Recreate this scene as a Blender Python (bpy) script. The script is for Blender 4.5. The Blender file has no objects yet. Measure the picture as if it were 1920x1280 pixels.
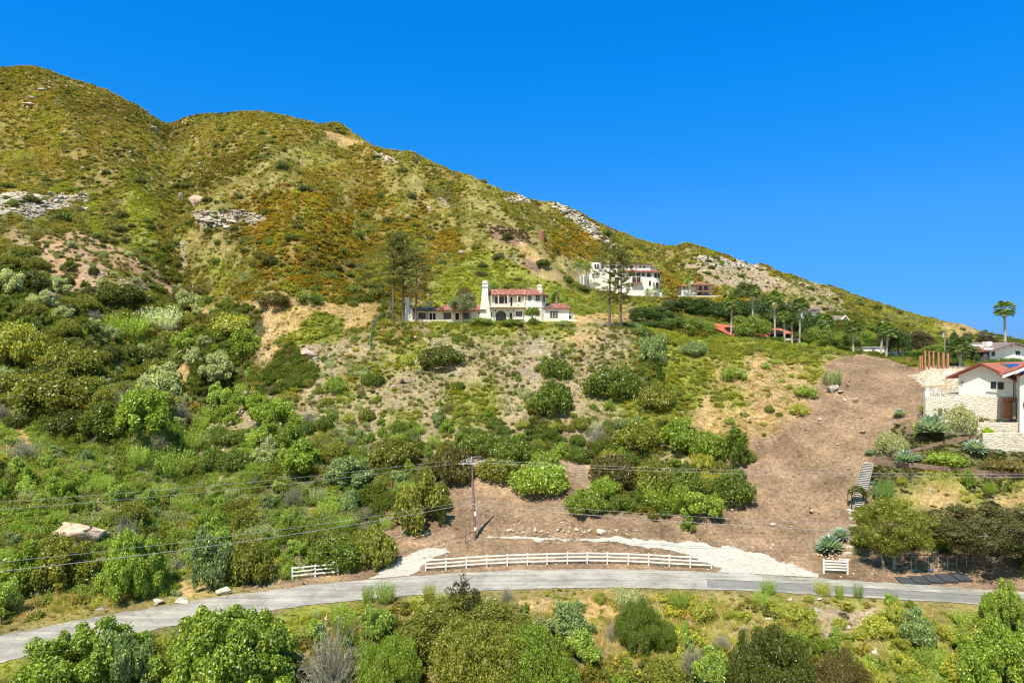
import bpy, bmesh, math, random
import numpy as np
from mathutils import Vector, Matrix

SC = bpy.context.scene
COL = SC.collection
R = math.radians
F = 1280.0      # focal length in photograph pixels (24 mm on a 36 mm sensor, 1920 px wide)

# ------------------------------------------------------------------ camera
cam = bpy.data.cameras.new('camera')
cam.lens = 24.0; cam.sensor_width = 36.0; cam.clip_start = 0.5; cam.clip_end = 20000
camo = bpy.data.objects.new('camera', cam); COL.objects.link(camo)
camo.location = (0, 0, 0); camo.rotation_euler = (R(90), 0, 0)
SC.camera = camo
# ------------------------------------------------------------------ sky + sun
SUN_EL, SUN_AZ = R(61), R(206)          # azimuth clockwise from +Y : behind the camera, to its left
world = bpy.data.worlds.new('World'); SC.world = world; world.use_nodes = True
wn = world.node_tree; wn.nodes.clear()
sky = wn.nodes.new('ShaderNodeTexSky'); sky.sky_type = 'NISHITA'; sky.sun_disc = False
sky.sun_elevation = SUN_EL; sky.sun_rotation = SUN_AZ
sky.altitude = 2500; sky.air_density = 1.0; sky.dust_density = 0.0; sky.ozone_density = 4.0
hs = wn.nodes.new('ShaderNodeHueSaturation'); hs.inputs['Saturation'].default_value = 1.30
hs.inputs['Hue'].default_value = 0.497; hs.inputs['Value'].default_value = 1.1
bgn = wn.nodes.new('ShaderNodeBackground'); bgn.inputs[1].default_value = 0.15
won = wn.nodes.new('ShaderNodeOutputWorld')
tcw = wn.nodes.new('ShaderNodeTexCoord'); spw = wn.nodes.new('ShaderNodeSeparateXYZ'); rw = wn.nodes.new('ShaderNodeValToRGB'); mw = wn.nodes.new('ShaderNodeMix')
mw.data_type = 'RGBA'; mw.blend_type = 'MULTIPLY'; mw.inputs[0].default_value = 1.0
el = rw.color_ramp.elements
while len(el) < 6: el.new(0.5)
for q, (p, c) in zip(el, [(0.0, (.08,.17,.44)), (0.06, (.12,.28,.58)), (0.18, (.27,.53,.68)), (0.36, (.06,.80,1.02)), (0.46, (.03,.86,1.12)), (0.62, (2.6,1.7,1.0))]): q.position = p; q.color = (*c, 1)  # last stop, above the frame, warmed and brightened as added neutral fill
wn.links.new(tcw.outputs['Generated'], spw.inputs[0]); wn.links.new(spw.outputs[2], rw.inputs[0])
# warm fill added to unseen sky round the sun, against blue wall shade
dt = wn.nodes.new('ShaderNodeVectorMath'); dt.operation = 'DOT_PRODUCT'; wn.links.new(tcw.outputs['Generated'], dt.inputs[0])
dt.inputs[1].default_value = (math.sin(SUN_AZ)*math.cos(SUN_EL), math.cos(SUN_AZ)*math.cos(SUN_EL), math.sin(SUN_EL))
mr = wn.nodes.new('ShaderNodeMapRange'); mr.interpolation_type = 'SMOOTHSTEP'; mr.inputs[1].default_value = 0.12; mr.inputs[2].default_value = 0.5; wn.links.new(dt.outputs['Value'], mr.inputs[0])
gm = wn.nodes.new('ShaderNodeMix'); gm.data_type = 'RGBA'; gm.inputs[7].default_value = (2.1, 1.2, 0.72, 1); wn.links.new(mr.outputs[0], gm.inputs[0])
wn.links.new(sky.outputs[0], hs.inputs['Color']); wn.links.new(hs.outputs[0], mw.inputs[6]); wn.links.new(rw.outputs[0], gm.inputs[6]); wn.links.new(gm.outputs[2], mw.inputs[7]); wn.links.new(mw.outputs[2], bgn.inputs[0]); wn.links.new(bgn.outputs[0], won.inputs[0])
sl = bpy.data.lights.new('sun', 'SUN'); sl.energy = 5.0; sl.angle = R(0.5); sl.color = (1.0, 0.93, 0.80)
slo = bpy.data.objects.new('sun', sl); COL.objects.link(slo)
sdir = Vector((math.sin(SUN_AZ)*math.cos(SUN_EL), math.cos(SUN_AZ)*math.cos(SUN_EL), math.sin(SUN_EL)))
slo.rotation_euler = sdir.to_track_quat('Z', 'Y').to_euler(); slo.location = (0, -50, 200)
SC.view_settings.view_transform = 'Standard'; SC.view_settings.look = 'None'
SC.view_settings.exposure = 0.68; SC.view_settings.gamma = 1.0
SC.render.engine = 'CYCLES'
SC.cycles.filter_width = 1.15; SC.cycles.use_light_tree = False; SC.cycles.use_denoising = True
SC.cycles.max_bounces = 5; SC.cycles.diffuse_bounces = 3; SC.cycles.transmission_bounces = 3; SC.cycles.transparent_max_bounces = 6
SC.cycles.caustics_reflective = False; SC.cycles.caustics_refractive = False

# ------------------------------------------------------------------ numpy noise
_rng = np.random.RandomState(7)
_lat = _rng.rand(256, 256)
def vnoise(x, y):
    xi = np.floor(x).astype(int); yi = np.floor(y).astype(int)
    fx = x-xi; fy = y-yi; fx = fx*fx*(3-2*fx); fy = fy*fy*(3-2*fy)
    a = _lat[xi & 255, yi & 255]; b = _lat[(xi+1) & 255, yi & 255]
    c = _lat[xi & 255, (yi+1) & 255]; d = _lat[(xi+1) & 255, (yi+1) & 255]
    return (a*(1-fx)+b*fx)*(1-fy)+(c*(1-fx)+d*fx)*fy
def fbm(x, y, o=4):
    s = 0; a = 0.5; t = 0
    for i in range(o):
        s = s+a*vnoise(x*2**i+17.3*i, y*2**i+5.1*i); t += a; a *= 0.5
    return s/t*2-1

# ------------------------------------------------------------------ terrain profile tables (photo column -> (row, distance) knots)
SIL = [(-400,60),(0,128),(40,127),(80,133),(150,152),(200,168),(250,194),(300,221),(318,226),(345,217),(400,211),(480,208),
 (540,217),(600,232),(640,251),(700,279),(770,282),(800,301),(850,325),(880,327),(950,360),(965,361),(1000,378),(1040,386),
 (1065,386),(1100,405),(1150,428),(1200,449),(1250,462),(1320,466),(1370,482),(1440,506),(1500,519),(1560,539),(1600,554),
 (1680,579),(1760,602),(1840,622),(1920,643),(2320,672)]
TAB = {
 -400:[(1180,58),(1060,66),(940,75),(820,88),(700,103),(600,122),(520,150),(380,200),(220,280),(110,380)],
 0:[(1150,62),(1100,66),(1000,75),(900,85),(800,98),(700,115),(600,135),(440,190),(300,270),(125,390)],
 160:[(1130,64),(1060,71),(980,79),(890,90),(800,103),(710,121),(620,145),(470,200),(320,280),(150,390)],
 320:[(1110,67),(1030,76),(960,84),(880,95),(800,108),(710,127),(620,155),(480,215),(360,290),(222,430)],
 480:[(1080,71.5),(1000,80),(920,90),(840,101),(760,114),(690,129),(625,146),(560,160),(400,230),(207,385)],
 640:[(1060,75),(1000,81),(920,91),(840,102),(760,115),(690,128),(625,143),(575,160),(400,235),(243,375)],
 800:[(1035,79),(950,88),(860,99),(780,111),(700,126),(650,136),(608,147),(601,160),(450,235),(297,350)],
 960:[(1035,79),(950,88),(870,97),(790,108),(710,122),(650,135),(607,147),(599,163),(450,262),(352,360)],
 1120:[(1035,79),(950,88),(870,97),(790,108),(710,121),(660,132),(611,147),(601,163),(550,256),(400,390)],
 1280:[(1035,79),(950,87),(870,97),(790,107),(710,119),(660,129),(632,147),(628,165),(552,262),(457,400)],
 1440:[(1030,79),(950,87),(870,96),(790,105),(710,116),(665,127),(642,142),(645,175),(590,280),(502,410)],
 1600:[(1045,76),(950,84.5),(870,92),(790,101),(722,111),(692,117),(671,129),(661,175),(590,310),(548,420)],
 1760:[(1050,74),(960,80),(870,85.5),(822,89),(786,91.5),(735,101),(690,112),(676,170),(640,310),(598,420)],
 1920:[(1060,71.5),(970,78),(890,83),(848,86),(802,89),(740,99),(700,112),(690,150),(655,300),(636,420)],
 2320:[(1080,67),(990,73),(900,80),(850,85),(800,90),(750,97),(710,110),(700,150),(680,300),(665,420)]}
ROADF = [(-400,1290),(0,1190),(150,1161),(300,1136),(440,1115),(520,1104),(600,1095),(700,1085),(800,1077),(900,1071),(1000,1068),(1100,1066),
 (1200,1067),(1300,1071),(1400,1076),(1500,1081),(1600,1088),(1700,1095),(1860,1105),(1920,1109),(2320,1140)]
ROADN = [(-400,1370),(0,1240),(150,1206),(300,1178),(440,1153),(520,1141),(600,1131),(700,1121),(800,1113),(900,1107),(1000,1103),(1100,1101),
 (1200,1101),(1300,1104),(1400,1107),(1500,1112),(1600,1118),(1700,1124),(1860,1134),(1920,1138),(2320,1172)]
def pl(tab, x): return np.interp(x, [t[0] for t in tab], [t[1] for t in tab])
def smooth_pl(tab, x, w=60):
    return sum(pl(tab, x+d) for d in np.linspace(-w, w, 7))/7
ROADZ = -25.0
def YF(px): return -ROADZ*F/(smooth_pl(ROADF, px)-640)
def YN(px): return -ROADZ*F/(smooth_pl(ROADN, px)-640)

gpx = np.concatenate([np.array([-9000,-5000,-3000,-2000,-1400,-900,-600]), np.arange(-400, 2321, 4.0), np.array([2600,3000,4000,6000,10000])])
gY = np.concatenate([np.array([3,10,20,30,38,43]), np.arange(45, 172, 0.35), np.arange(172, 445, 0.9), np.array([447,450,455,460,470,480,500,530,580,650,750,900,1200,1800,3000,6000.])])
gu = (gpx-960)/F
GX = gu[None, :]*gY[:, None]; GY = np.repeat(gY[:, None], len(gpx), 1)
cpx = sorted(TAB)
def build_heights():
    H = np.zeros(GX.shape)
    xc = np.clip(gpx, -400, 2320)
    kn = 10
    LY = []; LP = []
    for k in range(kn):
        ty = [(c, TAB[c][k][1]) for c in cpx]; tp = [(c, TAB[c][k][0]) for c in cpx]
        LY.append(smooth_pl(ty, xc, 70)); LP.append(smooth_pl(tp, xc, 70))
    LP[-1] = pl(SIL, xc)
    yf = YF(xc); yn = YN(xc)
    for j in range(len(gpx)):
        Yk = [0, yn[j]-22, yn[j]-9, yn[j]-0.7, yf[j]+0.6]; Zk = [-34, -32.0, ROADZ-2.9, ROADZ-0.03, ROADZ-0.03]
        for k in range(kn):
            Y = LY[k][j]
            if k == 0: Y = max(Y, yf[j]+2.0)
            Yk.append(Y); Zk.append(-(LP[k][j]-640)/F*Y)
        Yk += [Yk[-1]+50, Yk[-1]+140, 900, 7000]; Zk += [Zk[-1]-14, min(Zk[-1]-60, -10), -60, -60]
        H[:, j] = np.interp(gY, Yk, Zk)
    # smooth along the distance axis except at the road
    Hs = H.copy()
    ker = np.ones(9)/9
    for j in range(len(gpx)):
        Hs[:, j] = np.convolve(np.pad(H[:, j], 4, 'edge'), ker, 'valid')
    nr = np.clip((np.abs(GY-(YF(xc)+YN(xc))[None, :]/2)-(YF(xc)-YN(xc))[None, :]/2-1.5)/3.0, 0, 1)
    H = H*(1-nr)+Hs*nr
    return H, nr
GZ, NR = build_heights()
def HT(X, Y):
    X = np.asarray(X, float); Y = np.asarray(Y, float)
    px = X/Y*F+960
    j = np.interp(px, gpx, np.arange(len(gpx))); i = np.interp(Y, gY, np.arange(len(gY)))
    j0 = np.clip(j.astype(int), 0, len(gpx)-2); i0 = np.clip(i.astype(int), 0, len(gY)-2)
    fj = j-j0; fi = i-i0
    return (GZ[i0, j0]*(1-fi)+GZ[i0+1, j0]*fi)*(1-fj)+(GZ[i0, j0+1]*(1-fi)+GZ[i0+1, j0+1]*fi)*fj
def h(x, y): return float(HT(np.array([x]), np.array([y]))[0])
_seg = np.linspace(46, 500, 1600)
def hit(px, py):
    """first ground point seen at this place of the photograph"""
    X = (px-960)/F*_seg; z = HT(X, _seg); r = 640-z/_seg*F
    k = np.nonzero(r <= py)[0]
    if len(k) == 0: k = [int(np.argmin(r))]
    k = int(k[0])
    Y = _seg[k]
    if k > 0 and r[k-1] > py:
        t = (r[k-1]-py)/max(r[k-1]-r[k], 1e-6); Y = _seg[k-1]+t*(_seg[k]-_seg[k-1])
    X = (px-960)/F*Y
    return Vector((X, Y, h(X, Y)))
def at(px, py, Y): return Vector(((px-960)/F*Y, Y, -(py-640)/F*Y))
def gnd(px, Y):
    X = (px-960)/F*Y
    return Vector((X, Y, h(X, Y)))

# ridges and gullies : polyline in the photo, amplitude, width (metres)
CREASE = [
 ([(318,226),(328,330),(345,450),(335,520),(340,600),(310,700)], -7, 11),
 ([(640,256),(560,280),(480,310),(420,350),(385,420)], 6, 9),
 ([(650,262),(760,330),(860,410),(930,470),(1010,530)], 6, 10),
 ([(740,292),(830,370),(940,440),(1020,480)], -6, 10),
 ([(1040,392),(1110,440),(1170,480)], 4, 8),
 ([(850,330),(930,400),(1010,450)], 3, 8),
 ([(60,140),(150,290),(260,390),(310,450)], 6, 12),
 ([(130,180),(200,300),(270,350)], -4, 8),
 ([(500,320),(560,400),(560,480)], 4, 10),
 ([(700,330),(700,420),(660,500)], -3.5, 9),
 ([(0,430),(120,490),(260,570),(380,650)], 4, 7),
 ([(0,560),(120,640),(200,720),(270,820)], 2.6, 5),
 ([(0,760),(100,800),(220,860)], -2.0, 5),
 ([(500,565),(400,600),(345,680)], 2.0, 5),
 ([(430,640),(420,720),(360,800),(330,900),(310,1000)], -2.5, 5),
 ([(1300,480),(1400,540),(1450,580)], 4, 10),
 ([(1240,470),(1290,530),(1300,550)], -4, 8),
 ([(1480,530),(1600,590),(1700,630)], -3, 10),
 ([(1440,520),(1540,575),(1640,620)], 3, 9),
]
def apply_creases():
    global GZ
    add = np.zeros_like(GZ)
    for pts, amp, w in CREASE:
        P = [hit(*p) for p in pts]
        best = np.full(GZ.shape, 1e9)
        for a, b in zip(P[:-1], P[1:]):
            dx, dy = b.x-a.x, b.y-a.y; L = dx*dx+dy*dy+1e-9
            t = np.clip(((GX-a.x)*dx+(GY-a.y)*dy)/L, 0, 1)
            best = np.minimum(best, np.hypot(GX-a.x-t*dx, GY-a.y-t*dy))
        best = best*(1+0.35*fbm(GX/18+amp, GY/18, 2))
        add += 1.35*amp*np.exp(-(best/w)**2)
    far = np.clip((GY-165)/60, 0, 1)
    rid = 1-np.abs(fbm(GX/55+3, GY/70+1, 4))*2
    add += far*(rid*4.0-2.0+fbm(GX/16, GY/16, 3)*2.2)
    near = (1-far)
    add += near*(fbm(GX/9, GY/9, 4)*0.75+fbm(GX/2.2, GY/2.2, 3)*0.16+fbm((GX*.95+GY*.3)/1.1, (GY*.95-GX*.3)/9, 3)*0.14)
    # keep the skyline near where the photo has it
    xc = np.clip(gpx, -400, 2320)
    ry = smooth_pl([(c, TAB[c][-1][1]) for c in cpx], xc, 70)[None, :]
    keep = 1-0.75*np.exp(-((GY-ry)/18.0)**2)
    GZ = GZ+add*NR*keep*np.clip((GY-30)/20, 0, 1)*(GY < 900)
apply_creases()
# level pads under buildings: (px, Y, half x, half y, z, blend)
PADS = []
def pad(cx, cy, hx, hy, z, bl):
    global GZ
    d = np.hypot(np.maximum(np.abs(GX-cx)-hx, 0), np.maximum(np.abs(GY-cy)-hy, 0))
    w = np.clip(1-d/bl, 0, 1); w = w*w*(3-2*w)
    GZ = GZ*(1-w)+z*w
ZH = -(602-640)/F*153           # main house terrace
pad((918-960)/F*153, 160, 20.5, 7.5, ZH, 3)
ZM = -(555-640)/F*256
pad((1168-960)/F*243, 241, 19, 9, -(563-640)/F*243, 8)
pad((1308-960)/F*245, 246, 15, 8, -(565-640)/F*246, 8)
pad((1168-960)/F*256, 263, 17, 8.5, ZM, 3)
ZG = -(556-640)/F*262
pad((1308-960)/F*262, 268, 13, 8.5, ZG, 3)
pad((1572-960)/F*250, 253, 6, 7, -(616-640)/F*250, 16)
pad((1520-960)/F*262, 268, 8, 7, -(602-640)/F*262, 12)
ZL = -(638-640)/F*178
ZN = -(742-640)/F*93            # patio of the white house on the right
pad(69.6, 98, 9, 4.6, ZN, 2.2)

# ------------------------------------------------------------------ ground cover map (one letter per 40 px of the photo, rows from y=120)
CM = """
gogoooooggggggggggggggggggggggggggggggggggggggg
ogogooogggggggggggggggggggggggggggggggggggggggg
oogoooggoggogggggggggggggggggggggggggggggggggggg
toogogoggogogoogtogggggggggggggggggggggggggggggg
ggooogggggogggttootggggggggggggggggggggggggggggg
ooggggyggggtttootottggtggggggggggggggggggggggggg
grrgggyggttooooototoggtggtgggggggggggggggggggggg
rrrgygyggrroooooorogggttgggogoggrgggggggggggggggg
gnggggygyttgooooooggoottmtooggrrrgooggggggggggggg
knssnggkmgygooooogyogyymmttmggrrggoogrrrgggggggg
kknssgnkgggogoooogogyyyymttygggoogogmmnrggggggggg
kkkkkkkkkttyntggkkggyyyyyyyyytyagooggmmmggyggggg
kkkkllkttkttyytmgggmyyyymyytmmyykkyykkkkyygyttttg
gkkkkklltkkkstnmmmyynmmmmnmmmmykyyytyyyyyyykkkkk
kklkklkkgkkkgnmmgynmmnmmnnmmmykyyyttttytdddnrrrr
lkkkkllkgkkgmgmmymmmmyymmmmmyykyttytttmdddddrrrr
llkkkkllggmnmmmlmmymmyymmkmmmyyytttttddddddaarrr
ltlkkklllkllmllllmlmmmmmmkkmkkkkyttddddddaaaaaar
llllllllllmlllklllkkmmtmkkkkkkkmtddddddddaaaaaaa
kllllklllkllklkllklkkddddkddkkkkktddddddaaayyaay
kllklllllllllkllkkkddddddddkkkkkkddddddddayttyat
llllllllllkllllllkddddddddddddddddddddddkkaattaa
kllklllklllllkllkkdddddddddddddddddddddtkkkkkkkk
lklklllklllktlmtldddddddddddddddddddddddddddkkkk
yltlltllttydmddddddddddddddddddddddddddddddddddd
tgttgtttytttgtygyggyyggtgtgttggggtggytgygtttgttt
gttygkytlyytmgltgkkggtttgtttttmgttttytnttytgyytt
ykklklkkllgymmgkkkkkmkgkggktttttygynngyygyyygykk
yglkkkkkmmmgglkkkkkkggmmgggkggykkkyyyyytyyylyykk
""".strip().split('\n')
CM = [r.ljust(48, r[-1])[:48] for r in CM]
CM = [r.replace('t', 'u') if i < 10 else r for i, r in enumerate(CM)]
CM = [r.replace('o', 'p') if i < 6 else (r[:8].replace('o', 'p')+r[8:] if i < 9 else r) for i, r in enumerate(CM)]
CM = [r.replace('r', 'g') if i < 11 else r for i, r in enumerate(CM)]
CM = [r.replace('t', 'q') if i >= 25 else r for i, r in enumerate(CM)]
OVER = [  # sharper patches, in photo pixels
 ('d', [(1550,700),(1585,668),(1650,665),(1735,690),(1740,765),(1690,790),(1650,830),(1625,868),(1600,960),(1590,1060),(1340,1070),(900,1068),(740,1085),(640,1095),(640,1080),(740,1040),(760,1005),(850,985),(885,870),(930,860),(960,880),(1060,860),(1110,868),(1140,960),(1230,985),(1370,955),(1410,900),(1440,850),(1500,780)]),
 ('r', [(0,374),(60,358),(115,360),(168,376),(130,388),(95,392),(60,410),(0,402)]),
 ('r', [(366,398),(430,388),(502,402),(494,414),(440,418),(400,430),(372,420)]),
 ('n', [(335,455),(348,452),(345,500),(340,560),(328,560),(332,500)]),
 ('r', [(1035,384),(1065,384),(1092,404),(1120,440),(1160,466),(1140,466),(1088,430),(1058,404)]),
 ('r', [(1295,484),(1340,478),(1400,492),(1440,504),(1380,500),(1310,492)]),
 ('n', [(1270,490),(1330,495),(1440,505),(1480,540),(1400,545),(1330,525)]),
 ('r', [(700,285),(730,290),(740,300),(705,300)]),
 ('r', [(945,368),(985,362),(990,380),(950,383)]),
 ('n', [(780,370),(830,372),(850,395),(800,395)]),
 ('b', [(905,425),(960,428),(1000,450),(1010,465),(960,462),(915,450)]),
 ('t', [(980,450),(1005,470),(1025,490),(1010,505),(975,480),(970,462)]),
 ('b', [(975,492),(1020,497),(1020,512),(985,512)]),
 ('t', [(610,245),(690,265),(650,275),(600,262)]),
 ('u', [(700,300),(720,300),(850,400),(875,440),(850,430),(780,360)]),
 ('u', [(600,258),(640,266),(480,325),(395,385),(380,375),(470,310)]),
 ('s', [(60,450),(110,430),(200,450),(250,480),(300,520),(330,560),(270,520),(180,500),(90,490)]),
 ('t', [(340,640),(390,590),(430,560),(520,560),(720,570),(690,610),(640,625),(640,590),(580,600),(560,625),(490,650),(400,650),(350,720),(330,700)]),
 ('y', [(590,585),(650,590),(640,635),(560,650),(500,648),(560,620)]),
 ('k', [(350,655),(390,600),(420,565),(490,575),(500,620),(460,650),(470,700),(400,740),(380,720)]),
 ('k', [(545,650),(580,680),(600,700),(590,720),(520,745),(480,735),(500,690)]),
 ('y', [(890,470),(960,490),(1010,520),(1080,540),(1100,590),(1030,570),(1020,545),(900,535),(870,500)]),
 ('y', [(1240,655),(1330,650),(1330,700),(1310,760),(1270,770),(1250,720)]),
 ('y', [(1230,625),(1500,640),(1700,665),(1720,685),(1600,665),(1400,655),(1240,650)]),
 ('t', [(1080,585),(1150,590),(1180,605),(1090,606)]),
 ('d', [(1615,1035),(1920,1035),(1920,1104),(1615,1092)]),
 ('w', [(1700,700),(1735,686),(1840,688),(1830,748),(1735,748),(1736,728),(1718,712)]),
 ('y', [(490,1170),(560,1135),(700,1130),(700,1155),(600,1165),(580,1190),(510,1195)]),
 ('t', [(965,1130),(1100,1120),(1180,1160),(1080,1160),(980,1150)]),
 ('q', [(1280,1150),(1380,1180),(1480,1180),(1490,1200),(1400,1190),(1370,1230),(1290,1180)]),
 ('n', [(1520,1145),(1640,1140),(1620,1170),(1560,1200),(1530,1180)]),
]
GCOL = {'o':(.20,.140,.045),'g':(.20,.165,.065),'y':(.20,.205,.045),'l':(.15,.155,.06),'t':(.37,.26,.135),'d':(.228,.155,.101),
        'r':(.30,.25,.18),'n':(.27,.215,.145),'s':(.34,.225,.145),'b':(.19,.13,.09),'k':(.07,.065,.03),'a':(.115,.105,.045),
        'm':(.27,.215,.13),'u':(.26,.225,.095),'q':(.25,.20,.085),'w':(.46,.40,.31),'p':(.22,.165,.055)}
KEYS = list(GCOL); KI = {k: i for i, k in enumerate(KEYS)}
CMI = np.array([[KI.get(c, 1) for c in r] for r in CM])
def inpoly(x, y, P):
    r = np.zeros(x.shape, bool); n = len(P)
    for i in range(n):
        x0, y0 = P[i]; x1, y1 = P[(i+1) % n]
        if y0 == y1: continue
        c = ((y0 > y) != (y1 > y)) & (x < (x1-x0)*(y-y0)/(y1-y0)+x0)
        r ^= c
    return r
def warp(px, py, X, Y, s=1.0):
    k = np.clip(Y/150, 0.6, 2.2)
    wx = fbm(X/(5*k), Y/(5*k), 4); wy = fbm(X/(5*k)+91, Y/(5*k)+37, 4)
    return px+wx*34*s, py+wy*20*s
def classify(X, Y, Z, jit=0.0, rng=None):
    px = X/Y*F+960; py = 640-Z/Y*F
    a, b = warp(px, py, X, Y)
    if jit: a = a+rng.uniform(-jit, jit, a.shape); b = b+rng.uniform(-jit, jit, b.shape)*0.8
    near = Y < YN(px); b = np.where(near, np.maximum(b, 1130), b)
    c = CMI[np.clip(((b-120)/40).astype(int), 0, CMI.shape[0]-1), np.clip((a/40).astype(int), 0, 47)]
    a, b = warp(px, py, X, Y, 0.48)
    for k, P in OVER:
        q = inpoly(a, b, P)
        if k == 'd': q &= ~near
        c = np.where(q, KI[k], c)
    return c
def ground_colour(X, Y, Z):
    px = X/Y*F+960; py = 640-Z/Y*F
    a, b = warp(px, py, X, Y)
    P = np.array([GCOL[k] for k in KEYS])
    near = Y < YN(px); b = np.where(near, np.maximum(b, 1145), b)
    fx = np.clip(a/40-0.5, 0, 46.999); fy = np.clip((b-120)/40-0.5, 0, CMI.shape[0]-1.001)
    ix = fx.astype(int); iy = fy.astype(int); fx = (fx-ix)[..., None]; fy = (fy-iy)[..., None]
    C = (P[CMI[iy, ix]]*(1-fx)+P[CMI[iy, ix+1]]*fx)*(1-fy)+(P[CMI[iy+1, ix]]*(1-fx)+P[CMI[iy+1, ix+1]]*fx)*fy
    a, b = warp(px, py, X, Y, 0.48)
    for k, Q in OVER:
        q = inpoly(a, b, Q)
        if k == 'd': q &= ~near
        C = np.where(q[..., None], P[KI[k]], C)
    isd = np.abs(C-P[KI['d']]).sum(-1) < 1e-6
    st = 1+.30*fbm((X*.95+Y*.3)/1.6, (Y*.95-X*.3)/11, 4)+.38*fbm(X/7+4, Y/4, 3)
    C = np.where(isd[..., None], C*st[..., None], C)
    return C

# ------------------------------------------------------------------ mesh helpers
def tag(o, label=None, cat=None, group=None, kind=None):
    if label: o['label'] = label
    if cat: o['category'] = cat
    if group: o['group'] = group
    if kind: o['kind'] = kind
    return o
def raw_mesh(name, V, Fc, mats=(), attrs=None, smooth=False):
    """V (N,3) array, Fc (M,k) array of equal sided faces"""
    V = np.asarray(V, np.float32); Fc = np.asarray(Fc, np.int32)
    me = bpy.data.meshes.new(name)
    me.vertices.add(len(V)); me.vertices.foreach_set('co', V.ravel())
    k = Fc.shape[1]
    me.loops.add(Fc.size); me.loops.foreach_set('vertex_index', Fc.ravel())
    me.polygons.add(len(Fc)); me.polygons.foreach_set('loop_start', np.arange(len(Fc), dtype=np.int32)*k)
    me.polygons.foreach_set('loop_total', np.full(len(Fc), k, np.int32))
    if smooth: me.polygons.foreach_set('use_smooth', np.ones(len(Fc), bool))
    me.update(calc_edges=True)
    for nm, (ty, dom, data) in (attrs or {}).items():
        a = me.attributes.new(nm, ty, dom)
        a.data.foreach_set('color' if ty == 'FLOAT_COLOR' else 'vector' if ty == 'FLOAT_VECTOR' else 'value', np.asarray(data, np.int32 if ty == 'INT' else np.float32).ravel())
    for m in mats: me.materials.append(m)
    return me
def add_obj(name, me, parent=None, kind=None):
    o = bpy.data.objects.new(name, me); COL.objects.link(o)
    if parent: o.parent = parent
    if kind: o['kind'] = kind
    return o
class MB:
    def __init__(s): s.v = []; s.f = []
    def add(s, vs, fs):
        b = len(s.v); s.v += [tuple(v) for v in vs]; s.f += [tuple(i+b for i in f) for f in fs]; return s
    def box(s, x0, x1, y0, y1, z0, z1):
        if x0 > x1: x0, x1 = x1, x0
        if z0 > z1: z0, z1 = z1, z0
        return s.add([(x0,y0,z0),(x1,y0,z0),(x1,y1,z0),(x0,y1,z0),(x0,y0,z1),(x1,y0,z1),(x1,y1,z1),(x0,y1,z1)],
                     [(0,3,2,1),(4,5,6,7),(0,1,5,4),(1,2,6,5),(2,3,7,6),(3,0,4,7)])
    def prism(s, pts, y0, y1):
        """closed outline in x,z extruded along y"""
        n = len(pts)
        vs = [(x, y0, z) for x, z in pts]+[(x, y1, z) for x, z in pts]
        return s.add(vs, [tuple(range(n)), tuple(range(2*n-1, n-1, -1))]+[(i, i+n, (i+1) % n+n, (i+1) % n) for i in range(n)])
    def vprism(s, pts, z0, z1):
        n = len(pts)
        vs = [(x, y, z0) for x, y in pts]+[(x, y, z1) for x, y in pts]
        return s.add(vs, [tuple(range(n-1, -1, -1)), tuple(range(n, 2*n))]+[(i, (i+1) % n, (i+1) % n+n, i+n) for i in range(n)])
    def tube(s, P, rad, n=6, cap=True):
        P = [Vector(p) for p in P]; b = len(s.v); m = len(P)
        if not hasattr(rad, '__len__'): rad = [rad]*m
        for i, p in enumerate(P):
            d = (P[min(i+1, m-1)]-P[max(i-1, 0)]).normalized()
            a = d.cross(Vector((0, 1, 0.1))) if abs(d.y) < 0.9 else d.cross(Vector((1, 0, 0)))
            a.normalize(); c = d.cross(a)
            for k in range(n):
                t = 2*math.pi*k/n
                q = p+(a*math.cos(t)+c*math.sin(t))*rad[i]; s.v.append((q.x, q.y, q.z))
        for i in range(m-1):
            for k in range(n):
                s.f.append((b+i*n+k, b+i*n+(k+1) % n, b+(i+1)*n+(k+1) % n, b+(i+1)*n+k))
        if cap: s.f.append(tuple(b+k for k in range(n-1, -1, -1))); s.f.append(tuple(b+(m-1)*n+k for k in range(n)))
        return s
    def mesh(s, name, mat, smooth=False):
        me = bpy.data.meshes.new(name); me.from_pydata(s.v, [], s.f); me.materials.append(mat)
        bm = bmesh.new(); bm.from_mesh(me); bmesh.ops.recalc_face_normals(bm, faces=bm.faces); bm.to_mesh(me); bm.free()
        if smooth: me.polygons.foreach_set('use_smooth', np.ones(len(me.polygons), bool))
        return me
    def build(s, name, mat, parent=None, smooth=False, kind=None):
        return add_obj(name, s.mesh(name, mat, smooth), parent, kind)
def thing(name, label, cat, loc=(0,0,0), rz=0.0, group=None):
    o = bpy.data.objects.new(name, None); COL.objects.link(o); o.location = loc; o.rotation_euler = (0, 0, rz)
    o.empty_display_size = 0.5
    return tag(o, label, cat, group)
def copy_tree(o, parent=None):
    c = o.copy(); COL.objects.link(c)
    if parent: c.parent = parent
    for ch in list(o.children): copy_tree(ch, c)
    return c

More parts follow.
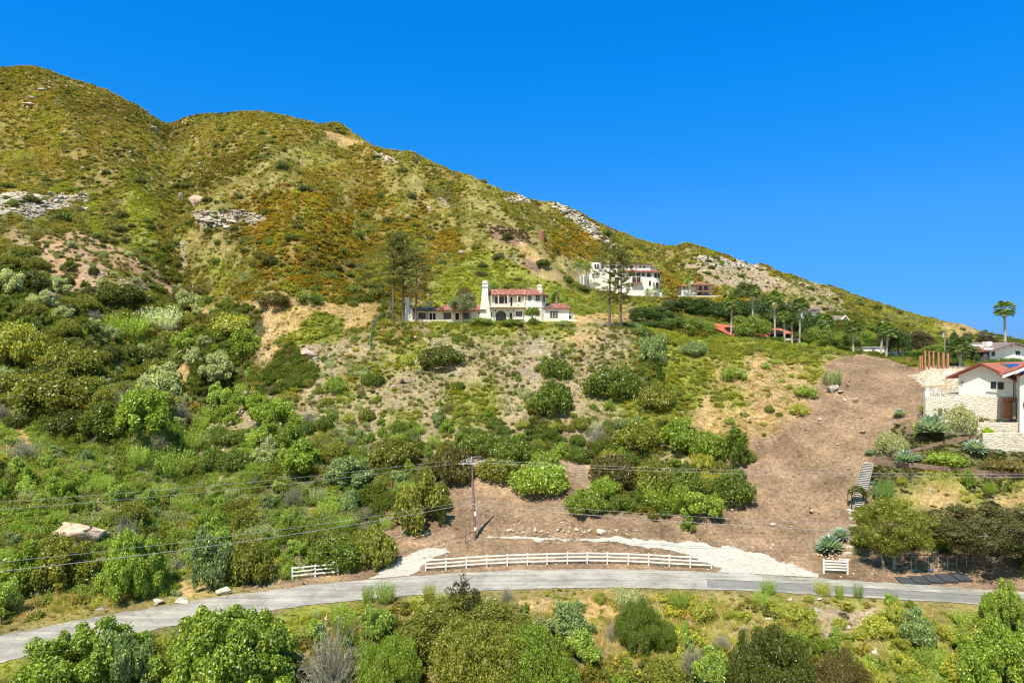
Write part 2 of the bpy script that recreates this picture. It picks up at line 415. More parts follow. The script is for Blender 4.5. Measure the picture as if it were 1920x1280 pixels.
# ------------------------------------------------------------------ materials
def nt(name):
    m = bpy.data.materials.new(name); m.use_nodes = True
    t = m.node_tree; t.nodes.clear()
    o = t.nodes.new('ShaderNodeOutputMaterial')
    return m, t, o
def N(t, ty, **kw):
    n = t.nodes.new(ty)
    for k, v in kw.items():
        if k.startswith('i_'): n.inputs[k[2:].replace('_', ' ')].default_value = v
        else: setattr(n, k, v)
    return n
def L(t, a, b): t.links.new(a, b)
def mixc(t, fac, a, b, mode='MIX'):
    m = t.nodes.new('ShaderNodeMix'); m.data_type = 'RGBA'; m.blend_type = mode
    for s, v in ((m.inputs[0], fac), (m.inputs[6], a), (m.inputs[7], b)):
        if hasattr(v, 'is_linked') or hasattr(v, 'links'): L(t, v, s)
        elif isinstance(v, (int, float)): s.default_value = v
        else: s.default_value = (*v[:3], 1)
    return m.outputs[2]
def noise(t, scale, det=3, vec=None, rough=0.6):
    n = N(t, 'ShaderNodeTexNoise'); n.inputs['Scale'].default_value = scale; n.inputs['Detail'].default_value = det; n.inputs['Roughness'].default_value = rough
    if vec is not None: L(t, vec, n.inputs['Vector'])
    return n.outputs[0]
def ramp(t, v, pts):
    r = N(t, 'ShaderNodeValToRGB'); L(t, v, r.inputs[0]); e = r.color_ramp.elements
    while len(e) < len(pts): e.new(0.5)
    for q, (p, c) in zip(e, pts): q.position = p; q.color = (*c[:3], 1) if hasattr(c, '__len__') else (c, c, c, 1)
    return r.outputs[0]
def coords(t, w='Object'): return N(t, 'ShaderNodeTexCoord').outputs[w]
def surf(name, c0, c1=None, scale=3.0, rough=0.85, bump=0.0, bscale=20, spec=0.3, lo=0.35, hi=0.65, det=4, w='Object'):
    m, t, o = nt(name); co = coords(t, w)
    b = N(t, 'ShaderNodeBsdfPrincipled'); b.inputs['Roughness'].default_value = rough; b.inputs['Specular IOR Level'].default_value = spec
    if c1 is None: c1 = tuple(x*0.8 for x in c0)
    col = ramp(t, noise(t, scale, det, co), [(lo, c1), (hi, c0)])
    L(t, col, b.inputs['Base Color'])
    if bump:
        bm = N(t, 'ShaderNodeBump'); bm.inputs['Strength'].default_value = bump; bm.inputs['Distance'].default_value = 0.05
        L(t, noise(t, bscale, 3, co), bm.inputs['Height']); L(t, bm.outputs[0], b.inputs['Normal'])
    L(t, b.outputs[0], o.inputs[0]); return m
def leaf_mat(name, src, gloss=0.0, transl=0.38):
    """src 'obj' : object colour ; 'inst' : tint attribute of the scatter"""
    m, t, o = nt(name)
    if src == 'obj':
        oi = N(t, 'ShaderNodeObjectInfo'); tint = oi.outputs['Color']
    else:
        a = N(t, 'ShaderNodeAttribute', attribute_type='INSTANCER', attribute_name='tint'); tint = a.outputs['Color']
    v = N(t, 'ShaderNodeAttribute', attribute_type='GEOMETRY', attribute_name='v')
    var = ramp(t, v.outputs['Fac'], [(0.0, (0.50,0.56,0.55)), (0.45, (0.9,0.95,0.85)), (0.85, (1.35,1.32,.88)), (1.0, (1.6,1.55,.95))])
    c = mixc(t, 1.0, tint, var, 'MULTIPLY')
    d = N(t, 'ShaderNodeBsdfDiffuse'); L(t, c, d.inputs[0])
    tr = N(t, 'ShaderNodeBsdfTranslucent'); L(t, mixc(t, 1.0, c, (1.6,1.45,0.6), 'MULTIPLY'), tr.inputs[0])
    mx = N(t, 'ShaderNodeMixShader'); mx.inputs[0].default_value = transl; L(t, d.outputs[0], mx.inputs[1]); L(t, tr.outputs[0], mx.inputs[2])
    out = mx.outputs[0]
    if gloss:
        g = N(t, 'ShaderNodeBsdfGlossy'); g.inputs['Roughness'].default_value = 0.38; g.inputs[0].default_value = (0.9,0.95,0.9,1)
        m2 = N(t, 'ShaderNodeMixShader'); m2.inputs[0].default_value = gloss; L(t, out, m2.inputs[1]); L(t, g.outputs[0], m2.inputs[2]); out = m2.outputs[0]
    L(t, out, o.inputs[0]); return m
def rock_mat(name, src):
    m, t, o = nt(name); co = coords(t, 'Object')
    if src == 'obj': tint = N(t, 'ShaderNodeObjectInfo').outputs['Color']
    else: tint = N(t, 'ShaderNodeAttribute', attribute_type='INSTANCER', attribute_name='tint').outputs['Color']
    n1 = noise(t, 2.5, 6, co, 0.7)
    vc = N(t, 'ShaderNodeTexVoronoi', feature='DISTANCE_TO_EDGE'); vc.inputs['Scale'].default_value = 2.2; wa = N(t, 'ShaderNodeVectorMath', operation='ADD'); nn = N(t, 'ShaderNodeTexNoise'); nn.inputs['Scale'].default_value = 3; L(t, co, nn.inputs['Vector']); L(t, co, wa.inputs[0]); L(t, nn.outputs['Color'], wa.inputs[1]); L(t, wa.outputs[0], vc.inputs['Vector'])
    tint = mixc(t, 1.0, tint, ramp(t, vc.outputs['Distance'], [(0.0, (.6,.55,.5)), (0.04, (1,1,1))]), 'MULTIPLY')
    c = mixc(t, 1.0, tint, ramp(t, n1, [(0.3, (0.45,0.42,0.4)), (0.47, (0.85,0.82,0.8)), (0.7, (1.2,1.2,1.2))]), 'MULTIPLY')
    b = N(t, 'ShaderNodeBsdfPrincipled'); b.inputs['Roughness'].default_value = 0.95; b.inputs['Specular IOR Level'].default_value = 0.15
    L(t, c, b.inputs['Base Color'])
    bm = N(t, 'ShaderNodeBump'); bm.inputs['Strength'].default_value = 0.6; bm.inputs['Distance'].default_value = 0.12
    L(t, noise(t, 6, 5, co), bm.inputs['Height']); L(t, bm.outputs[0], b.inputs['Normal'])
    L(t, b.outputs[0], o.inputs[0]); return m
M = {}
M['leaf_i'] = leaf_mat('scatter_leaf', 'inst'); M['grass_i'] = leaf_mat('scatter_grass', 'inst', 0.0, 0.35); M['rock_i'] = rock_mat('scatter_stone', 'inst')
M['leaf'] = leaf_mat('shrub_leaf', 'obj', 0.03); M['twig_o'] = leaf_mat('dry_twig', 'obj', 0.0, 0.0); M['rock'] = rock_mat('boulder_stone', 'obj')
M['bark'] = surf('bark', (.20,.15,.11), (.09,.065,.045), 5, 0.95, 0.5, 14)
M['palm_bark'] = surf('palm_bark', (.50,.45,.38), (.32,.28,.23), 4, 0.95, 0.5, 14)
M['stucco'] = surf('white_stucco', (.80,.76,.68), (.72,.67,.58), 0.5, 0.9, 0.15, 30)
M['cream'] = surf('cream_stucco', (.68,.60,.48), (.58,.50,.38), 0.5, 0.9, 0.1, 30)
M['whitewood'] = surf('white_painted_wood', (.86,.82,.75), (.76,.71,.63), 2.5, 0.6, 0.0, 10, 0.4)
M['darkwood'] = surf('dark_timber', (.085,.05,.032), (.04,.026,.018), 3, 0.8)
M['glass'] = surf('window_glass', (.030,.038,.048), (.018,.024,.03), 1.2, 0.22, 0, 5, 0.25)
M['weathered'] = surf('weathered_wood', (.34,.28,.22), (.2,.16,.12), 3, 0.9, 0.3, 20)
M['steel'] = surf('grey_metal', (.42,.43,.44), (.34,.35,.36), 3, 0.5, 0, 10, 0.5)
M['pole'] = surf('pole_wood', (.26,.19,.15), (.15,.10,.08), 4, 0.95, 0.3, 20)
M['wire'] = surf('wire_metal', (.30,.30,.31), (.24,.24,.25), 3, 0.5, 0, 10, 0.5)
M['ceramic'] = surf('insulator', (.60,.62,.64), (.50,.52,.55), 3, 0.3, 0, 10, 0.5)
M['dark'] = surf('dark_recess', (.03,.025,.02), (.02,.018,.015), 2, 0.9)
M['darkroof'] = surf('dark_roofing', (.10,.09,.095), (.05,.045,.05), 1.5, 0.85, 0.2, 10)
M['rust'] = surf('rusty_steel', (.36,.17,.09), (.26,.12,.07), 1.5, 0.8, 0.2, 12)
M['retain'] = surf('brown_retaining_board', (.25,.165,.115), (.17,.11,.078), 2.0, 0.9, 0.3, 12)
M['salmon'] = surf('salmon_paint', (.46,.20,.13), (.38,.16,.10), 1.0, 0.8)
M['mat'] = surf('black_rubber_mat', (.055,.06,.068), (.04,.044,.05), 1.5, 0.8)
M['solar'] = surf('solar_cell', (.03,.07,.24), (.02,.05,.18), 2, 0.2, 0, 5, 0.6)
M['meshgreen'] = surf('green_windscreen', (.07,.15,.11), (.05,.11,.08), 1.0, 0.9)
def tile_mat(name, a, b, c, sx=0.32, sy=0.42):
    m, t, o = nt(name); co = coords(t, 'Object')
    w = N(t, 'ShaderNodeTexWave', wave_type='BANDS', bands_direction='X'); w.inputs['Scale'].default_value = 0.5/sx; w.inputs['Distortion'].default_value = 1.2; w.inputs['Detail'].default_value = 2; L(t, co, w.inputs['Vector'])
    mp = N(t, 'ShaderNodeMapping'); mp.inputs['Scale'].default_value = (1/sx, 1/sy, 1/sy); L(t, co, mp.inputs['Vector'])
    v = N(t, 'ShaderNodeTexVoronoi'); v.inputs['Scale'].default_value = 1.0; L(t, mp.outputs[0], v.inputs['Vector'])
    sep = N(t, 'ShaderNodeSeparateColor'); L(t, v.outputs['Color'], sep.inputs[0])
    col = ramp(t, sep.outputs[0], [(0.0, a), (0.45, b), (0.8, b), (1.0, c)])
    col = mixc(t, 1.0, col, ramp(t, w.outputs['Fac'], [(0.0, (0.45,0.4,0.38)), (0.5, (1,1,1))]), 'MULTIPLY')
    bs = N(t, 'ShaderNodeBsdfPrincipled'); bs.inputs['Roughness'].default_value = 0.85; L(t, col, bs.inputs['Base Color'])
    bm = N(t, 'ShaderNodeBump'); bm.inputs['Strength'].default_value = 0.8; bm.inputs['Distance'].default_value = 0.12; L(t, w.outputs['Fac'], bm.inputs['Height']); L(t, bm.outputs[0], bs.inputs['Normal'])
    L(t, bs.outputs[0], o.inputs[0]); return m
M['tile'] = tile_mat('clay_roof_tile', (.24,.075,.05), (.42,.15,.10), (.62,.42,.32))
M['tile_red'] = tile_mat('orange_red_roof_tile', (.40,.09,.04), (.56,.14,.06), (.62,.24,.13), 0.5, 0.5)
M['tile_plain'] = tile_mat('smooth_red_roof_tile', (.42,.13,.085), (.48,.16,.10), (.52,.20,.13), 0.35, 0.35)
M['tile_grey'] = tile_mat('grey_brown_roof_tile', (.20,.16,.15), (.27,.21,.19), (.33,.27,.25), 0.4, 0.4)
def stone_wall_mat(name, c0, c1, c2, sx=0.45, sz=0.17):
    m, t, o = nt(name); co = coords(t, 'Object')
    mp = N(t, 'ShaderNodeMapping'); mp.inputs['Scale'].default_value = (1/sx, 1/sx, 1/sz); L(t, co, mp.inputs['Vector'])
    v = N(t, 'ShaderNodeTexVoronoi'); v.inputs['Scale'].default_value = 1.0; L(t, mp.outputs[0], v.inputs['Vector'])
    sep = N(t, 'ShaderNodeSeparateColor'); L(t, v.outputs['Color'], sep.inputs[0])
    v2 = N(t, 'ShaderNodeTexVoronoi', feature='DISTANCE_TO_EDGE'); v2.inputs['Scale'].default_value = 1.0; L(t, mp.outputs[0], v2.inputs['Vector'])
    col = ramp(t, sep.outputs[0], [(0.0, c1), (0.4, c0), (0.75, c0), (1.0, c2)])
    col = mixc(t, 1.0, col, ramp(t, noise(t, 8, 4, co), [(0.3, (0.7,0.68,0.64)), (0.6, (1.05,1.05,1.05))]), 'MULTIPLY')
    col = mixc(t, ramp(t, v2.outputs['Distance'], [(0.0, 1.0), (0.10, 0.0)]), col, (0.48,0.42,0.34))
    b = N(t, 'ShaderNodeBsdfPrincipled'); b.inputs['Roughness'].default_value = 0.95; L(t, col, b.inputs['Base Color'])
    bm = N(t, 'ShaderNodeBump'); bm.inputs['Strength'].default_value = 1.0; bm.inputs['Distance'].default_value = 0.12; L(t, v2.outputs['Distance'], bm.inputs['Height']); L(t, bm.outputs[0], b.inputs['Normal'])
    L(t, b.outputs[0], o.inputs[0]); return m
M['stonewall'] = stone_wall_mat('pale_stone_wall', (.66,.60,.50), (.50,.38,.26), (.78,.74,.66))
M['blockwall'] = stone_wall_mat('block_wall', (.72,.66,.56), (.62,.55,.44), (.78,.73,.64), 0.5, 0.25)

# ------------------------------------------------------------------ ground sheet
def ground_mat():
    m, t, o = nt('hillside_ground'); co = coords(t, 'Object')
    g = N(t, 'ShaderNodeAttribute', attribute_type='GEOMETRY', attribute_name='gcol')
    n1 = ramp(t, noise(t, 0.22, 6, co, 0.7), [(0.3, (0.68,0.66,0.63)), (0.5, (1,1,1)), (0.7, (1.38,1.36,1.28))])
    n2 = ramp(t, noise(t, 2.2, 6, co, 0.75), [(0.33, (0.45,0.44,0.42)), (0.5, (0.98,0.98,0.98)), (0.70, (1.55,1.5,1.42))])
    c = mixc(t, 1.0, mixc(t, 1.0, g.outputs['Color'], n1, 'MULTIPLY'), n2, 'MULTIPLY')
    b = N(t, 'ShaderNodeBsdfPrincipled'); b.inputs['Roughness'].default_value = 1.0; b.inputs['Specular IOR Level'].default_value = 0.05
    L(t, c, b.inputs['Base Color'])
    bm = N(t, 'ShaderNodeBump'); bm.inputs['Strength'].default_value = 0.8; bm.inputs['Distance'].default_value = 0.25
    L(t, noise(t, 3.0, 6, co, 0.7), bm.inputs['Height']); L(t, bm.outputs[0], b.inputs['Normal'])
    L(t, b.outputs[0], o.inputs[0]); return m
def build_ground():
    C = ground_colour(GX, GY, GZ)
    C = np.concatenate([C, np.ones(C.shape[:2]+(1,))], -1)
    nr_, nc = GX.shape
    V = np.stack([GX, GY, GZ], -1).reshape(-1, 3)
    idx = np.arange(nr_*nc).reshape(nr_, nc)
    Q = np.stack([idx[:-1, :-1], idx[:-1, 1:], idx[1:, 1:], idx[1:, :-1]], -1).reshape(-1, 4)
    me = raw_mesh('hillside', V, Q, [ground_mat()], {'gcol': ('FLOAT_COLOR', 'POINT', C.reshape(-1, 4))}, smooth=True)
    add_obj('hillside', me, kind='structure')
build_ground()

# road sheet
def strip_sheet(name, mat, px0, px1, fn, ff, dz, n=8, step=4):
    xs = np.arange(px0, px1+1, step); V = []; Q = []
    for x in xs:
        a, b = fn(x), ff(x)
        for k in range(n+1):
            Y = a+(b-a)*k/n; V.append(((x-960)/F*Y, Y, ROADZ+dz))
    for i in range(len(xs)-1):
        for k in range(n):
            a = i*(n+1)+k; Q.append((a, a+n+1, a+n+2, a+1))
    V = np.array(V); 
    return add_obj(name, raw_mesh(name, V, Q, [mat], smooth=True), kind='structure')
def road_mat():
    m, t, o = nt('worn_pale_road'); co = coords(t, 'Object')
    base = ramp(t, noise(t, 0.35, 5, co, 0.7), [(0.3, (.22,.205,.18)), (0.55, (.36,.337,.30)), (0.8, (.47,.44,.40))])
    fine = ramp(t, noise(t, 7, 4, co, 0.7), [(0.3, 0.8), (0.65, 1.12)])
    c = mixc(t, 1.0, base, fine, 'MULTIPLY')
    mp = N(t, 'ShaderNodeMapping'); mp.inputs['Scale'].default_value = (0.05, 1.0, 1); L(t, co, mp.inputs['Vector'])
    c = mixc(t, 0.8, c, ramp(t, noise(t, 1.2, 4, mp.outputs[0], 0.6), [(0.35, (0.66,0.65,0.65)), (0.6, (1.08,1.07,1.04))]), 'MULTIPLY')
    v = N(t, 'ShaderNodeTexVoronoi', feature='DISTANCE_TO_EDGE'); v.inputs['Scale'].default_value = 0.32
    wv = N(t, 'ShaderNodeVectorMath', operation='ADD'); ns = N(t, 'ShaderNodeTexNoise'); ns.inputs['Scale'].default_value = 1.0; L(t, co, ns.inputs['Vector']); L(t, co, wv.inputs[0]); L(t, ns.outputs['Color'], wv.inputs[1])
    L(t, wv.outputs[0], v.inputs['Vector'])
    crack = ramp(t, v.outputs['Distance'], [(0.0, 0.62), (0.012, 1.0)])
    c = mixc(t, 1.0, c, crack, 'MULTIPLY')
    b = N(t, 'ShaderNodeBsdfPrincipled'); b.inputs['Roughness'].default_value = 0.95; b.inputs['Specular IOR Level'].default_value = 0.1; L(t, c, b.inputs['Base Color'])
    L(t, b.outputs[0], o.inputs[0]); return m
def wob(x, s, a): return a*float(fbm(np.array([x/s]), np.array([s*3.3]), 3)[0])
strip_sheet('road', road_mat(), -400, 2320, lambda x: float(YN(x))-0.05+wob(x, 22, .35), lambda x: float(YF(x))+wob(x, 26, .35), 0.02)
M['asphalt_patch'] = surf('grey_asphalt_patch', (.22,.213,.20), (.17,.165,.158), 0.6, 0.95, 0, 10, 0.1)
M['seam'] = surf('dark_tar_seam', (.10,.10,.10), (.07,.07,.07), 1, 0.8)
def mixY(x, k): return float(YN(x))*(1-k)+float(YF(x))*k
strip_sheet('road_patch', M['asphalt_patch'], 1326, 2320, lambda x: mixY(x, .10), lambda x: mixY(x, .55), 0.026, 3)
strip_sheet('road_seam', M['seam'], 1322, 2320, lambda x: mixY(x, .555), lambda x: mixY(x, .575), 0.030, 1)
strip_sheet('road_seam', M['seam'], 1500, 2320, lambda x: mixY(x, .26), lambda x: mixY(x, .275)+.0, 0.032, 1)

# pale gravel drive : loop behind the rail fence, and its left mouth
def gravel_sheet(name, polys, mat, step=2.0, dz=0.035):
    allp = [p for P in polys for p in P]
    x0 = min(p[0] for p in allp)-10; x1 = max(p[0] for p in allp)+10
    Y0, Y1 = 66, 84
    xs = np.arange(x0, x1, step); ys = np.arange(Y0, Y1, 0.12)
    PX, YY = np.meshgrid(xs, ys); X = (PX-960)/F*YY; Z = HT(X, YY); py = 640-Z/YY*F
    a = PX+fbm(X/1.2, YY/1.2, 4)*22; b = py+fbm(X/1.6+7, YY/1.0, 4)*7
    msk = np.zeros(PX.shape, bool)
    for P in polys: msk |= inpoly(a, b, P)
    msk &= (fbm(X/0.9+31, YY/0.7, 4) < 0.62) & (YY > YF(PX)+0.12)
    V = np.stack([X, YY, Z+dz], -1).reshape(-1, 3); nc = len(xs)
    idx = np.arange(V.shape[0]).reshape(PX.shape)
    q = msk[:-1, :-1] & msk[1:, 1:]
    Q = np.stack([idx[:-1, :-1], idx[:-1, 1:], idx[1:, 1:], idx[1:, :-1]], -1)[q]
    used = np.unique(Q); remap = np.zeros(len(V), int); remap[used] = np.arange(len(used))
    add_obj(name, raw_mesh(name, V[used], remap[Q], [mat], smooth=True), kind='structure')
M['gravel'] = surf('white_gravel', (.41,.385,.34), (.29,.26,.215), 2.2, 1.0, 0.4, 14, 0.1, 0.28, 0.5, 6)
gravel_sheet('gravel_drive', [
  [(1050,1012),(1120,1006),(1200,1010),(1300,1017),(1380,1028),(1450,1046),(1500,1064),(1540,1086),(1330,1086),(1345,1066),(1300,1046),(1230,1028),(1150,1020)],
  [(900,1010),(960,1007),(1060,1010),(1050,1015),(960,1013)],
  [(690,1090),(715,1066),(745,1046),(800,1028),(840,1026),(835,1036),(800,1056),(770,1082)]], M['gravel'])
# ------------------------------------------------------------------ plant and stone meshes
def leaf_quads(P, Nn, l, w, rng, bend=0.0):
    """diamond leaves at P facing Nn"""
    n = len(P)
    a = rng.normal(size=(n, 3)); a -= (a*Nn).sum(1)[:, None]*Nn; a /= np.linalg.norm(a, axis=1)[:, None]+1e-9
    b = np.cross(Nn, a)
    l = l*rng.uniform(.7, 1.3, n)[:, None]; w = w*rng.uniform(.7, 1.3, n)[:, None]
    V = np.stack([P-a*l, P+b*w, P+a*l, P-b*w], 1).reshape(-1, 3)
    Q = np.arange(4*n).reshape(n, 4)
    return V, Q
def unit(v): return v/(np.linalg.norm(v, axis=1)[:, None]+1e-9)
def crown_mesh(name, seed, lobes=26, per=220, lr=(.26,.44), ls=.04, asp=.55, flat=.75, upbias=.35, rand=.7, mat='leaf', dome=True, spread=.72, core=True, ragged=0.0, vbase=(0, 1)):
    """unit crown : radius 1, height about flat*1.3 ; leaves over many lobes, gaps and shaded hollows between them"""
    rng = np.random.RandomState(seed)
    C = []; Rr = []
    for i in range(lobes):
        d = unit(rng.normal(size=(1, 3)))[0]
        if dome: d[2] = abs(d[2])*1.0+0.05
        rr = rng.uniform(*lr)
        k = spread*rng.uniform(.55, 1.0)**.6*(1+ragged*rng.uniform(-.3, .6))
        c = np.array([d[0]*k, d[1]*k, d[2]*k*flat+(0.18 if dome else 0)])
        C.append(c); Rr.append(rr)
    C = np.array(C); Rr = np.array(Rr)
    n = lobes*per
    li = rng.randint(0, lobes, n)
    D = rng.normal(size=(n, 3)); D[:, 2] += upbias; D = unit(D)
    rad = Rr[li]*(0.55+0.62*rng.rand(n)**.8)
    EL = rng.uniform(.75, 1.45, lobes); P = C[li]+D*rad[:, None]*np.stack([1/EL[li]**.5, 1/EL[li]**.5, .9*EL[li]], 1)
    if dome: P[:, 2] = np.abs(P[:, 2])
    # drop most leaves buried inside another lobe
    dist = np.linalg.norm(P[:, None, :]-C[None, :, :], axis=2)/Rr[None, :]
    dist[np.arange(n), li] = 9
    keep = (dist.min(1) > 0.72) | (rng.rand(n) < .12)
    P = P[keep]; D = D[keep]; n = len(P)
    Nn = unit(D*(1-rand)+rng.normal(size=(n, 3))*rand*.8+np.array([0, 0, .25]))
    V, Q = leaf_quads(P, Nn, ls, ls*asp, rng)
    v = rng.rand(n)**1.5*.9; v[rng.rand(n) < .015] = 1.0
    v = vbase[0]+(vbase[1]-vbase[0])*v
    # patches of shoots a little lighter or darker than the rest
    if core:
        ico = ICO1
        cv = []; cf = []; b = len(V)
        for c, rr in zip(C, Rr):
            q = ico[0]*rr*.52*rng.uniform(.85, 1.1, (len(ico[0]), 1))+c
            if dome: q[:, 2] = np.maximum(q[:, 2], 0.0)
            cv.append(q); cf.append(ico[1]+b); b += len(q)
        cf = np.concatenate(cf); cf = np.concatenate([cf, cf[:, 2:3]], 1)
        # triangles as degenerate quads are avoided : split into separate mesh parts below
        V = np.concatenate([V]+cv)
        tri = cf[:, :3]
    else: tri = np.zeros((0, 3), int)
    me = bpy.data.meshes.new(name)
    me.vertices.add(len(V)); me.vertices.foreach_set('co', V.astype(np.float32).ravel())
    loops = np.concatenate([Q.ravel(), tri.ravel()]).astype(np.int32)
    me.loops.add(len(loops)); me.loops.foreach_set('vertex_index', loops)
    st = np.concatenate([np.arange(len(Q))*4, len(Q)*4+np.arange(len(tri))*3]).astype(np.int32)
    me.polygons.add(len(st)); me.polygons.foreach_set('loop_start', st)
    me.polygons.foreach_set('loop_total', np.concatenate([np.full(len(Q), 4), np.full(len(tri), 3)]).astype(np.int32))
    me.update(calc_edges=True)
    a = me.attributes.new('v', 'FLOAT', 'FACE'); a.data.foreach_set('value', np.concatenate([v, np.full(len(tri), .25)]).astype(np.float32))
    me.materials.append(M[mat])
    return me
def ico(sub):
    bm = bmesh.new(); bmesh.ops.create_icosphere(bm, subdivisions=sub, radius=1.0)
    V = np.array([v.co[:] for v in bm.verts]); Fc = np.array([[v.index for v in f.verts] for f in bm.faces]); bm.free()
    return V, Fc
ICO1 = ico(1); ICO2 = ico(2); ICO3 = ico(3)
def spiky_mesh(name, seed, stems=60, leaves=9, hgt=1.0, spread=.7, ls=.07, asp=.35, mat='leaf_i', lean=.5, stemr=0.006, vr=(0, 1)):
    """upright leafy shoots fanning out of one base"""
    rng = np.random.RandomState(seed); V = []; Q = []; vv = []; b = 0
    for i in range(stems):
        a = rng.uniform(0, 2*math.pi); r0 = spread*math.sqrt(rng.rand())*.6
        d = np.array([math.cos(a), math.sin(a), 0])
        hh = hgt*rng.uniform(.6, 1.05)*(1-.3*r0)
        t = np.linspace(.25, 1, leaves)[:, None]
        P = d*r0+d*(t**1.5)*lean*rng.uniform(.3, 1)+np.array([0, 0, 1])*t*hh+rng.normal(size=(leaves, 3))*.025
        Nn = unit(rng.normal(size=(leaves, 3))+np.array([0, 0, .6]))
        v1, q1 = leaf_quads(P, Nn, ls, ls*asp, rng)
        V.append(v1); Q.append(q1+b); b += len(v1); vv.append(vr[0]+(vr[1]-vr[0])*rng.rand(leaves)**1.5)
        # stem ribbon
        p0 = d*r0; p1 = P[-1]; s = np.cross(p1-p0, rng.normal(size=3)); s = s/(np.linalg.norm(s)+1e-9)*stemr
        V.append(np.array([p0-s, p0+s, p1+s, p1-s])); Q.append(np.arange(4)[None]+b); b += 4; vv.append([.2])
    return raw_mesh(name, np.concatenate(V), np.concatenate(Q), [M[mat]], {'v': ('FLOAT', 'FACE', np.concatenate(vv))})
def tuft_mesh(name, seed, blades=46, hgt=.5, spread=.5, w=.014, mat='grass_i', lean=.55):
    rng = np.random.RandomState(seed); V = []; Q = []; vv = []
    for i in range(blades):
        a = rng.uniform(0, 6.283); r0 = spread*math.sqrt(rng.rand()); a2 = a+rng.uniform(-1, 1)
        p0 = np.array([math.cos(a)*r0, math.sin(a)*r0, 0]); hh = hgt*rng.uniform(.5, 1.1)
        d = np.array([math.cos(a2), math.sin(a2), 0])*lean*hh*rng.uniform(.3, 1.2)
        s = np.array([-math.sin(a2), math.cos(a2), 0]); th = rng.uniform(0, 3.14); s = np.array([math.cos(th), math.sin(th), 0])*w*rng.uniform(.7, 1.4)
        p1 = p0+d*.35+np.array([0, 0, hh*.6]); p2 = p0+d+np.array([0, 0, hh])
        b = len(V); V += [p0-s, p0+s, p1+s*.9, p1-s*.9, p2+s*.3, p2-s*.3]; Q += [(b, b+1, b+2, b+3), (b+3, b+2, b+4, b+5)]
        v = rng.rand()**1.3; vv += [v, v]
    return raw_mesh(name, np.array(V), np.array(Q), [M[mat]], {'v': ('FLOAT', 'FACE', vv)})
def rock_mesh(name, seed, sub=ICO2, mat='rock_i', flat=.65, cuts=9, rough=.12):
    rng = np.random.RandomState(seed); V = sub[0].copy()
    for i in range(cuts):
        d = unit(rng.normal(size=(1, 3)))[0]; k = rng.uniform(.30, .80)
        s = V@d; V = V-np.maximum(s-k, 0)[:, None]*d
    V = V*(1+rough*rng.uniform(-1, 1, (len(V), 1)))*(1+.12*np.sin(V@rng.normal(0, 3, 3)+1)[:, None])
    V /= np.abs(V).max(0)[None, :]*.6+.4*np.abs(V).max()
    V *= np.array([1, rng.uniform(.7, 1), flat*rng.uniform(.8, 1.2)])
    return raw_mesh(name, V, sub[1], [M[mat]])
def twig_mesh(name, seed, n=170, mat='twig_o', th=.010, hgt=.9, vlo=.1):
    rng = np.random.RandomState(seed); V = []; Q = []; vv = []
    def rib(p, q, w):
        s = np.cross(q-p, rng.normal(size=3)); s = s/(np.linalg.norm(s)+1e-9)*w; s2 = np.cross(q-p, s); s2 = s2/(np.linalg.norm(s2)+1e-9)*w
        b = len(V); V.extend([p-s, p+s, q+s*.6, q-s*.6, p-s2, p+s2, q+s2*.6, q-s2*.6]); Q.extend([(b, b+1, b+2, b+3), (b+4, b+5, b+6, b+7)])
        x = vlo+.8*rng.rand(); vv.extend([x, x])
    for i in range(n):
        a = rng.uniform(0, 6.283); e = rng.uniform(.15, 1.45)
        d = np.array([math.cos(a)*math.cos(e), math.sin(a)*math.cos(e), math.sin(e)*hgt])
        p = d*rng.uniform(0, .3); k = rng.uniform(.6, 1.0)
        for s in range(4):
            q = p+(d*.25+rng.normal(size=3)*.06)*k; rib(p, q, th*(1-.2*s))
            for j in range(2):
                e2 = q+(d*.10+rng.normal(size=3)*.09)*k; rib(q, e2, th*.45)
            p = q
    V = np.array(V); V[:, 2] = np.abs(V[:, 2])
    return raw_mesh(name, V, np.array(Q), [M[mat]], {'v': ('FLOAT', 'FACE', vv)})

# ------------------------------------------------------------------ scattered ground cover (nobody could count it)
PROT = {}
def protos(key, meshes):
    c = bpy.data.collections.new('proto_'+key)
    for i, me in enumerate(meshes):
        o = bpy.data.objects.new('%s_source.%03d' % (key, i), me); c.objects.link(o)
    PROT[key] = (c, len(meshes))
protos('clump', [crown_mesh('low_scrub', 10+i, lobes=6, per=20, lr=(.35,.55), ls=.17, asp=.5, flat=.6, spread=.55, mat='leaf_i', core=True, rand=.6) for i in range(5)])
protos('bush', [crown_mesh('small_bush', 30+i, lobes=9, per=42, lr=(.28,.48), ls=.10, asp=.5, flat=.85, spread=.6, mat='leaf_i', core=True) for i in range(5)])
protos('shoot', [spiky_mesh('leafy_shoots', 50+i, 26, 7, 1.1, .8, .11, .38) for i in range(5)])
protos('grass', [tuft_mesh('grass_tuft', 70+i) for i in range(5)])
protos('stone', [rock_mesh('loose_stone', 90+i, ICO1 if i % 2 else ICO2) for i in range(6)])
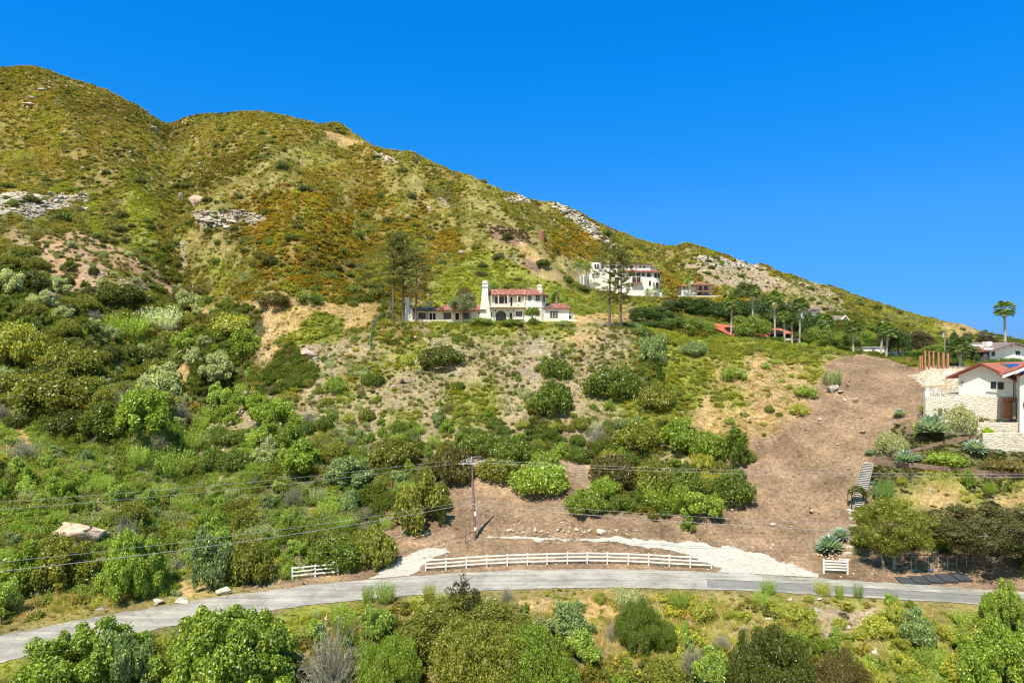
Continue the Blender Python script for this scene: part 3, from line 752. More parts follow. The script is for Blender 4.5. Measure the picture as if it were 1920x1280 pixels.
def scatter(name, key, P, S, T, rng, mat_label, cat, aniso=None):
    n = len(P); col, nv = PROT[key]
    me = bpy.data.meshes.new(name)
    me.vertices.add(n); me.vertices.foreach_set('co', P.astype(np.float32).ravel())
    rot = np.zeros((n, 3), np.float32); rot[:, 2] = rng.uniform(0, 6.283, n); rot[:, 0] = rng.normal(0, .12, n); rot[:, 1] = rng.normal(0, .12, n)
    a = me.attributes.new('rot', 'FLOAT_VECTOR', 'POINT'); a.data.foreach_set('vector', rot.ravel())
    a = me.attributes.new('scl', 'FLOAT_VECTOR', 'POINT'); a.data.foreach_set('vector', S.astype(np.float32).ravel())
    a = me.attributes.new('vid', 'INT', 'POINT'); a.data.foreach_set('value', rng.randint(0, nv, n).astype(np.int32))
    a = me.attributes.new('tint', 'FLOAT_COLOR', 'POINT'); a.data.foreach_set('color', np.concatenate([T, np.ones((n, 1))], 1).astype(np.float32).ravel())
    o = add_obj(name, me, kind='stuff'); tag(o, mat_label, cat)
    g = bpy.data.node_groups.new(name+'_nodes', 'GeometryNodeTree')
    g.interface.new_socket('Geometry', in_out='INPUT', socket_type='NodeSocketGeometry'); g.interface.new_socket('Geometry', in_out='OUTPUT', socket_type='NodeSocketGeometry')
    gi = g.nodes.new('NodeGroupInput'); go = g.nodes.new('NodeGroupOutput')
    ci = g.nodes.new('GeometryNodeCollectionInfo'); ci.inputs[0].default_value = col; ci.inputs[1].default_value = True; ci.inputs[2].default_value = True
    ip = g.nodes.new('GeometryNodeInstanceOnPoints'); ip.inputs['Pick Instance'].default_value = True
    def at_(nm, ty):
        q = g.nodes.new('GeometryNodeInputNamedAttribute'); q.data_type = ty; q.inputs[0].default_value = nm
        return [s for s in q.outputs if s.enabled and s.name == 'Attribute'][0]
    g.links.new(gi.outputs[0], ip.inputs['Points']); g.links.new(ci.outputs[0], ip.inputs['Instance'])
    g.links.new(at_('vid', 'INT'), ip.inputs['Instance Index']); g.links.new(at_('scl', 'FLOAT_VECTOR'), ip.inputs['Scale'])
    er = g.nodes.new('FunctionNodeEulerToRotation'); g.links.new(at_('rot', 'FLOAT_VECTOR'), er.inputs[0]); g.links.new(er.outputs[0], ip.inputs['Rotation'])
    g.links.new(ip.outputs[0], go.inputs[0])
    md = o.modifiers.new('scatter', 'NODES'); md.node_group = g
    return o
# palettes (leaf albedo, linear)
DK = (.070,.098,.020); OL = (.19,.170,.036); GO = (.37,.235,.035); YG = (.33,.33,.055); LG = (.22,.275,.065); SG = (.29,.30,.17)
TN = (.56,.435,.25); PT = (.66,.54,.36); BR = (.24,.155,.09); GG = (.20,.21,.05); WS = (.50,.44,.35); PK = (.42,.29,.20); GY_ = (.36,.33,.28); RU = (.25,.12,.04); YE = (.45,.36,.03)
# class -> [(kind, density per m2 (near), radius lo, hi, height factor, [colours])]
SPEC = {
 'o': [('clump', 1.1, .5, 1.3, .75, [GO, GO, (.30,.20,.03), (.27,.19,.03), OL, (.22,.16,.03), GO, YG, (.24,.20,.035)]), ('grass', .35, .7, 1.3, 1.0, [TN, YG, (.3,.27,.09)]), ('stone', .02, .15, .6, 1, [WS, PK, GY_])],
 'g': [('clump', .9, .5, 1.2, .75, [OL, (.26,.20,.045), GG, (.11,.12,.03), OL, YG, (.29,.22,.045), SG, (.27,.24,.06)]), ('grass', 1.5, .7, 1.3, 1.0, [(.38,.34,.12), TN, (.36,.35,.09), (.28,.26,.09)]), ('stone', .035, .15, .7, 1, [WS, PK, GY_])],
 'y': [('clump', 1.0, .3, .9, .7, [YG, YG, (.26,.26,.03), LG, GG, (.30,.27,.03)]), ('grass', 1.3, .5, 1.0, 1.1, [YG, (.28,.30,.06), (.36,.33,.10), LG]), ('stone', .01, .1, .3, 1, [WS])],
 'l': [('shoot', 1.7, .4, 1.0, 1.0, [(.27,.35,.07), (.26,.32,.07), (.20,.27,.06), SG, YG, (.25,.31,.10)]), ('bush', .35, .5, 1.1, 1.0, [LG, GG, (.22,.28,.06), SG, (.16,.21,.04)]), ('grass', .8, .5, 1.0, 1.2, [(.25,.28,.08), LG, TN, (.3,.3,.12)]), ('stone', .05, .1, .4, 1, [WS, PK])],
 'p': [('clump', 1.1, .45, 1.2, .7, [(.27,.22,.05), (.26,.21,.045), (.32,.235,.045), (.22,.19,.045), (.30,.29,.065), (.29,.215,.04), (.22,.21,.05)]), ('grass', 1.5, .6, 1.2, 1.0, [TN, (.46,.39,.16), (.36,.32,.12)]), ('stone', .04, .2, .8, 1, [WS, PK, GY_])],
 'u': [('grass', 2.2, .6, 1.1, .9, [(.44,.40,.16), (.34,.34,.11), TN, (.40,.34,.14)]), ('clump', .35, .4, 1.0, .7, [OL, GG, YG, GO]), ('stone', .04, .15, .5, 1, [WS, PK])],
 't': [('grass', 3.0, .35, .8, .9, [TN, TN, PT, (.50,.385,.22), (.40,.34,.16), (.46,.34,.19)]), ('clump', .12, .25, .6, .8, [GG, OL, YG, SG]), ('stone', .05, .08, .3, 1, [WS, PK])],
 'm': [('grass', 1.2, .35, .8, .9, [TN, (.34,.32,.12), (.25,.27,.09), PT]), ('bush', .32, .25, .65, 1.0, [GG, OL, (.20,.19,.12), (.15,.12,.07), LG, SG, DK]), ('shoot', .35, .3, .7, 1.0, [SG, LG, GG, (.24,.23,.14)]), ('stone', .75, .06, .42, 1, [WS, PK, GY_, (.40,.33,.25)])],
 'n': [('grass', .6, .35, .8, .9, [TN, (.34,.30,.14)]), ('bush', .16, .25, .7, .9, [OL, (.16,.13,.08), DK, SG]), ('stone', 1.5, .08, .6, 1, [WS, GY_, PK, WS, (.36,.30,.23)])],
 'd': [('grass', .40, .15, .42, .28, [(.44,.33,.19), (.34,.25,.15), (.28,.19,.12), (.28,.24,.12)]), ('clump', .05, .1, .28, .5, [(.22,.15,.10), GG, (.30,.22,.14)]), ('stone', .90, .035, .22, .8, [WS, PK, WS, (.30,.22,.15)])],
 'r': [('stone', 1.7, .2, 1.1, .8, [(.50,.45,.38), GY_, (.52,.48,.42), WS, (.38,.34,.28)]), ('clump', .55, .4, .9, .7, [OL, DK, GG]), ('grass', .5, .5, .9, .8, [TN])],
 'q': [('grass', 4.0, .45, 1.0, 1.15, [(.42,.37,.12), (.36,.33,.10), (.50,.39,.18), (.30,.31,.09), (.44,.30,.13), (.38,.36,.10)]), ('shoot', .5, .3, .7, 1.0, [YG, LG, (.30,.30,.08)]), ('clump', .2, .2, .5, .7, [YG, GG, OL]), ('stone', .05, .06, .25, 1, [WS, PK])],
 'w': [('stone', 5.0, .16, .62, .8, [(.66,.58,.46), (.60,.50,.38), (.70,.64,.53), (.52,.42,.30)]), ('grass', .15, .2, .4, .6, [TN])],
 's': [('stone', .12, .1, .5, .8, [PK, (.44,.30,.20), WS]), ('bush', .28, .4, .9, .8, [SG, (.11,.14,.08), GG, OL]), ('grass', .5, .5, 1.0, .7, [TN, PT, (.45,.28,.15)])],
 'b': [('clump', .8, .4, .9, .5, [(.17,.115,.07), (.14,.10,.06), BR]), ('grass', .5, .5, .9, .8, [BR, TN])],
 'k': [('bush', .75, .6, 1.25, 1.0, [(.12,.15,.03), (.10,.13,.028), (.16,.17,.035), OL, (.13,.17,.04)]), ('shoot', .4, .5, 1.0, 1.1, [GG, LG, OL]), ('grass', .2, .5, .9, 1, [(.25,.25,.1)])],
 'a': [('clump', 5.0, .25, .55, .45, [(.10,.10,.04), (.12,.12,.05), (.09,.085,.04), GG]), ('grass', .5, .35, .7, .8, [(.30,.28,.1), GG, LG, TN]), ('stone', .06, .05, .18, 1, [WS, PK])],
}
DMUL = {'clump': 2.6, 'bush': 2.6, 'shoot': 2.6, 'grass': 3.0, 'stone': 1.7}
KEEPOUT = []   # (x0,x1,y0,y1) world rectangles with no ground cover
def ground_cover():
    rng = np.random.RandomState(5)
    sel_r = np.nonzero((gY >= 45) & (gY <= 445))[0]; sel_c = np.nonzero((gpx >= -60) & (gpx <= 1980))[0]
    r0, r1, c0, c1 = sel_r[0], sel_r[-1], sel_c[0], sel_c[-1]
    X = GX[r0:r1+1, c0:c1+1]; Y = GY[r0:r1+1, c0:c1+1]; Z = GZ[r0:r1+1, c0:c1+1]
    # visible cells : angle above every nearer cell (plants stand up to 1 m)
    ang = (Z+1.2)/Y; mx = np.maximum.accumulate(Z/Y, 0); vis = ang[:-1, :-1] >= mx[:-1, :-1]-1e-9
    du = X[:-1, 1:]-X[:-1, :-1]; dy = Y[1:, :-1]-Y[:-1, :-1]
    area = du*dy*np.sqrt(1+((Z[1:, :-1]-Z[:-1, :-1])/dy)**2)
    inframe = (640-Z[:-1, :-1]/Y[:-1, :-1]*F) < 1330
    area = area*vis*inframe
    LODY = np.maximum(Y[:-1, :-1], 95)/95.0
    rate = 9.6*area/LODY**0.85          # candidates, thinned by class below
    tot = rate.sum(); n = int(tot)
    cs = np.cumsum(rate.ravel()); pick = np.searchsorted(cs, rng.rand(n)*cs[-1])
    i, j = np.unravel_index(np.clip(pick, 0, rate.size-1), rate.shape)
    fi, fj = rng.rand(n), rng.rand(n)
    Yc = Y[i, j]+fi*(Y[i+1, j]-Y[i, j]); uc = gu[c0+j]+fj*(gu[c0+j+1]-gu[c0+j]); Xc = uc*Yc; Zc = HT(Xc, Yc)
    cl = classify(Xc, Yc, Zc, 13, rng)
    pxc = uc*F+960
    lod = (np.maximum(Yc, 95)/95.0)**.42
    road = (Yc > YN(pxc)-0.5) & (Yc < YF(pxc)+0.6)
    soft = np.clip(np.minimum(np.abs(Yc-YN(pxc)), np.abs(Yc-YF(pxc)))/2.5, 0.35, 1.0)
    ko = np.zeros(n, bool)
    for (a, b, c, d) in KEEPOUT: ko |= (Xc > a) & (Xc < b) & (Yc > c) & (Yc < d)
    pyc = 640-Zc/Yc*F
    grav = inpoly(pxc, pyc, [(1120,1003),(1300,1014),(1400,1028),(1500,1060),(1545,1090),(1325,1090),(1340,1066),(1230,1030),(1120,1020)]) | inpoly(pxc, pyc, [(690,1090),(740,1046),(840,1022),(835,1040),(770,1084)])
    ok = ~road & ~ko & ~grav
    out = {k: ([], [], []) for k in PROT}
    # patchiness so cover is uneven
    patch = np.clip(0.62+0.9*fbm(Xc/(3.2*lod), Yc/(3.2*lod), 3), .12, 1.25)
    for c in KEYS:
        m = np.nonzero((cl == KI[c]) & ok)[0]
        if not len(m): continue
        r = rng.rand(len(m))*3.2*1.0; acc = 0
        for kind, dens, lo, hi, hf, cols in SPEC[c]:
            pt = patch[m] if kind not in ('stone',) else np.clip(1.6-patch[m], .3, 1.6)
            q = (r >= acc) & (r < acc+dens*1.0*pt) if False else (rng.rand(len(m))*9.6 < dens*DMUL[kind]*pt)
            mm = m[q]; k = len(mm)
            if not k: continue
            s = lo+(hi-lo)*rng.rand(k)**1.7
            s = s*lod[mm]*(soft[mm] if kind != 'stone' else 1)
            cc = np.array(cols)[rng.randint(0, len(cols), k)]
            # neighbours of one sort grow together
            nb = fbm(Xc[mm]/(9*lod[mm])+KI[c], Yc[mm]/(9*lod[mm]), 3)
            alt = np.array(cols)[np.clip(((nb+.55)/1.1*len(cols)).astype(int), 0, len(cols)-1)]
            cc = np.where(rng.rand(k, 1) < .8, alt, cc)
            kf = (.22*np.clip((Yc[mm]-150)/60, 0, 1))[:, None]; cc = cc*(1-kf)+np.array(cols).mean(0)*kf
            cc = cc*(1.18 if kind != 'stone' else 1.0)*rng.uniform(.8, 1.2, (k, 1))*rng.uniform(.92, 1.08, (k, 3))
            cc = cc*(1+.42*fbm(Xc[mm]/42+9, Yc[mm]/60, 4))[:, None]*np.array([1, 1, 1])
            S = np.stack([s*rng.uniform(.85, 1.15, k), s*rng.uniform(.85, 1.15, k), s*hf*rng.uniform(.75, 1.2, k)], 1)
            sink = .05*s if kind != 'stone' else .12*s
            out[kind][0].append(np.stack([Xc[mm], Yc[mm], Zc[mm]-sink], 1)); out[kind][1].append(S); out[kind][2].append(cc)
    names = {'clump': ('low_scrub', 'low olive and golden scrub covering the slopes', 'scrub'), 'bush': ('small_bushes', 'small green and grey bushes covering the lower hillside', 'scrub'),
             'shoot': ('leafy_weeds', 'light green leafy weeds and young shoots on the slopes', 'weeds'), 'grass': ('wild_grass', 'dry tan and green wild grass on the slopes', 'grass'),
             'stone': ('loose_stones', 'pale loose stones and rubble strewn over the slopes', 'stones')}
    for k, (P, S, T) in out.items():
        if not P: continue
        P = np.concatenate(P); S = np.concatenate(S); T = np.concatenate(T)
        nm, lb, ct = names[k]
        scatter(nm, k, P, S, T, rng, lb, ct)
# ------------------------------------------------------------------ shrubs that stand out one by one
SM = {
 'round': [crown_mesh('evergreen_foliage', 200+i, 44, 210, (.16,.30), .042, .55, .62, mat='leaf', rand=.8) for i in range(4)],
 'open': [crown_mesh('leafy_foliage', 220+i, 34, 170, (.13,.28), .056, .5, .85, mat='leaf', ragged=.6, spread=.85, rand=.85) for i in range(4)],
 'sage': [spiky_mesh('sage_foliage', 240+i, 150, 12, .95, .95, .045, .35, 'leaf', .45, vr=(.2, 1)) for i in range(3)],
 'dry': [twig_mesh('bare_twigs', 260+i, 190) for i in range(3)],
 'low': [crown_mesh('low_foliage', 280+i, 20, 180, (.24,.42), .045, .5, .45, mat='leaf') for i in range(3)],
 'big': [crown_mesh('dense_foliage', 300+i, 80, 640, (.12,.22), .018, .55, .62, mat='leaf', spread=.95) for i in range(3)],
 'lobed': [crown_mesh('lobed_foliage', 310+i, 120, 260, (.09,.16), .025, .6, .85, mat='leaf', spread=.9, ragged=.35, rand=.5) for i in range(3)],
}
SIZE = {k: (max(abs(v.co.x) for v in ms[0].vertices), max(v.co.z for v in ms[0].vertices)) for k, ms in SM.items()}
NAMES = {'round': 'evergreen_shrub', 'open': 'leafy_shrub', 'sage': 'sage_bush', 'dry': 'dry_brush', 'low': 'low_shrub', 'big': 'dense_thicket_shrub', 'lobed': 'broad_leaf_shrub'}
CATS = {'round': 'shrub', 'open': 'shrub', 'sage': 'bush', 'dry': 'dry bush', 'low': 'shrub', 'big': 'shrub', 'lobed': 'shrub'}
cnt = {}
TAKEN = []
srng = random.Random(11)
C_ = {'dk': (.095,.105,.022), 'dg': (.115,.15,.024), 'ol': (.18,.18,.032), 'br': (.21,.265,.042), 'lg': (.27,.34,.075), 'yg': (.30,.295,.05), 'sg': (.33,.35,.20),
      'gy': (.235,.215,.20), 'bn': (.145,.115,.04), 'bl': (.20,.25,.11), 'ye': (.27,.25,.04), 'go': (.28,.19,.03), 'wt': (.45,.48,.36), 'mg': (.195,.255,.036)}
def shrub(kind, P, w, hh, col, label, group=None, name=None):
    ms = SM[kind]; k = cnt.get(kind, 0); cnt[kind] = k+1
    o = bpy.data.objects.new(name or NAMES[kind], ms[k % len(ms)]); COL.objects.link(o)
    sx, sz = SIZE[kind]
    o.location = (P.x, P.y, P.z-0.06*hh)
    o.rotation_euler = (0, 0, srng.uniform(0, 6.28))
    s = w/2/sx; d = srng.uniform(.9, 1.1)
    o.scale = (s*d, s/d, hh*1.06/sz)
    c = C_[col]; f = srng.uniform(.85, 1.15); f *= 1.5; o.color = (c[0]*f, c[1]*f, c[2]*f, 1)
    TAKEN.append((P.x, P.y, w/2))
    return tag(o, label, CATS[kind], group)
# px, base py, width px, height px, kind, colour, label
HAND = [
 (828,684,92,42,'round','dk','dark dome-shaped evergreen shrub alone on the slope below the low wing of the villa'),
 (1044,706,66,42,'round','dg','small dark round shrub just above the larger pair in the middle of the slope'),
 (1036,772,86,66,'round','dg','tall dark rounded shrub touching the small round one above it, middle of the slope'),
 (1148,740,104,62,'round','dg','broad dark green domed shrub right of the middle pair on the slope'),
 (1233,764,72,54,'round','ol','olive domed shrub beside the bright yellow-green patch on the slope'),
 (1012,918,108,62,'round','br','bright green clipped-looking dome shrub on bare soil right of the utility pole'),
 (1020,872,70,30,'low','br','small bright green shrub poking up behind the clipped-looking dome shrub'),
 (1096,960,76,50,'round','br','smaller bright green dome shrub on bare dirt above the row of white stones'),
 (1148,902,86,60,'round','bn','brownish olive dome shrub right of the weathered plank steps'),
 (1135,925,60,36,'round','mg','mid green shrub at the foot of the brownish dome by the plank steps'),
 (1166,952,52,30,'round','dg','small round green shrub on bare dirt, rightmost of the trio by the dome shrubs'),
 (1226,915,90,62,'round','ol','olive rounded shrub in the thick clump right of the plank steps'),
 (1285,925,80,52,'round','dg','dark green shrub behind the feathery bright bush on the lower slope'),
 (1245,952,95,55,'sage','br','feathery bright green bush with upright shoots at the edge of the bare dirt'),
 (1318,972,90,52,'open','br','bright leafy shrub at the lowest edge of the clump right of centre'),
 (1375,942,80,66,'round','dg','dark green rounded shrub alone at the right end of the lower clump'),
 (1290,996,32,26,'open','mg','tiny green shrub on bare dirt just above the gravel drive'),
 (1378,868,70,64,'open','dg','leafy shrub with bare white twigs at the edge of the bare dirt swath'),
 (1320,852,80,52,'round','mg','mid green shrub in the upper row of the right-hand thicket'),
 (1262,842,90,50,'open','mg','leafy green shrub in the middle of the upper right-hand thicket'),
 (1195,838,92,56,'round','ol','olive shrub at the left end of the upper right-hand thicket'),
 (1180,812,70,30,'open','bl','bluish green leafy shrub at the top of the right-hand thicket'),
 (1330,905,46,24,'low','ye','yellow-flowered low shrub among the dark shrubs of the right thicket'),
 (1404,862,30,22,'round','ol','small round olive shrub at the border of the dirt swath'),
 (848,900,88,72,'round','bn','dark brownish shrub directly behind the top of the utility pole'),
 (935,893,92,42,'round','ol','olive spreading shrub right behind the utility pole crossarm'),
 (960,862,84,50,'round','dg','dark green shrub up the slope from the olive spreading shrub'),
 (900,848,80,44,'round','dg','dark green shrub in the upper row above the utility pole'),
 (795,990,112,100,'open','ol','large leafy olive bush at the left edge of the bare dirt'),
 (700,1052,92,70,'round','ol','spreading olive shrub at the left mouth of the gravel drive'),
 (628,1058,110,58,'round','dg','dark shrub above the short white fence section'),
 (740,868,92,52,'round','ol','brownish olive shrub left of the dark shrub behind the pole'),
 (655,905,100,45,'open','bl','blue-green leafy bush in the weedy slope left of the pole'),
 (560,882,110,52,'open','mg','mid green leafy bush in the centre of the weedy left slope'),
 (517,800,106,50,'open','mg','broad dark leafy bush below the rocky ledge left of the villa'),
 (388,1098,96,100,'open','bl','bluish leafy bush with white blossom beside the dark hollow by the road'),
 (470,1085,96,88,'round','ol','olive rounded bush right of the blossoming bush near the road'),
 (250,1112,118,122,'lobed','mg','tall bright leafy bush right of the big sandstone boulder'),
 (120,1095,120,76,'open','ol','brownish olive bush in front of the big sandstone boulder'),
 (40,1110,100,80,'open','mg','green bush at the left edge above the road'),
 (1300,664,52,28,'round','bl','small dark bluish shrub on the bright green crest right of the villa'),
 (1226,680,62,56,'open','bl','bluish leafy shrub by the green netting right of the villa'),
 (1205,632,40,22,'low','dg','low green shrub at the corner of the green netting'),
 (700,720,46,26,'round','dg','small dark shrub on dry grass below the green net fence'),
 (630,735,42,34,'round','mg','small green upright shrub on the rocky slope left of centre'),
 (1375,712,56,24,'low','br','low bright green shrub on the tan slope under the palms'),
 (1510,742,50,22,'low','br','low bright green shrub beside the top of the dirt swath'),
 (1500,775,44,20,'low','yg','yellow-green mound left of the grey boulder by the dirt swath'),
 (1560,722,40,32,'sage','bl','grey-green tuft of shoots above the grey boulder'),
 (960,610,50,14,'round','dg','dark green shrub in front of the arched window of the villa'),
 (1000,609,24,14,'round','dg','small round shrub at the foot of the villa bay window'),
 (900,608,60,14,'low','dg','low dark planting against the villa terrace wall'),
 (795,601,18,10,'round','br','small bright round shrub in front of the villa porch'),
 (1052,611,30,12,'low','bl','blue-green low planting at the right wing of the villa'),
 (515,572,66,26,'round','bn','dark tangled shrub on the pale outcrop above the dry grass'),
 (870,556,30,22,'round','bn','dark brown shrub on the slope left of the main chimney'),
 (580,570,60,26,'low','dg','low dark shrub at the upper edge of the dry grass terrace'),
 (440,625,80,40,'low','yg','yellow-green vine mound on the spur left of the dry grass'),
 (455,668,80,50,'open','mg','dense green bush on the spur left of the dry grass'),
 (410,710,90,48,'open','sg','grey-green bush at the foot of the tan spur'),
 (345,660,70,40,'open','br','bright green leafy bush at the left foot of the tan spur'),
 (300,615,80,40,'sage','wt','silvery pale bush in the middle of the gully'),
 (240,630,76,46,'sage','lg','pale green feathery bush in the gully left of the silvery one'),
 (352,588,60,44,'open','sg','grey-green twiggy bush at the head of the gully'),
 (365,560,80,28,'round','bn','dark flat-topped shrub at the head of the gully'),
 (225,565,90,40,'round','dk','dark shrub on the orange soil left of the gully'),
 (310,745,110,60,'open','sg','large greyish green bush in the gully floor'),
 (265,800,110,70,'open','mg','bright mid green bush low in the gully'),
 (190,820,100,60,'open','dg','deep green bush left of the bright one low in the gully'),
 (100,765,140,80,'round','ol','wide olive bush on the left spur with grey dead branches beside it'),
 (30,680,110,90,'round','yg','yellowish olive bush at the left edge of the spur'),
 (130,700,110,60,'round','ol','olive bush just right of the yellowish one on the left spur'),
 (45,860,80,40,'dry','gy','grey dead brush under the wide olive bush on the left spur'),
 (100,745,60,28,'dry','gy','grey bare branches tangled in the olive bush on the left spur'),
 (298,838,50,26,'dry','gy','bare grey twigs right of the deep green gully bush'),
 (1222,812,1,1,'dry','gy',None),
 (1120,828,52,40,'dry','gy','grey leafless shrub left of the right-hand thicket'),
 # nearest slope, below the road
 (150,1300,230,130,'lobed','mg','big bright leafy shrub nearest the lower left corner, beside the road'),
 (425,1320,250,190,'lobed','mg','huge bright leafy shrub in the foreground overlapping the road'),
 (230,1300,110,120,'open','bl','blue-green leafy shrub between the two huge foreground shrubs'),
 (900,1300,190,140,'big','ol','darker left half of the huge foreground thicket below the road bend'),
 (1000,1310,150,140,'big','mg','brighter right half of the huge foreground thicket'),
 (870,1215,230,90,'big','ol','upper dome of the huge foreground thicket, under the leaning sapling'),
 (730,1300,120,110,'big','mg','mid green shrub right of the grey dead brush in the foreground'),
 (700,1195,70,60,'open','lg','fresh light green shrub below the road, left of the sapling'),
 (620,1300,165,135,'dry','gy','large mass of silver-grey dead brush in the foreground'),
 (530,1290,70,50,'big','ol','small olive shrub in front of the silver-grey dead brush'),
 (1200,1208,88,84,'big','dg','dark glossy shrub alone below the middle of the road'),
 (1240,1212,60,50,'big','dg','lower dark shrub leaning on the glossy one below the road'),
 (1070,1185,100,50,'open','bl','blue-green spreading bush beside the dry grass under the road'),
 (1090,1230,80,50,'open','lg','pale green bush below the spreading blue-green one'),
 (1150,1195,44,36,'dry','gy','bleached bare branches beside the dark glossy shrub'),
 (1445,1310,150,140,'big','dk','dark evergreen shrub with two rounded tops in the right foreground'),
 (1580,1330,120,110,'big','bn','brownish dark shrub at the bottom edge right of the two-topped one'),
 (1300,1260,70,60,'dry','gy','grey bare brush left of the two-topped dark shrub'),
 (1340,1290,90,70,'open','lg','light green leafy bush under the grey bare brush'),
 (1720,1205,70,60,'open','bl','bluish leafy upright shrub below the road on the right'),
 (1645,1185,70,36,'low','yg','yellow-green spreading shrub next to the rubble patch'),
 (1500,1165,66,34,'low','yg','yellow-green shrub left of the rubble patch below the road'),
 (1885,1200,90,110,'lobed','br','bright lobed shrub reaching over the road at the right edge'),
 (1880,1310,150,140,'lobed','mg','large green shrub filling the lower right corner'),
 (1440,1112,34,28,'sage','br','bright feathery weed at the near edge of the road'),
 (1542,1114,34,26,'sage','yg','yellow-green round weed at the near edge of the road'),
 (1574,1122,18,30,'sage','br','slim bright green weed at the near road edge'),
 (1608,1120,22,28,'sage','bl','slim grey-green weed right of the bright one at the road edge'),
 (690,1130,24,34,'sage','br','bright green feathery weed left of the sapling by the road'),
 (722,1128,42,40,'sage','lg','pale feathery fennel clump at the near road edge'),
 (805,1120,26,26,'sage','yg','yellow flowering weed between fennel and sapling'),
]
for px, py, w, hh, kind, col, lab in HAND:
    if not lab: continue
    P = hit(px, py) if py < 1275 else hit(px, min(py, 1340))
    s = P.y/F
    shrub(kind, P, w*s*1.08, hh*s*1.05, col, lab)
# sapling leaning over the road
def sapling():
    P = hit(868, 1190); s = P.y/F
    t = thing('sapling', 'young reddish-leaved tree standing over the road from the foreground thicket', 'tree', P)
    mb = MB(); top = Vector((-.2, 0, 110*s))
    mb.tube([(0,0,-.3), (.1,0,50*s), top], [.12,.08,.03], 6)
    for k in range(9):
        z = (40+7*k)*s; a = k*2.4; q = Vector((math.cos(a)*26*s, math.sin(a)*20*s, z+16*s)); mb.tube([(0,0,z), q*.6+Vector((0,0,z*.4)), q], [.04,.03,.012], 4)
    mb.build('trunk', M['bark'], t)
    me = crown_mesh('crown', 377, 26, 60, (.16,.26), .055, .5, .9, core=False, spread=.9, ragged=.5)
    c = add_obj('crown', me, t); c.location = (0, 0, 40*s); c.scale = (33*s, 30*s, 58*s); c.color = (.10,.10,.035,1)
sapling()

# bushes spread over whole slopes : everything here can be told apart but nothing sets one off from its neighbours
LABQ = []
CWORD = {'dk': 'dark green', 'dg': 'deep green', 'ol': 'olive', 'br': 'bright green', 'lg': 'pale green', 'yg': 'yellow-green', 'sg': 'grey-green', 'gy': 'grey', 'bn': 'brownish', 'bl': 'blue-green', 'ye': 'yellow-flowered', 'go': 'golden', 'wt': 'silvery', 'mg': 'mid green'}
KWORD = {'round': 'rounded shrub', 'open': 'leafy shrub', 'sage': 'feathery bush', 'dry': 'bare bush', 'low': 'low shrub'}
def fill(poly, n, spacing, wr, hr, mix, label, group, seed, vis=True, lim=None):
    """mix: list of (kind, colour, weight)"""
    rng = random.Random(seed); xs = [p[0] for p in poly]; ys = [p[1] for p in poly]; got = 0; tries = 0
    pa = [np.array([p[0] for p in poly]), np.array([p[1] for p in poly])]
    while got < n and tries < n*60:
        tries += 1
        px, py = rng.uniform(min(xs), max(xs)), rng.uniform(min(ys), max(ys))
        if not inpoly(np.array([px]), np.array([py]), poly)[0]: continue
        P = hit(px, py)
        if abs((640-P.z/P.y*F)-py) > 3: continue
        w = rng.uniform(*wr)*(0.7+.6*rng.random()); r = w/2
        if any((P.x-x)**2+(P.y-y)**2 < ((r+q)*spacing)**2 for x, y, q in TAKEN if abs(P.x-x) < 20): continue
        if P.y < YF(px)+1.0+r and P.y > YN(px)-.4-r: continue
        t = rng.random()*sum(m[2] for m in mix)
        for m in mix:
            t -= m[2]
            if t <= 0: break
        o = shrub(m[0], P, w, w*rng.uniform(*hr), m[1], label[m[0]] if isinstance(label, dict) else label, group[m[0]] if isinstance(group, dict) else group)
        LABQ.append((o, px, py, CWORD[m[1]]+' '+KWORD[m[0]], w))
        got += 1
    return got
def lg(where):
    nm = {'round': 'dark rounded evergreen shrub', 'open': 'loose leafy green shrub', 'sage': 'feathery pale green bush', 'dry': 'grey leafless dry bush', 'low': 'low spreading shrub'}
    return {k: v+' '+where for k, v in nm.items()}, {k: v.replace('shrub', 'shrubs').replace('bush', 'bushes')+' '+where for k, v in nm.items()}
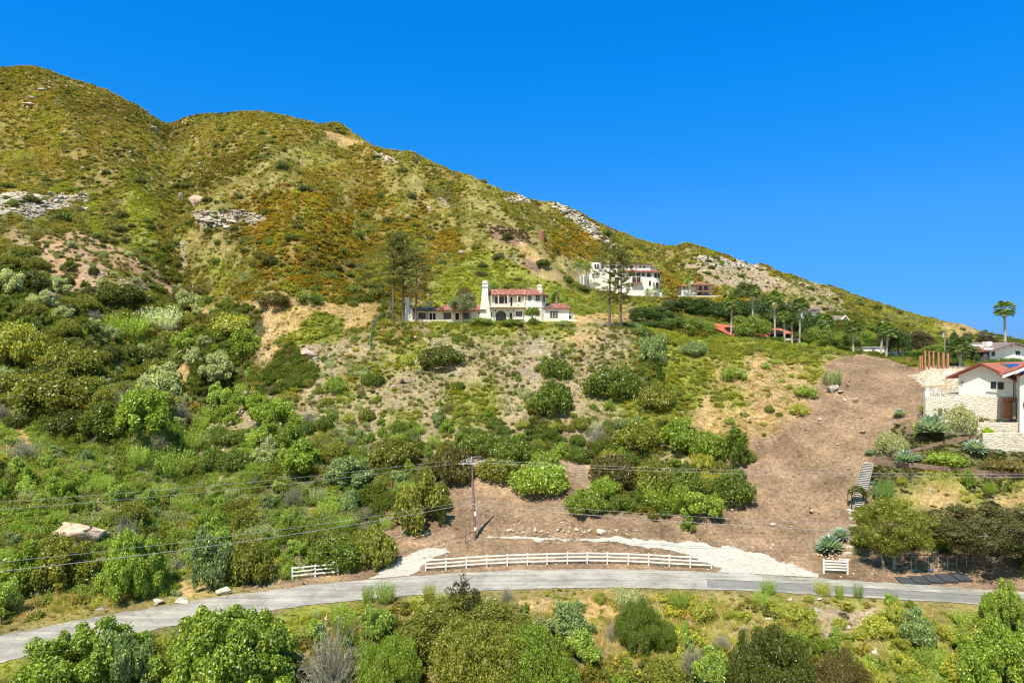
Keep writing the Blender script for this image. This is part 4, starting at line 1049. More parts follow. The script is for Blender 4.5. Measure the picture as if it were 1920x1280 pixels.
FILLS = [
 ([(0,470),(90,480),(170,530),(330,575),(430,600),(400,650),(330,690),(300,760),(230,830),(0,800)], 95, .62, (4.2,7.5), (.42,.62), [('round','dk',3),('round','ol',3),('open','dg',2),('open','sg',1),('dry','gy',.4)], 'on the dark left spur above the gully', 21),
 ([(250,600),(420,560),(500,620),(470,760),(620,800),(500,880),(300,900),(180,840),(250,760)], 60, .6, (2.6,5.5), (.5,.75), [('open','mg',3),('open','lg',1.5),('open','sg',1.2),('round','dg',2),('sage','lg',1.2),('dry','gy',.6)], 'in the leafy gully left of the villa', 22),
 ([(0,820),(300,860),(640,780),(860,800),(880,850),(820,1000),(730,1045),(560,1075),(440,1105),(0,1170)], 130, .8, (1.6,3.8), (.5,.85), [('open','mg',3),('open','lg',2),('sage','lg',1.6),('sage','sg',1.2),('round','ol',1.6),('open','bl',1),('dry','gy',.7)], 'on the weedy slope above the left stretch of road', 23),
 ([(700,620),(1200,615),(1230,760),(1150,850),(880,830),(640,790),(480,720),(560,660)], 110, .8, (.9,2.3), (.5,.8), [('round','ol',2),('open','mg',2),('low','bn',1.6),('sage','sg',1.4),('low','yg',.8),('round','dg',1)], 'on the stony slope below the villa', 24),
 ([(1240,640),(1560,650),(1560,700),(1440,830),(1350,800),(1280,780),(1230,700)], 55, .9, (.8,2.2), (.45,.7), [('low','yg',2),('low','br',2),('round','ol',1),('sage','lg',1)], 'on the tan slope below the fan palms', 25),
 ([(1130,800),(1400,830),(1400,900),(1340,960),(1200,940),(1130,880)], 20, .6, (2.5,4.0), (.5,.75), [('round','dg',2),('round','ol',2),('open','mg',2),('low','ye',1)], 'in the thicket right of the plank steps', 26),
 ([(700,800),(1100,800),(1090,860),(900,870),(830,960),(760,900)], 24, .62, (2.4,4.4), (.5,.7), [('round','dg',2),('round','ol',2),('low','ye',.6),('open','mg',1)], 'in the thicket left of the utility pole', 27),
 ([(0,140),(300,225),(620,235),(800,300),(1040,390),(1100,560),(720,560),(500,520),(340,560),(60,440),(0,400)], 150, 1.0, (2.4,5.6), (.35,.6), [('round','dk',3),('low','dg',2.4),('low','dk',2),('round','ol',.8)], 'high on the mountain slope', 28),
 ([(1100,410),(1250,465),(1500,522),(1700,590),(1850,630),(1700,640),(1500,600),(1380,560),(1260,540),(1160,470)], 70, 1.1, (2.4,6.0), (.35,.55), [('round','dk',3),('low','dg',2.2),('low','bn',1.6)], 'on the far hillside behind the white mansions', 29),
 ([(200,440),(340,430),(350,560),(240,540),(60,470),(100,440)], 34, .9, (1.4,3.4), (.5,.7), [('sage','bl',3),('low','sg',2),('round','dk',1.4)], 'on the orange soil patch at the left', 30),
 ([(200,400),(330,430),(345,560),(280,540),(180,450)], 26, .7, (2.4,4.4), (.4,.6), [('round','dk',3),('low','dg',2)], 'beside the gully below the tan boulder', 33),
 ([(370,440),(560,560),(700,580),(700,500),(560,470),(400,420)], 34, .9, (2.2,4.6), (.35,.5), [('round','dk',2),('low','dg',3)], 'on the golden slope above the dry grass', 34),
 ([(0,1250),(500,1170),(700,1130),(1340,1110),(1860,1145),(1920,1290),(0,1330)], 62, .7, (1.3,3.2), (.45,.85), [('open','mg',2),('open','lg',1.6),('sage','lg',1.5),('sage','sg',1.2),('low','yg',2.2),('dry','gy',.9),('round','ol',1)], 'below the road in the foreground', 31),
 ([(1690,1140),(1920,1160),(1920,1280),(1600,1280),(1480,1200)], 26, .5, (1.6,3.2), (.45,.7), [('low','yg',3),('open','br',2),('open','yg',2)], 'among the yellow-green growth at the lower right', 32),
]
for poly, n, sp, wr, hr, mix, where, sd in FILLS:
    lab, grp = lg(where)
    fill(poly, n, sp, wr, hr, mix, lab, grp, sd)
# ------------------------------------------------------------------ buildings
def frame(pxc, pyb, Y):
    """local frame of a front wall: origin at photo point on the ground at distance Y"""
    s = Y/F
    return at(pxc, pyb, Y), (lambda px: (px-pxc)*s), (lambda py: (pyb-py)*s), s
def hip(x0, x1, y0, y1, ze, zr, rx0, rx1, ry, ov=.5, th=.14):
    """hip roof solid : eaves rectangle with overhang, ridge rx0..rx1 at depth ry"""
    m = MB(); x0 -= ov; x1 += ov; y0 -= ov; y1 += ov
    v = [(x0,y0,ze),(x1,y0,ze),(x1,y1,ze),(x0,y1,ze),(rx0,ry,zr),(rx1,ry,zr)]
    b = [(x0,y0,ze-th),(x1,y0,ze-th),(x1,y1,ze-th),(x0,y1,ze-th)]
    m.add(v+b, [(0,1,5,4),(1,2,5),(2,3,4,5),(3,0,4),(9,8,7,6),(0,6,7,1),(1,7,8,2),(2,8,9,3),(3,9,6,0)])
    return m
def window(parent, x0, x1, z0, z1, y=0, bars=1, fr='whitewood', cross=1, ft=.07, name='window', d=.06, axis=None):
    w = MB(); w.box(x0-ft, x1+ft, y-d, y, z0-ft, z0); w.box(x0-ft, x1+ft, y-d, y, z1, z1+ft); w.box(x0-ft, x0, y-d, y, z0, z1); w.box(x1, x1+ft, y-d, y, z0, z1)
    for i in range(1, bars+1):
        xx = x0+(x1-x0)*i/(bars+1); w.box(xx-ft*.4, xx+ft*.4, y-d*.8, y-.012, z0, z1)
    for i in range(1, cross+1):
        zz = z0+(z1-z0)*i/(cross+1); w.box(x0, x1, y-d*.7, y-.014, zz-ft*.3, zz+ft*.3)
    o = w.build(name, M[fr], parent)
    g = MB(); g.box(x0, x1, y-.010, y-.002, z0, z1); g.build('pane', M['glass'], o)
    return o
def arch_pts(xc, r, z0, zs, n=12):
    return [(xc-r, z0), (xc+r, z0)]+[(xc+r*math.cos(math.pi*i/n), zs+r*math.sin(math.pi*i/n)) for i in range(n+1)]
def arch(parent, xc, r, z0, zs, y, name='arched_window', fr='cream', gm='glass', ft=.12):
    o = MB(); P = arch_pts(xc, r+ft, z0, zs); Q = arch_pts(xc, r, z0+.001, zs)
    n = len(P); o.add([(x, y-.08, z) for x, z in P]+[(x, y-.08, z) for x, z in Q]+[(x, y, z) for x, z in P]+[(x, y-.03, z) for x, z in Q],
        [(i, (i+1) % n, (i+1) % n+n, i+n) for i in range(1, n)]+[(i, i+2*n, (i+1) % n+2*n, (i+1) % n) for i in range(1, n)]+[(i+n, (i+1) % n+n, (i+1) % n+3*n, i+3*n) for i in range(1, n)])
    f = o.build(name, M[fr], parent)
    g = MB(); g.add([(x, y-.02, z) for x, z in Q], [tuple(range(n))]); g.build('pane', M[gm], f)
    return f

# --- main villa
def villa():
    Y = 153.0; O, LX, HZ, s = frame(918, 602, Y)
    t = thing('hillside_villa', 'white Spanish-style villa with red clay tile roofs and tall white chimneys on the hill spur', 'house', O)
    D = 8.5; ext = -1.6
    w = MB()
    # long low wing
    w.box(LX(772), LX(905), 1.6, D, ext, HZ(580.5))
    w.box(LX(768), LX(773), .2, D, ext, HZ(579))
    # two storey block, upper floor set back behind the balcony
    w.box(LX(905), LX(984), 1.3, D, ext, HZ(575)); w.box(LX(916), LX(984), 2.2, D, HZ(575), HZ(552))
    # bay tower : half octagon
    cx = LX(1003); r = LX(1025)-LX(1003)
    oc = [(cx+r*math.cos(R(a)), 2.2-r*.92*math.sin(R(a))) for a in (180, 140, 95, 55, 20, 0)]
    w.vprism([(cx-r, D), ]+oc+[(cx+r, D)], ext, HZ(552.2))
    # right wing
    w.box(LX(1020), LX(1067), .3, D-1, ext-.8, HZ(577)); w.box(LX(1067), LX(1076), 1.0, 5, ext-.8, HZ(586)); w.box(LX(1066), LX(1082), .2, 3.0, ext-.8, HZ(599))
    w.build('walls', M['stucco'], t)
    rc = MB(); rc.box(LX(1065), LX(1078), .8, 5.2, HZ(586), HZ(584.5)); rc.build('flat_roof', M['weathered'], t)
    # sloping buttress under the bay
    b = MB(); b.prism([(LX(966), HZ(575)), (LX(986), HZ(575)), (LX(986), HZ(555)), (LX(980), HZ(566))], .9, 2.1); b.build('buttress', M['stucco'], t)
    # chimneys
    def chim(pts, y0, y1, caps):
        c = MB(); c.prism(pts, y0, y1); ch = c.build('chimney', M['stucco'], t)
        k = MB()
        for (a, b2, z0, z1, e) in caps: k.box(a, b2, y0-e, y1+e, z0, z1)
        k.build('chimney_cap', M['stucco'], ch)
    chim([(LX(898), HZ(604)), (LX(921), HZ(604)), (LX(919), HZ(578)), (LX(915.5), HZ(562)), (LX(914.5), HZ(537)), (LX(904), HZ(537)), (LX(902), HZ(560)), (LX(900), HZ(576))], 1.0, 3.4,
         [(LX(903), LX(915.5), HZ(537), HZ(535), .14), (LX(904), LX(914.5), HZ(535), HZ(530.5), 0), (LX(903.2), LX(915.2), HZ(530.5), HZ(528.8), .12), (LX(904.5), LX(913), HZ(528.8), HZ(525), -.1)])
    chim([(LX(1009), HZ(560)), (LX(1018), HZ(560)), (LX(1018), HZ(541)), (LX(1009), HZ(541))], 4.2, 5.4,
         [(LX(1008), LX(1019), HZ(541), HZ(539.5), .1), (LX(1009.5), LX(1017.5), HZ(539.5), HZ(534.5), 0), (LX(1008.5), LX(1018.5), HZ(534.5), HZ(533), .1), (LX(1010), LX(1016.5), HZ(533), HZ(531.2), -.1)])
    chim([(LX(757.5), HZ(605)), (LX(768), HZ(605)), (LX(767), HZ(582)), (LX(766.5), HZ(566)), (LX(760), HZ(566)), (LX(758.5), HZ(583))], .3, 2.4,
         [(LX(758.5), LX(767.5), HZ(566), HZ(564), .1), (LX(760), LX(766.5), HZ(564), HZ(559), 0), (LX(759), LX(767.4), HZ(559), HZ(557.5), .1)])
    # roofs
    hip(LX(916), LX(1004), 2.2, D, HZ(552), HZ(538.5), LX(916), LX(1008), 5.4, .75, .2).build('tile_roof', M['tile'], t)
    m = MB(); ap = (cx, 4.6, HZ(540.5)); ring = [(cx-(r+.7), D+.4, HZ(552))]+[(cx+(x-cx)*1.18, 2.2+(y-2.2)*1.18-.2, HZ(552)) for x, y in oc]+[(cx+(r+.7), D+.4, HZ(552))]
    n = len(ring); m.add(ring+[ap]+[(x, y, z-.2) for x, y, z in ring], [(i, i+1, n) for i in range(n-1)]+[(n-1, 0, n)]+[(i, i+n+1, i+n+2, i+1) for i in range(n-1)]+[tuple(range(2*n, n, -1))])
    m.build('tile_roof', M['tile'], t)
    hip(LX(822), LX(905), 1.4, D, HZ(580), HZ(568.5), LX(832), LX(905), 5.2, .7, .2).build('tile_roof', M['tile'], t)
    hip(LX(770), LX(822), 1.3, D, HZ(580), HZ(574.5), LX(772), LX(822), 5.0, .7, .25).build('burnt_roof', M['darkroof'], t)
    hip(LX(815), LX(862), .9, D-1, HZ(580.6), HZ(569.5), LX(830), LX(844), 4.4, .5, .2).build('tile_roof', M['tile'], t)
    hip(LX(1024), LX(1067), .3, D-1, HZ(577), HZ(567), LX(1024), LX(1058), 4.0, .5, .2).build('tile_roof', M['tile'], t)
    m = MB(); m.add([(LX(1023), -.05, HZ(576.4)), (LX(1038), -.05, HZ(576.4)), (LX(1035), 2.0, HZ(571)), (LX(1024), 2.0, HZ(571))], [(0,1,2,3)]); m.build('bare_roof_patch', M['darkroof'], t)
    # balcony
    m = MB(); m.box(LX(917), LX(986), .2, 2.19, HZ(576), HZ(574)); bal = m.build('balcony', M['cream'], t)
    for i in range(10): m = MB(); x = LX(921+i*7); m.prism([(x-.12, HZ(577.6)), (x+.12, HZ(577.6)), (x+.12, HZ(576.05)), (x-.12, HZ(576.05))], -.25, 1.28); m.build('timber_joist', M['weathered'], bal)
    for px in (921, 934.5, 952, 970.5, 984.0): m = MB(); m.box(LX(px)-.11, LX(px)+.11, .35, .57, HZ(573.95), HZ(553.5)); m.build('post', M['cream'], bal)
    m = MB(); m.box(LX(920), LX(984), .40, .45, HZ(567.2), HZ(566.6))
    for i in range(54): x = LX(921+i*1.17); m.box(x-.012, x+.012, .41, .44, HZ(573.9), HZ(567.2))
    m.build('railing', M['darkwood'], bal)
    m = MB(); m.box(LX(915), LX(1000), .35, .6, HZ(553.4), HZ(552.1)); m.build('eave_beam', M['darkwood'], t)
    # openings, upper
    for a, b2 in ((927.5, 933.8), (935.5, 944.6), (946.2, 951.5)): window(t, LX(a), LX(b2), HZ(568), HZ(555), 2.2, 0, 'whitewood', 0)
    m = MB(); m.box(LX(957), LX(960.5), 2.16, 2.2, HZ(573.8), HZ(556)); m.build('door', M['dark'], t)
    window(t, LX(970.5), LX(975.5), HZ(563.5), HZ(556), 2.2, 0, 'darkwood', 0)
    def facet(a1, a2, hw, z0, z1):
        p = [(cx+r*math.cos(R(a)), 2.2-r*.92*math.sin(R(a))) for a in (a1, a2)]
        wo = window(t, -hw, hw, z0, z1, -.01, 1, 'whitewood', 1); wo.location = ((p[0][0]+p[1][0])/2, (p[0][1]+p[1][1])/2, 0); wo.rotation_euler = (0, 0, math.atan2(p[1][1]-p[0][1], p[1][0]-p[0][0]))
    facet(140, 95, .42, HZ(564), HZ(554)); facet(95, 55, .45, HZ(564), HZ(554)); facet(55, 20, .40, HZ(565), HZ(554.5))
    facet(140, 95, .45, HZ(591), HZ(582)); facet(95, 55, .45, HZ(591), HZ(582))
    m = MB(); m.vprism([(cx+(x-cx)*1.03, 2.2+(y-2.2)*1.03) for x, y in oc], HZ(576), HZ(574.6)); m.build('bay_string_course', M['stucco'], t)
    # lower storey
    arch(t, LX(939), LX(949)-LX(939), ext+.8, HZ(592), 1.3)
    window(t, LX(917.5), LX(922), HZ(594), HZ(585), 1.3, 0, 'whitewood', 0); window(t, LX(967.5), LX(979), HZ(592.5), HZ(583.5), 1.3, 2, 'whitewood', 0)
    m = MB(); m.box(LX(955.5), LX(960), 1.25, 1.3, ext+.8, HZ(586)); m.build('door', M['darkwood'], t)
    m = MB(); m.box(LX(966), LX(981), .5, 1.3, HZ(598), HZ(596.2)); m.build('planter_ledge', M['stucco'], t)
    window(t, LX(1031.5), LX(1046), HZ(596), HZ(583), .3, 2, 'whitewood', 2)
    window(t, LX(1068), LX(1071), HZ(596), HZ(593), 1.0, 0, 'darkwood', 0)
    window(t, LX(896), LX(906), HZ(587.8), HZ(584.6), 1.6, 1, 'whitewood', 0)
    # low wing openings and porch posts
    for a, b2 in ((783, 796), (831, 844), (866, 879)): window(t, LX(a), LX(b2), HZ(597), HZ(586), 1.6, 1, 'darkwood', 0)
    for a, b2 in ((804, 808.5), (810.5, 815), (853, 859.5)):
        m = MB(); m.box(LX(a), LX(b2), 1.55, 1.6, HZ(600.5), HZ(586.5)); m.build('door', M['dark'], t)
    for px in (776, 800, 829, 849, 862, 882): m = MB(); m.box(LX(px)-.12, LX(px)+.12, .75, .97, ext, HZ(581.6)); m.build('porch_post', M['weathered'], t)
    m = MB(); m.box(LX(770), LX(890), .6, .8, HZ(582.8), HZ(581.2)); m.build('porch_beam', M['darkwood'], t)
    for px in (928.5, 952.5, 963):
        m = MB(); m.tube([(LX(px), 1.15, HZ(583)), (LX(px), 1.15, HZ(580.5))], [.13, .09], 6); m.build('wall_lantern', M['darkwood'], t)
    # low stone terrace wall
    tw = MB(); k = at(770, 603, 150.6); e = at(915, 603, 150.6)
    g0 = min(h(x, 150.6) for x in np.linspace(k.x, e.x, 12))
    tw.box(k.x, e.x, 150.4, 151.0, g0-.8, ZH+.25)
    o = tw.build('terrace_wall', M['stonewall']); tag(o, 'low pale stone terrace wall along the foot of the villa low wing', 'wall')
villa()

# --- three storey mansion
def mansion():
    Y = 256.0; O, LX, HZ, s = frame(1180, 556, Y)
    t = thing('hillside_mansion', 'large white three storey mansion with rounded corner and tiled roof high behind the pines', 'house', O)
    w = MB(); D = 12
    cx = LX(1224); r = LX(1241)-LX(1224)
    arc = [(cx+r*math.cos(R(a)), r-r*math.sin(R(a))) for a in range(100, -1, -10)]
    w.vprism([(LX(1140), 0.0)]+arc+[(cx+r, D), (LX(1140), D)], -2.5, HZ(509))
    w.box(LX(1116), LX(1140), 1.5, D, -2.5, HZ(509))
    w.box(LX(1114), LX(1202), 3, D+1, HZ(510), HZ(493)); w.box(LX(1196), LX(1222), 2.2, D, HZ(510), HZ(494)); w.box(LX(1214), LX(1234), 4, D, HZ(510), HZ(498))
    c2 = LX(1120); r2 = 1.9
    w.vprism([(c2+r2*math.cos(R(a)), 3.0-r2*math.sin(R(a))) for a in range(180, -1, -22)]+[(c2+r2, 6), (c2-r2, 6)], HZ(512), HZ(491))
    w.box(LX(1090), LX(1118), 3, 9, -2.5, HZ(513))
    w.build('walls', M['stucco'], t)
    hip(LX(1114), LX(1202), 3, D+1, HZ(493), HZ(489.5), LX(1122), LX(1194), 8, .7).build('dark_roof', M['darkroof'], t)
    hip(LX(1196), LX(1222), 2.2, D, HZ(494), HZ(490.8), LX(1203), LX(1216), 7, .7).build('dark_roof', M['darkroof'], t)
    hip(LX(1214), LX(1234), 4, D, HZ(498), HZ(495), LX(1220), LX(1229), 8, .6).build('tile_roof', M['tile'], t)
    # tiled skirt roof between second and third storey with round end
    ring = [(LX(1160), -.7)]+[(cx+(r+.9)*math.cos(R(a)), r-(r+.9)*math.sin(R(a))) for a in range(100, -1, -10)]+[(cx+r+.9, 8)]
    inn = [(LX(1160), 2.4)]+[(cx+(r*.55)*math.cos(R(a)), r+1-(r*.55)*math.sin(R(a))) for a in range(100, -1, -10)]+[(cx+r*.5, 8)]
    n = len(ring); m = MB(); m.add([(x, y, HZ(509.2)) for x, y in ring]+[(x, y, HZ(504.5)) for x, y in inn]+[(x, y, HZ(510.5)) for x, y in ring], [(i, i+1, i+1+n, i+n) for i in range(n-1)]+[(i, i+2*n, i+1+2*n, i+1) for i in range(n-1)]+[(i+2*n, i+n, i+n+1, i+1+2*n) for i in range(n-1)])
    m.build('skirt_roof', M['tile'], t)
    m = MB()
    for i in range(28): x = LX(1142+i*3); m.box(x-.1, x+.1, -.55, .05, HZ(511.4), HZ(510.6))
    m.build('rafter_ends', M['darkwood'], t)
    # windows
    for a, b2 in ((1186, 1191), (1193, 1201), (1203, 1209)): window(t, LX(a), LX(b2), HZ(518), HZ(511.8), 0, 0, 'whitewood', 0, .1)
    arch(t, LX(1216.5), .75, HZ(519), HZ(515.5), -.02); arch(t, LX(1149), .7, HZ(519), HZ(515.5), -.02)
    for a, b2 in ((1186, 1192), (1194, 1200.5)): window(t, LX(a), LX(b2), HZ(529.5), HZ(519.8), 0, 1, 'rust', 0, .1)
    window(t, LX(1217), LX(1220), HZ(535), HZ(527), -.02, 0, 'rust', 0, .1); window(t, LX(1225), LX(1226.6), HZ(536), HZ(530), -.03, 0, 'rust', 0, .1)
    for a, z0, z1, ht in ((72, 520, 512.5, .45), (48, 520, 512.5, .4), (28, 520, 512.5, .4), (26, 541, 531, .35)):
        wo = window(t, -ht, ht, HZ(z0), HZ(z1), -.03, 0, 'rust', 0, .09); wo.location = (cx+r*math.cos(R(a)), r-r*math.sin(R(a)), 0); wo.rotation_euler = (0, 0, R(90-a))
    wo = arch(t, 0, .62, HZ(541), HZ(532.5), -.03, fr='rust'); wo.location = (cx+r*math.cos(R(60)), r-r*math.sin(R(60)), 0); wo.rotation_euler = (0, 0, R(30))
    m = MB(); m.box(LX(1183), LX(1204), -1.2, 0, HZ(531.5), HZ(530)); bal = m.build('balcony', M['rust'], t)
    m = MB(); m.box(LX(1183), LX(1204), -1.2, -1.1, HZ(526), HZ(525.4))
    for i in range(22): x = LX(1183+i); m.box(x-.02, x+.02, -1.18, -1.12, HZ(530), HZ(526))
    m.build('railing', M['darkwood'], bal)
    for a in (1117, 1122): window(t, LX(a)-.3, LX(a)+.3, HZ(502), HZ(495), 1.05, 0, 'steel', 0, .1)
    for a, b2 in ((1128, 1134), (1147, 1153), (1160, 1166), (1183, 1189)): window(t, LX(a), LX(b2), HZ(502), HZ(496), 3, 1, 'steel', 0, .1)
    for a, b2 in ((1201, 1204), (1208, 1212)): window(t, LX(a), LX(b2), HZ(501), HZ(497.5), 2.2, 0, 'steel', 0, .1)
    window(t, LX(1153), LX(1160), HZ(530), HZ(520), 0, 1, 'rust', 0, .1)
    for px in (1092, 1098, 1104): m = MB(); m.tube([(LX(px), 2.6, -2.5), (LX(px), 2.6, HZ(513))], .3, 8); m.build('round_column', M['steel'], t)
    # curved garden wall in front
    o = MB(); pts = [(LX(1205), 1.0), (LX(1212), -2.4), (LX(1225), -3.4), (LX(1238), -2.4), (LX(1243), 1.0)]
    for a, b2 in zip(pts[:-1], pts[1:]):
        d = Vector((b2[0]-a[0], b2[1]-a[1])).normalized()*.15; nn = Vector((-d.y, d.x))
        o.vprism([(a[0]-nn.x, a[1]-nn.y), (b2[0]-nn.x, b2[1]-nn.y), (b2[0]+nn.x, b2[1]+nn.y), (a[0]+nn.x, a[1]+nn.y)], -3, HZ(549))
    o.build('curved_terrace_wall', M['stucco'], t)
mansion()

def guest_house():
    Y = 262.0; O, LX, HZ, s = frame(1308, 557, Y)
    t = thing('guest_house', 'small white two storey house with red tile roof and wooden balcony above the garage', 'house', O)
    w = MB(); w.box(LX(1280), LX(1299), 1.6, 9, -2, HZ(536)); w.box(LX(1296), LX(1337), 1.3, 9, -2, HZ(534))
    w.build('walls', M['stucco'], t)
    hip(LX(1279), LX(1304), 1.6, 9, HZ(536), HZ(531), LX(1290), LX(1300), 5, .7).build('tile_roof', M['tile'], t)
    hip(LX(1298), LX(1337), .6, 9, HZ(533.5), HZ(528.2), LX(1306), LX(1330), 4.6, .7).build('tile_roof', M['tile'], t)
    m = MB(); m.box(LX(1301), LX(1306), 4, 5, HZ(532), HZ(524.5)); m.build('chimney', M['stucco'], t)
    m = MB(); m.box(LX(1305), LX(1337), -.3, 1.29, HZ(546), HZ(544.6)); bal = m.build('balcony', M['rust'], t)
    m = MB(); m.box(LX(1305), LX(1337), -.3, -.2, HZ(540.8), HZ(540.2))
    for i in range(33): x = LX(1305+i); m.box(x-.02, x+.02, -.28, -.22, HZ(544.5), HZ(540.8))
    for px in (1306, 1314, 1321, 1328, 1336): m.box(LX(px)-.07, LX(px)+.07, -.3, -.16, HZ(544.5), HZ(535))
    m.build('railing', M['darkwood'], bal)
    for a, b2 in ((1312, 1318), (1322, 1328)): window(t, LX(a), LX(b2), HZ(544), HZ(536), 1.3, 1, 'rust', 0, .1)
    for a, b2 in ((1284, 1286), (1290, 1292)): window(t, LX(a), LX(b2), HZ(541), HZ(537.5), 1.6, 0, 'rust', 0, .1)
    m = MB(); m.box(LX(1302), LX(1306), 1.2, 1.3, -.2, HZ(550)); m.build('green_door', M['meshgreen'], t)
    arch(t, LX(1314), 1.1, -1, HZ(553), 1.28, 'garage_arch', 'cream', 'dark'); arch(t, LX(1326), 1.1, -1, HZ(553), 1.28, 'garage_arch', 'cream', 'dark')
    a = gnd(1262, 260); o = MB(); o.box(a.x, LX(1350)+O.x, 259.2, 259.6, O.z-4, O.z+.35); q = o.build('driveway_wall', M['stucco']); tag(q, 'low white wall along the drive between the mansion and the guest house', 'wall')
    c = car(at(1322, 556.6, 260.6), M['blackpaint'], 'dark parked car in front of the garage arches under the balcony', 0)
def car(P, paint, label, rz, L_=4.5):
    t = thing('parked_car', label, 'car', P, rz)
    m = MB(); m.prism([(-2.2,.35),(2.2,.35),(2.25,.75),(1.3,.92),(.7,1.42),(-1.0,1.45),(-1.7,.98),(-2.25,.88)], -.85, .85); m.build('body', paint, t)
    m = MB(); m.prism([(1.1,.95),(.62,1.36),(-.92,1.38),(-1.45,1.0)], -.865, .865); m.build('windows', M['glass'], t)
    for x in (-1.35, 1.4):
        for y in (-.86, .86):
            w = MB(); w.tube([(x, y-.1, .33), (x, y+.1, .33)], .33, 12); w.build('wheel', M['dark'], t)
    return t
M['blackpaint'] = surf('dark_car_paint', (.03,.03,.035), (.02,.02,.025), 1, .25, 0, 5, .6)
M['whitepaint'] = surf('white_car_paint', (.75,.76,.78), (.7,.7,.72), 1, .3, 0, 5, .6)
guest_house()

def far_houses():
    # red tiled house between the palms
    Y = 176.0; O, LX, HZ, s = frame(1400, 641, Y); O.z = min(O.z, h(O.x, Y)+1.0)
    t = thing('red_roofed_house', 'low house with long orange-red roof descending between tree and palms', 'house', O)
    w = MB(); w.box(LX(1336), LX(1430), .5, 9, -4, HZ(632)); w.box(LX(1326), LX(1336), 1, 6, -4, HZ(607)); w.build('walls', M['cream'], t)
    m = MB(); m.add([(LX(1326), 0, HZ(608)), (LX(1334), 7, HZ(601)), (LX(1440), 7, HZ(616)), (LX(1440), -.6, HZ(630)), (LX(1375), -.6, HZ(630)),
                     (LX(1326), 0, HZ(609.5)), (LX(1334), 7, HZ(603)), (LX(1440), 7, HZ(618)), (LX(1440), -.6, HZ(632)), (LX(1375), -.6, HZ(632))], [(0,4,3,2,1),(5,6,7,8,9),(0,5,9,4),(4,9,8,3),(3,8,7,2),(2,7,6,1),(1,6,5,0)])
    m.build('tile_roof', M['tile_red'], t)
    m = MB(); m.box(LX(1341), LX(1372), .3, .5, HZ(634), HZ(625)); m.build('eave_wall', M['cream'], t)
    Y = 180.0; O, LX, HZ, s = frame(1465, 640, Y); O.z = min(O.z, h(O.x, Y)+1.5)
    t = thing('pool_house', 'pool house with bright red roof and open veranda behind the palm trunks', 'house', O)
    w = MB(); w.box(LX(1444), LX(1490), 3, 8, -4, HZ(625)); w.box(LX(1440), LX(1500), -.2, 0, -4, HZ(634)); w.build('walls', M['cream'], t)
    hip(LX(1444), LX(1488), .6, 8, HZ(625), HZ(614.5), LX(1447), LX(1476), 5, .8).build('tile_roof', M['tile_red'], t)
    m = MB(); m.box(LX(1446), LX(1488), 2.9, 3, HZ(633), HZ(626)); m.build('dark_opening', M['glass'], t)
    m = MB()
    for px in (1445, 1458, 1472, 1487): m = MB(); m.box(LX(px)-.12, LX(px)+.12, .7, .9, -1, HZ(625.4)); m.build('veranda_post', M['stucco'], t)
    pass
    u = thing('patio_umbrella', 'closed bright blue patio umbrella in front of the pool house', 'umbrella', O+Vector((LX(1457.5), .35, 0)))
    m = MB(); m.tube([(0,0,-1),(0,0,HZ(622))], .05, 6); m.build('pole', M['whitewood'], u)
    m = MB(); m.tube([(0,0,HZ(633)),(0,0,HZ(630)),(0,0,HZ(622))], [.42,.3,.05], 8); m.build('canopy', M['bluecloth'], u)
    # pale house with round tower
    Y = 262.0; O, LX, HZ, s = frame(1520, 600, Y)
    t = thing('tower_house', 'pale house with grey roof and small round tower above the dark trees', 'house', O)
    w = MB(); w.box(LX(1476), LX(1530), 1, 9, -3, HZ(581)); w.tube([(LX(1533), 2, -3), (LX(1533), 2, HZ(580))], 1.5, 12); w.build('walls', M['stucco'], t)
    hip(LX(1474), LX(1500), 1, 9, HZ(581), HZ(576.5), LX(1480), LX(1494), 5, .6).build('grey_roof', M['tile_grey'], t)
    hip(LX(1500), LX(1530), 1, 9, HZ(582), HZ(577.5), LX(1506), LX(1524), 5, .6).build('grey_roof', M['tile_grey'], t)
    m = MB(); m.tube([(LX(1533), 2, HZ(580)), (LX(1533), 2, HZ(578)), (LX(1533), 2, HZ(574.5))], [2.5, 2.2, .15], 14); m.build('tower_roof', M['tile_grey'], t)
    # grey gabled house
    Y = 250.0; O, LX, HZ, s = frame(1572, 615, Y)
    t = thing('gabled_house', 'pale grey gabled two storey house with brown roof beside the palm on the right', 'house', O)
    w = MB(); w.box(LX(1553), LX(1588), 0, 8, -4, HZ(598)); w.prism([(LX(1577), HZ(598)), (LX(1588), HZ(598)), (LX(1582.5), HZ(592.5))], .02, 8); w.build('walls', M['whitewood'], t)
    m = MB(); m.add([(LX(1550), -.6, HZ(599)), (LX(1576), -.6, HZ(599)), (LX(1582), 2.5, HZ(591)), (LX(1556), 5, HZ(590.6)), (LX(1556), 9, HZ(598)), (LX(1582), 9, HZ(598))], [(0,1,2,3),(3,2,5,4)]); m.build('brown_roof', M['tile_grey'], t)
    m = MB()
    for a, b2 in (((1575.5, 600.5), (1582.5, 591.5)), ((1582.5, 591.5), (1590, 600.5))):
        m.tube([(LX(a[0]), -.9, HZ(a[1])), (LX(b2[0]), -.9, HZ(b2[1]))], .22, 4)
    m.build('barge_board', M['whitewood'], t)
    m = MB(); m.add([(LX(1582.5), -.8, HZ(591.6)), (LX(1590), -.8, HZ(600.6)), (LX(1590), 8.5, HZ(600.6)), (LX(1582.5), 8.5, HZ(591.6)),(LX(1575.5), -.8, HZ(600.6)),(LX(1575.5), 8.5, HZ(600.6))], [(0,1,2,3),(0,3,5,4)]); m.build('brown_roof', M['tile_grey'], t)
    for a, b2 in ((1565.5, 1569), (1571, 1574.5)): window(t, LX(a), LX(b2), HZ(605), HZ(600), 0, 0, 'whitewood', 0, .1)
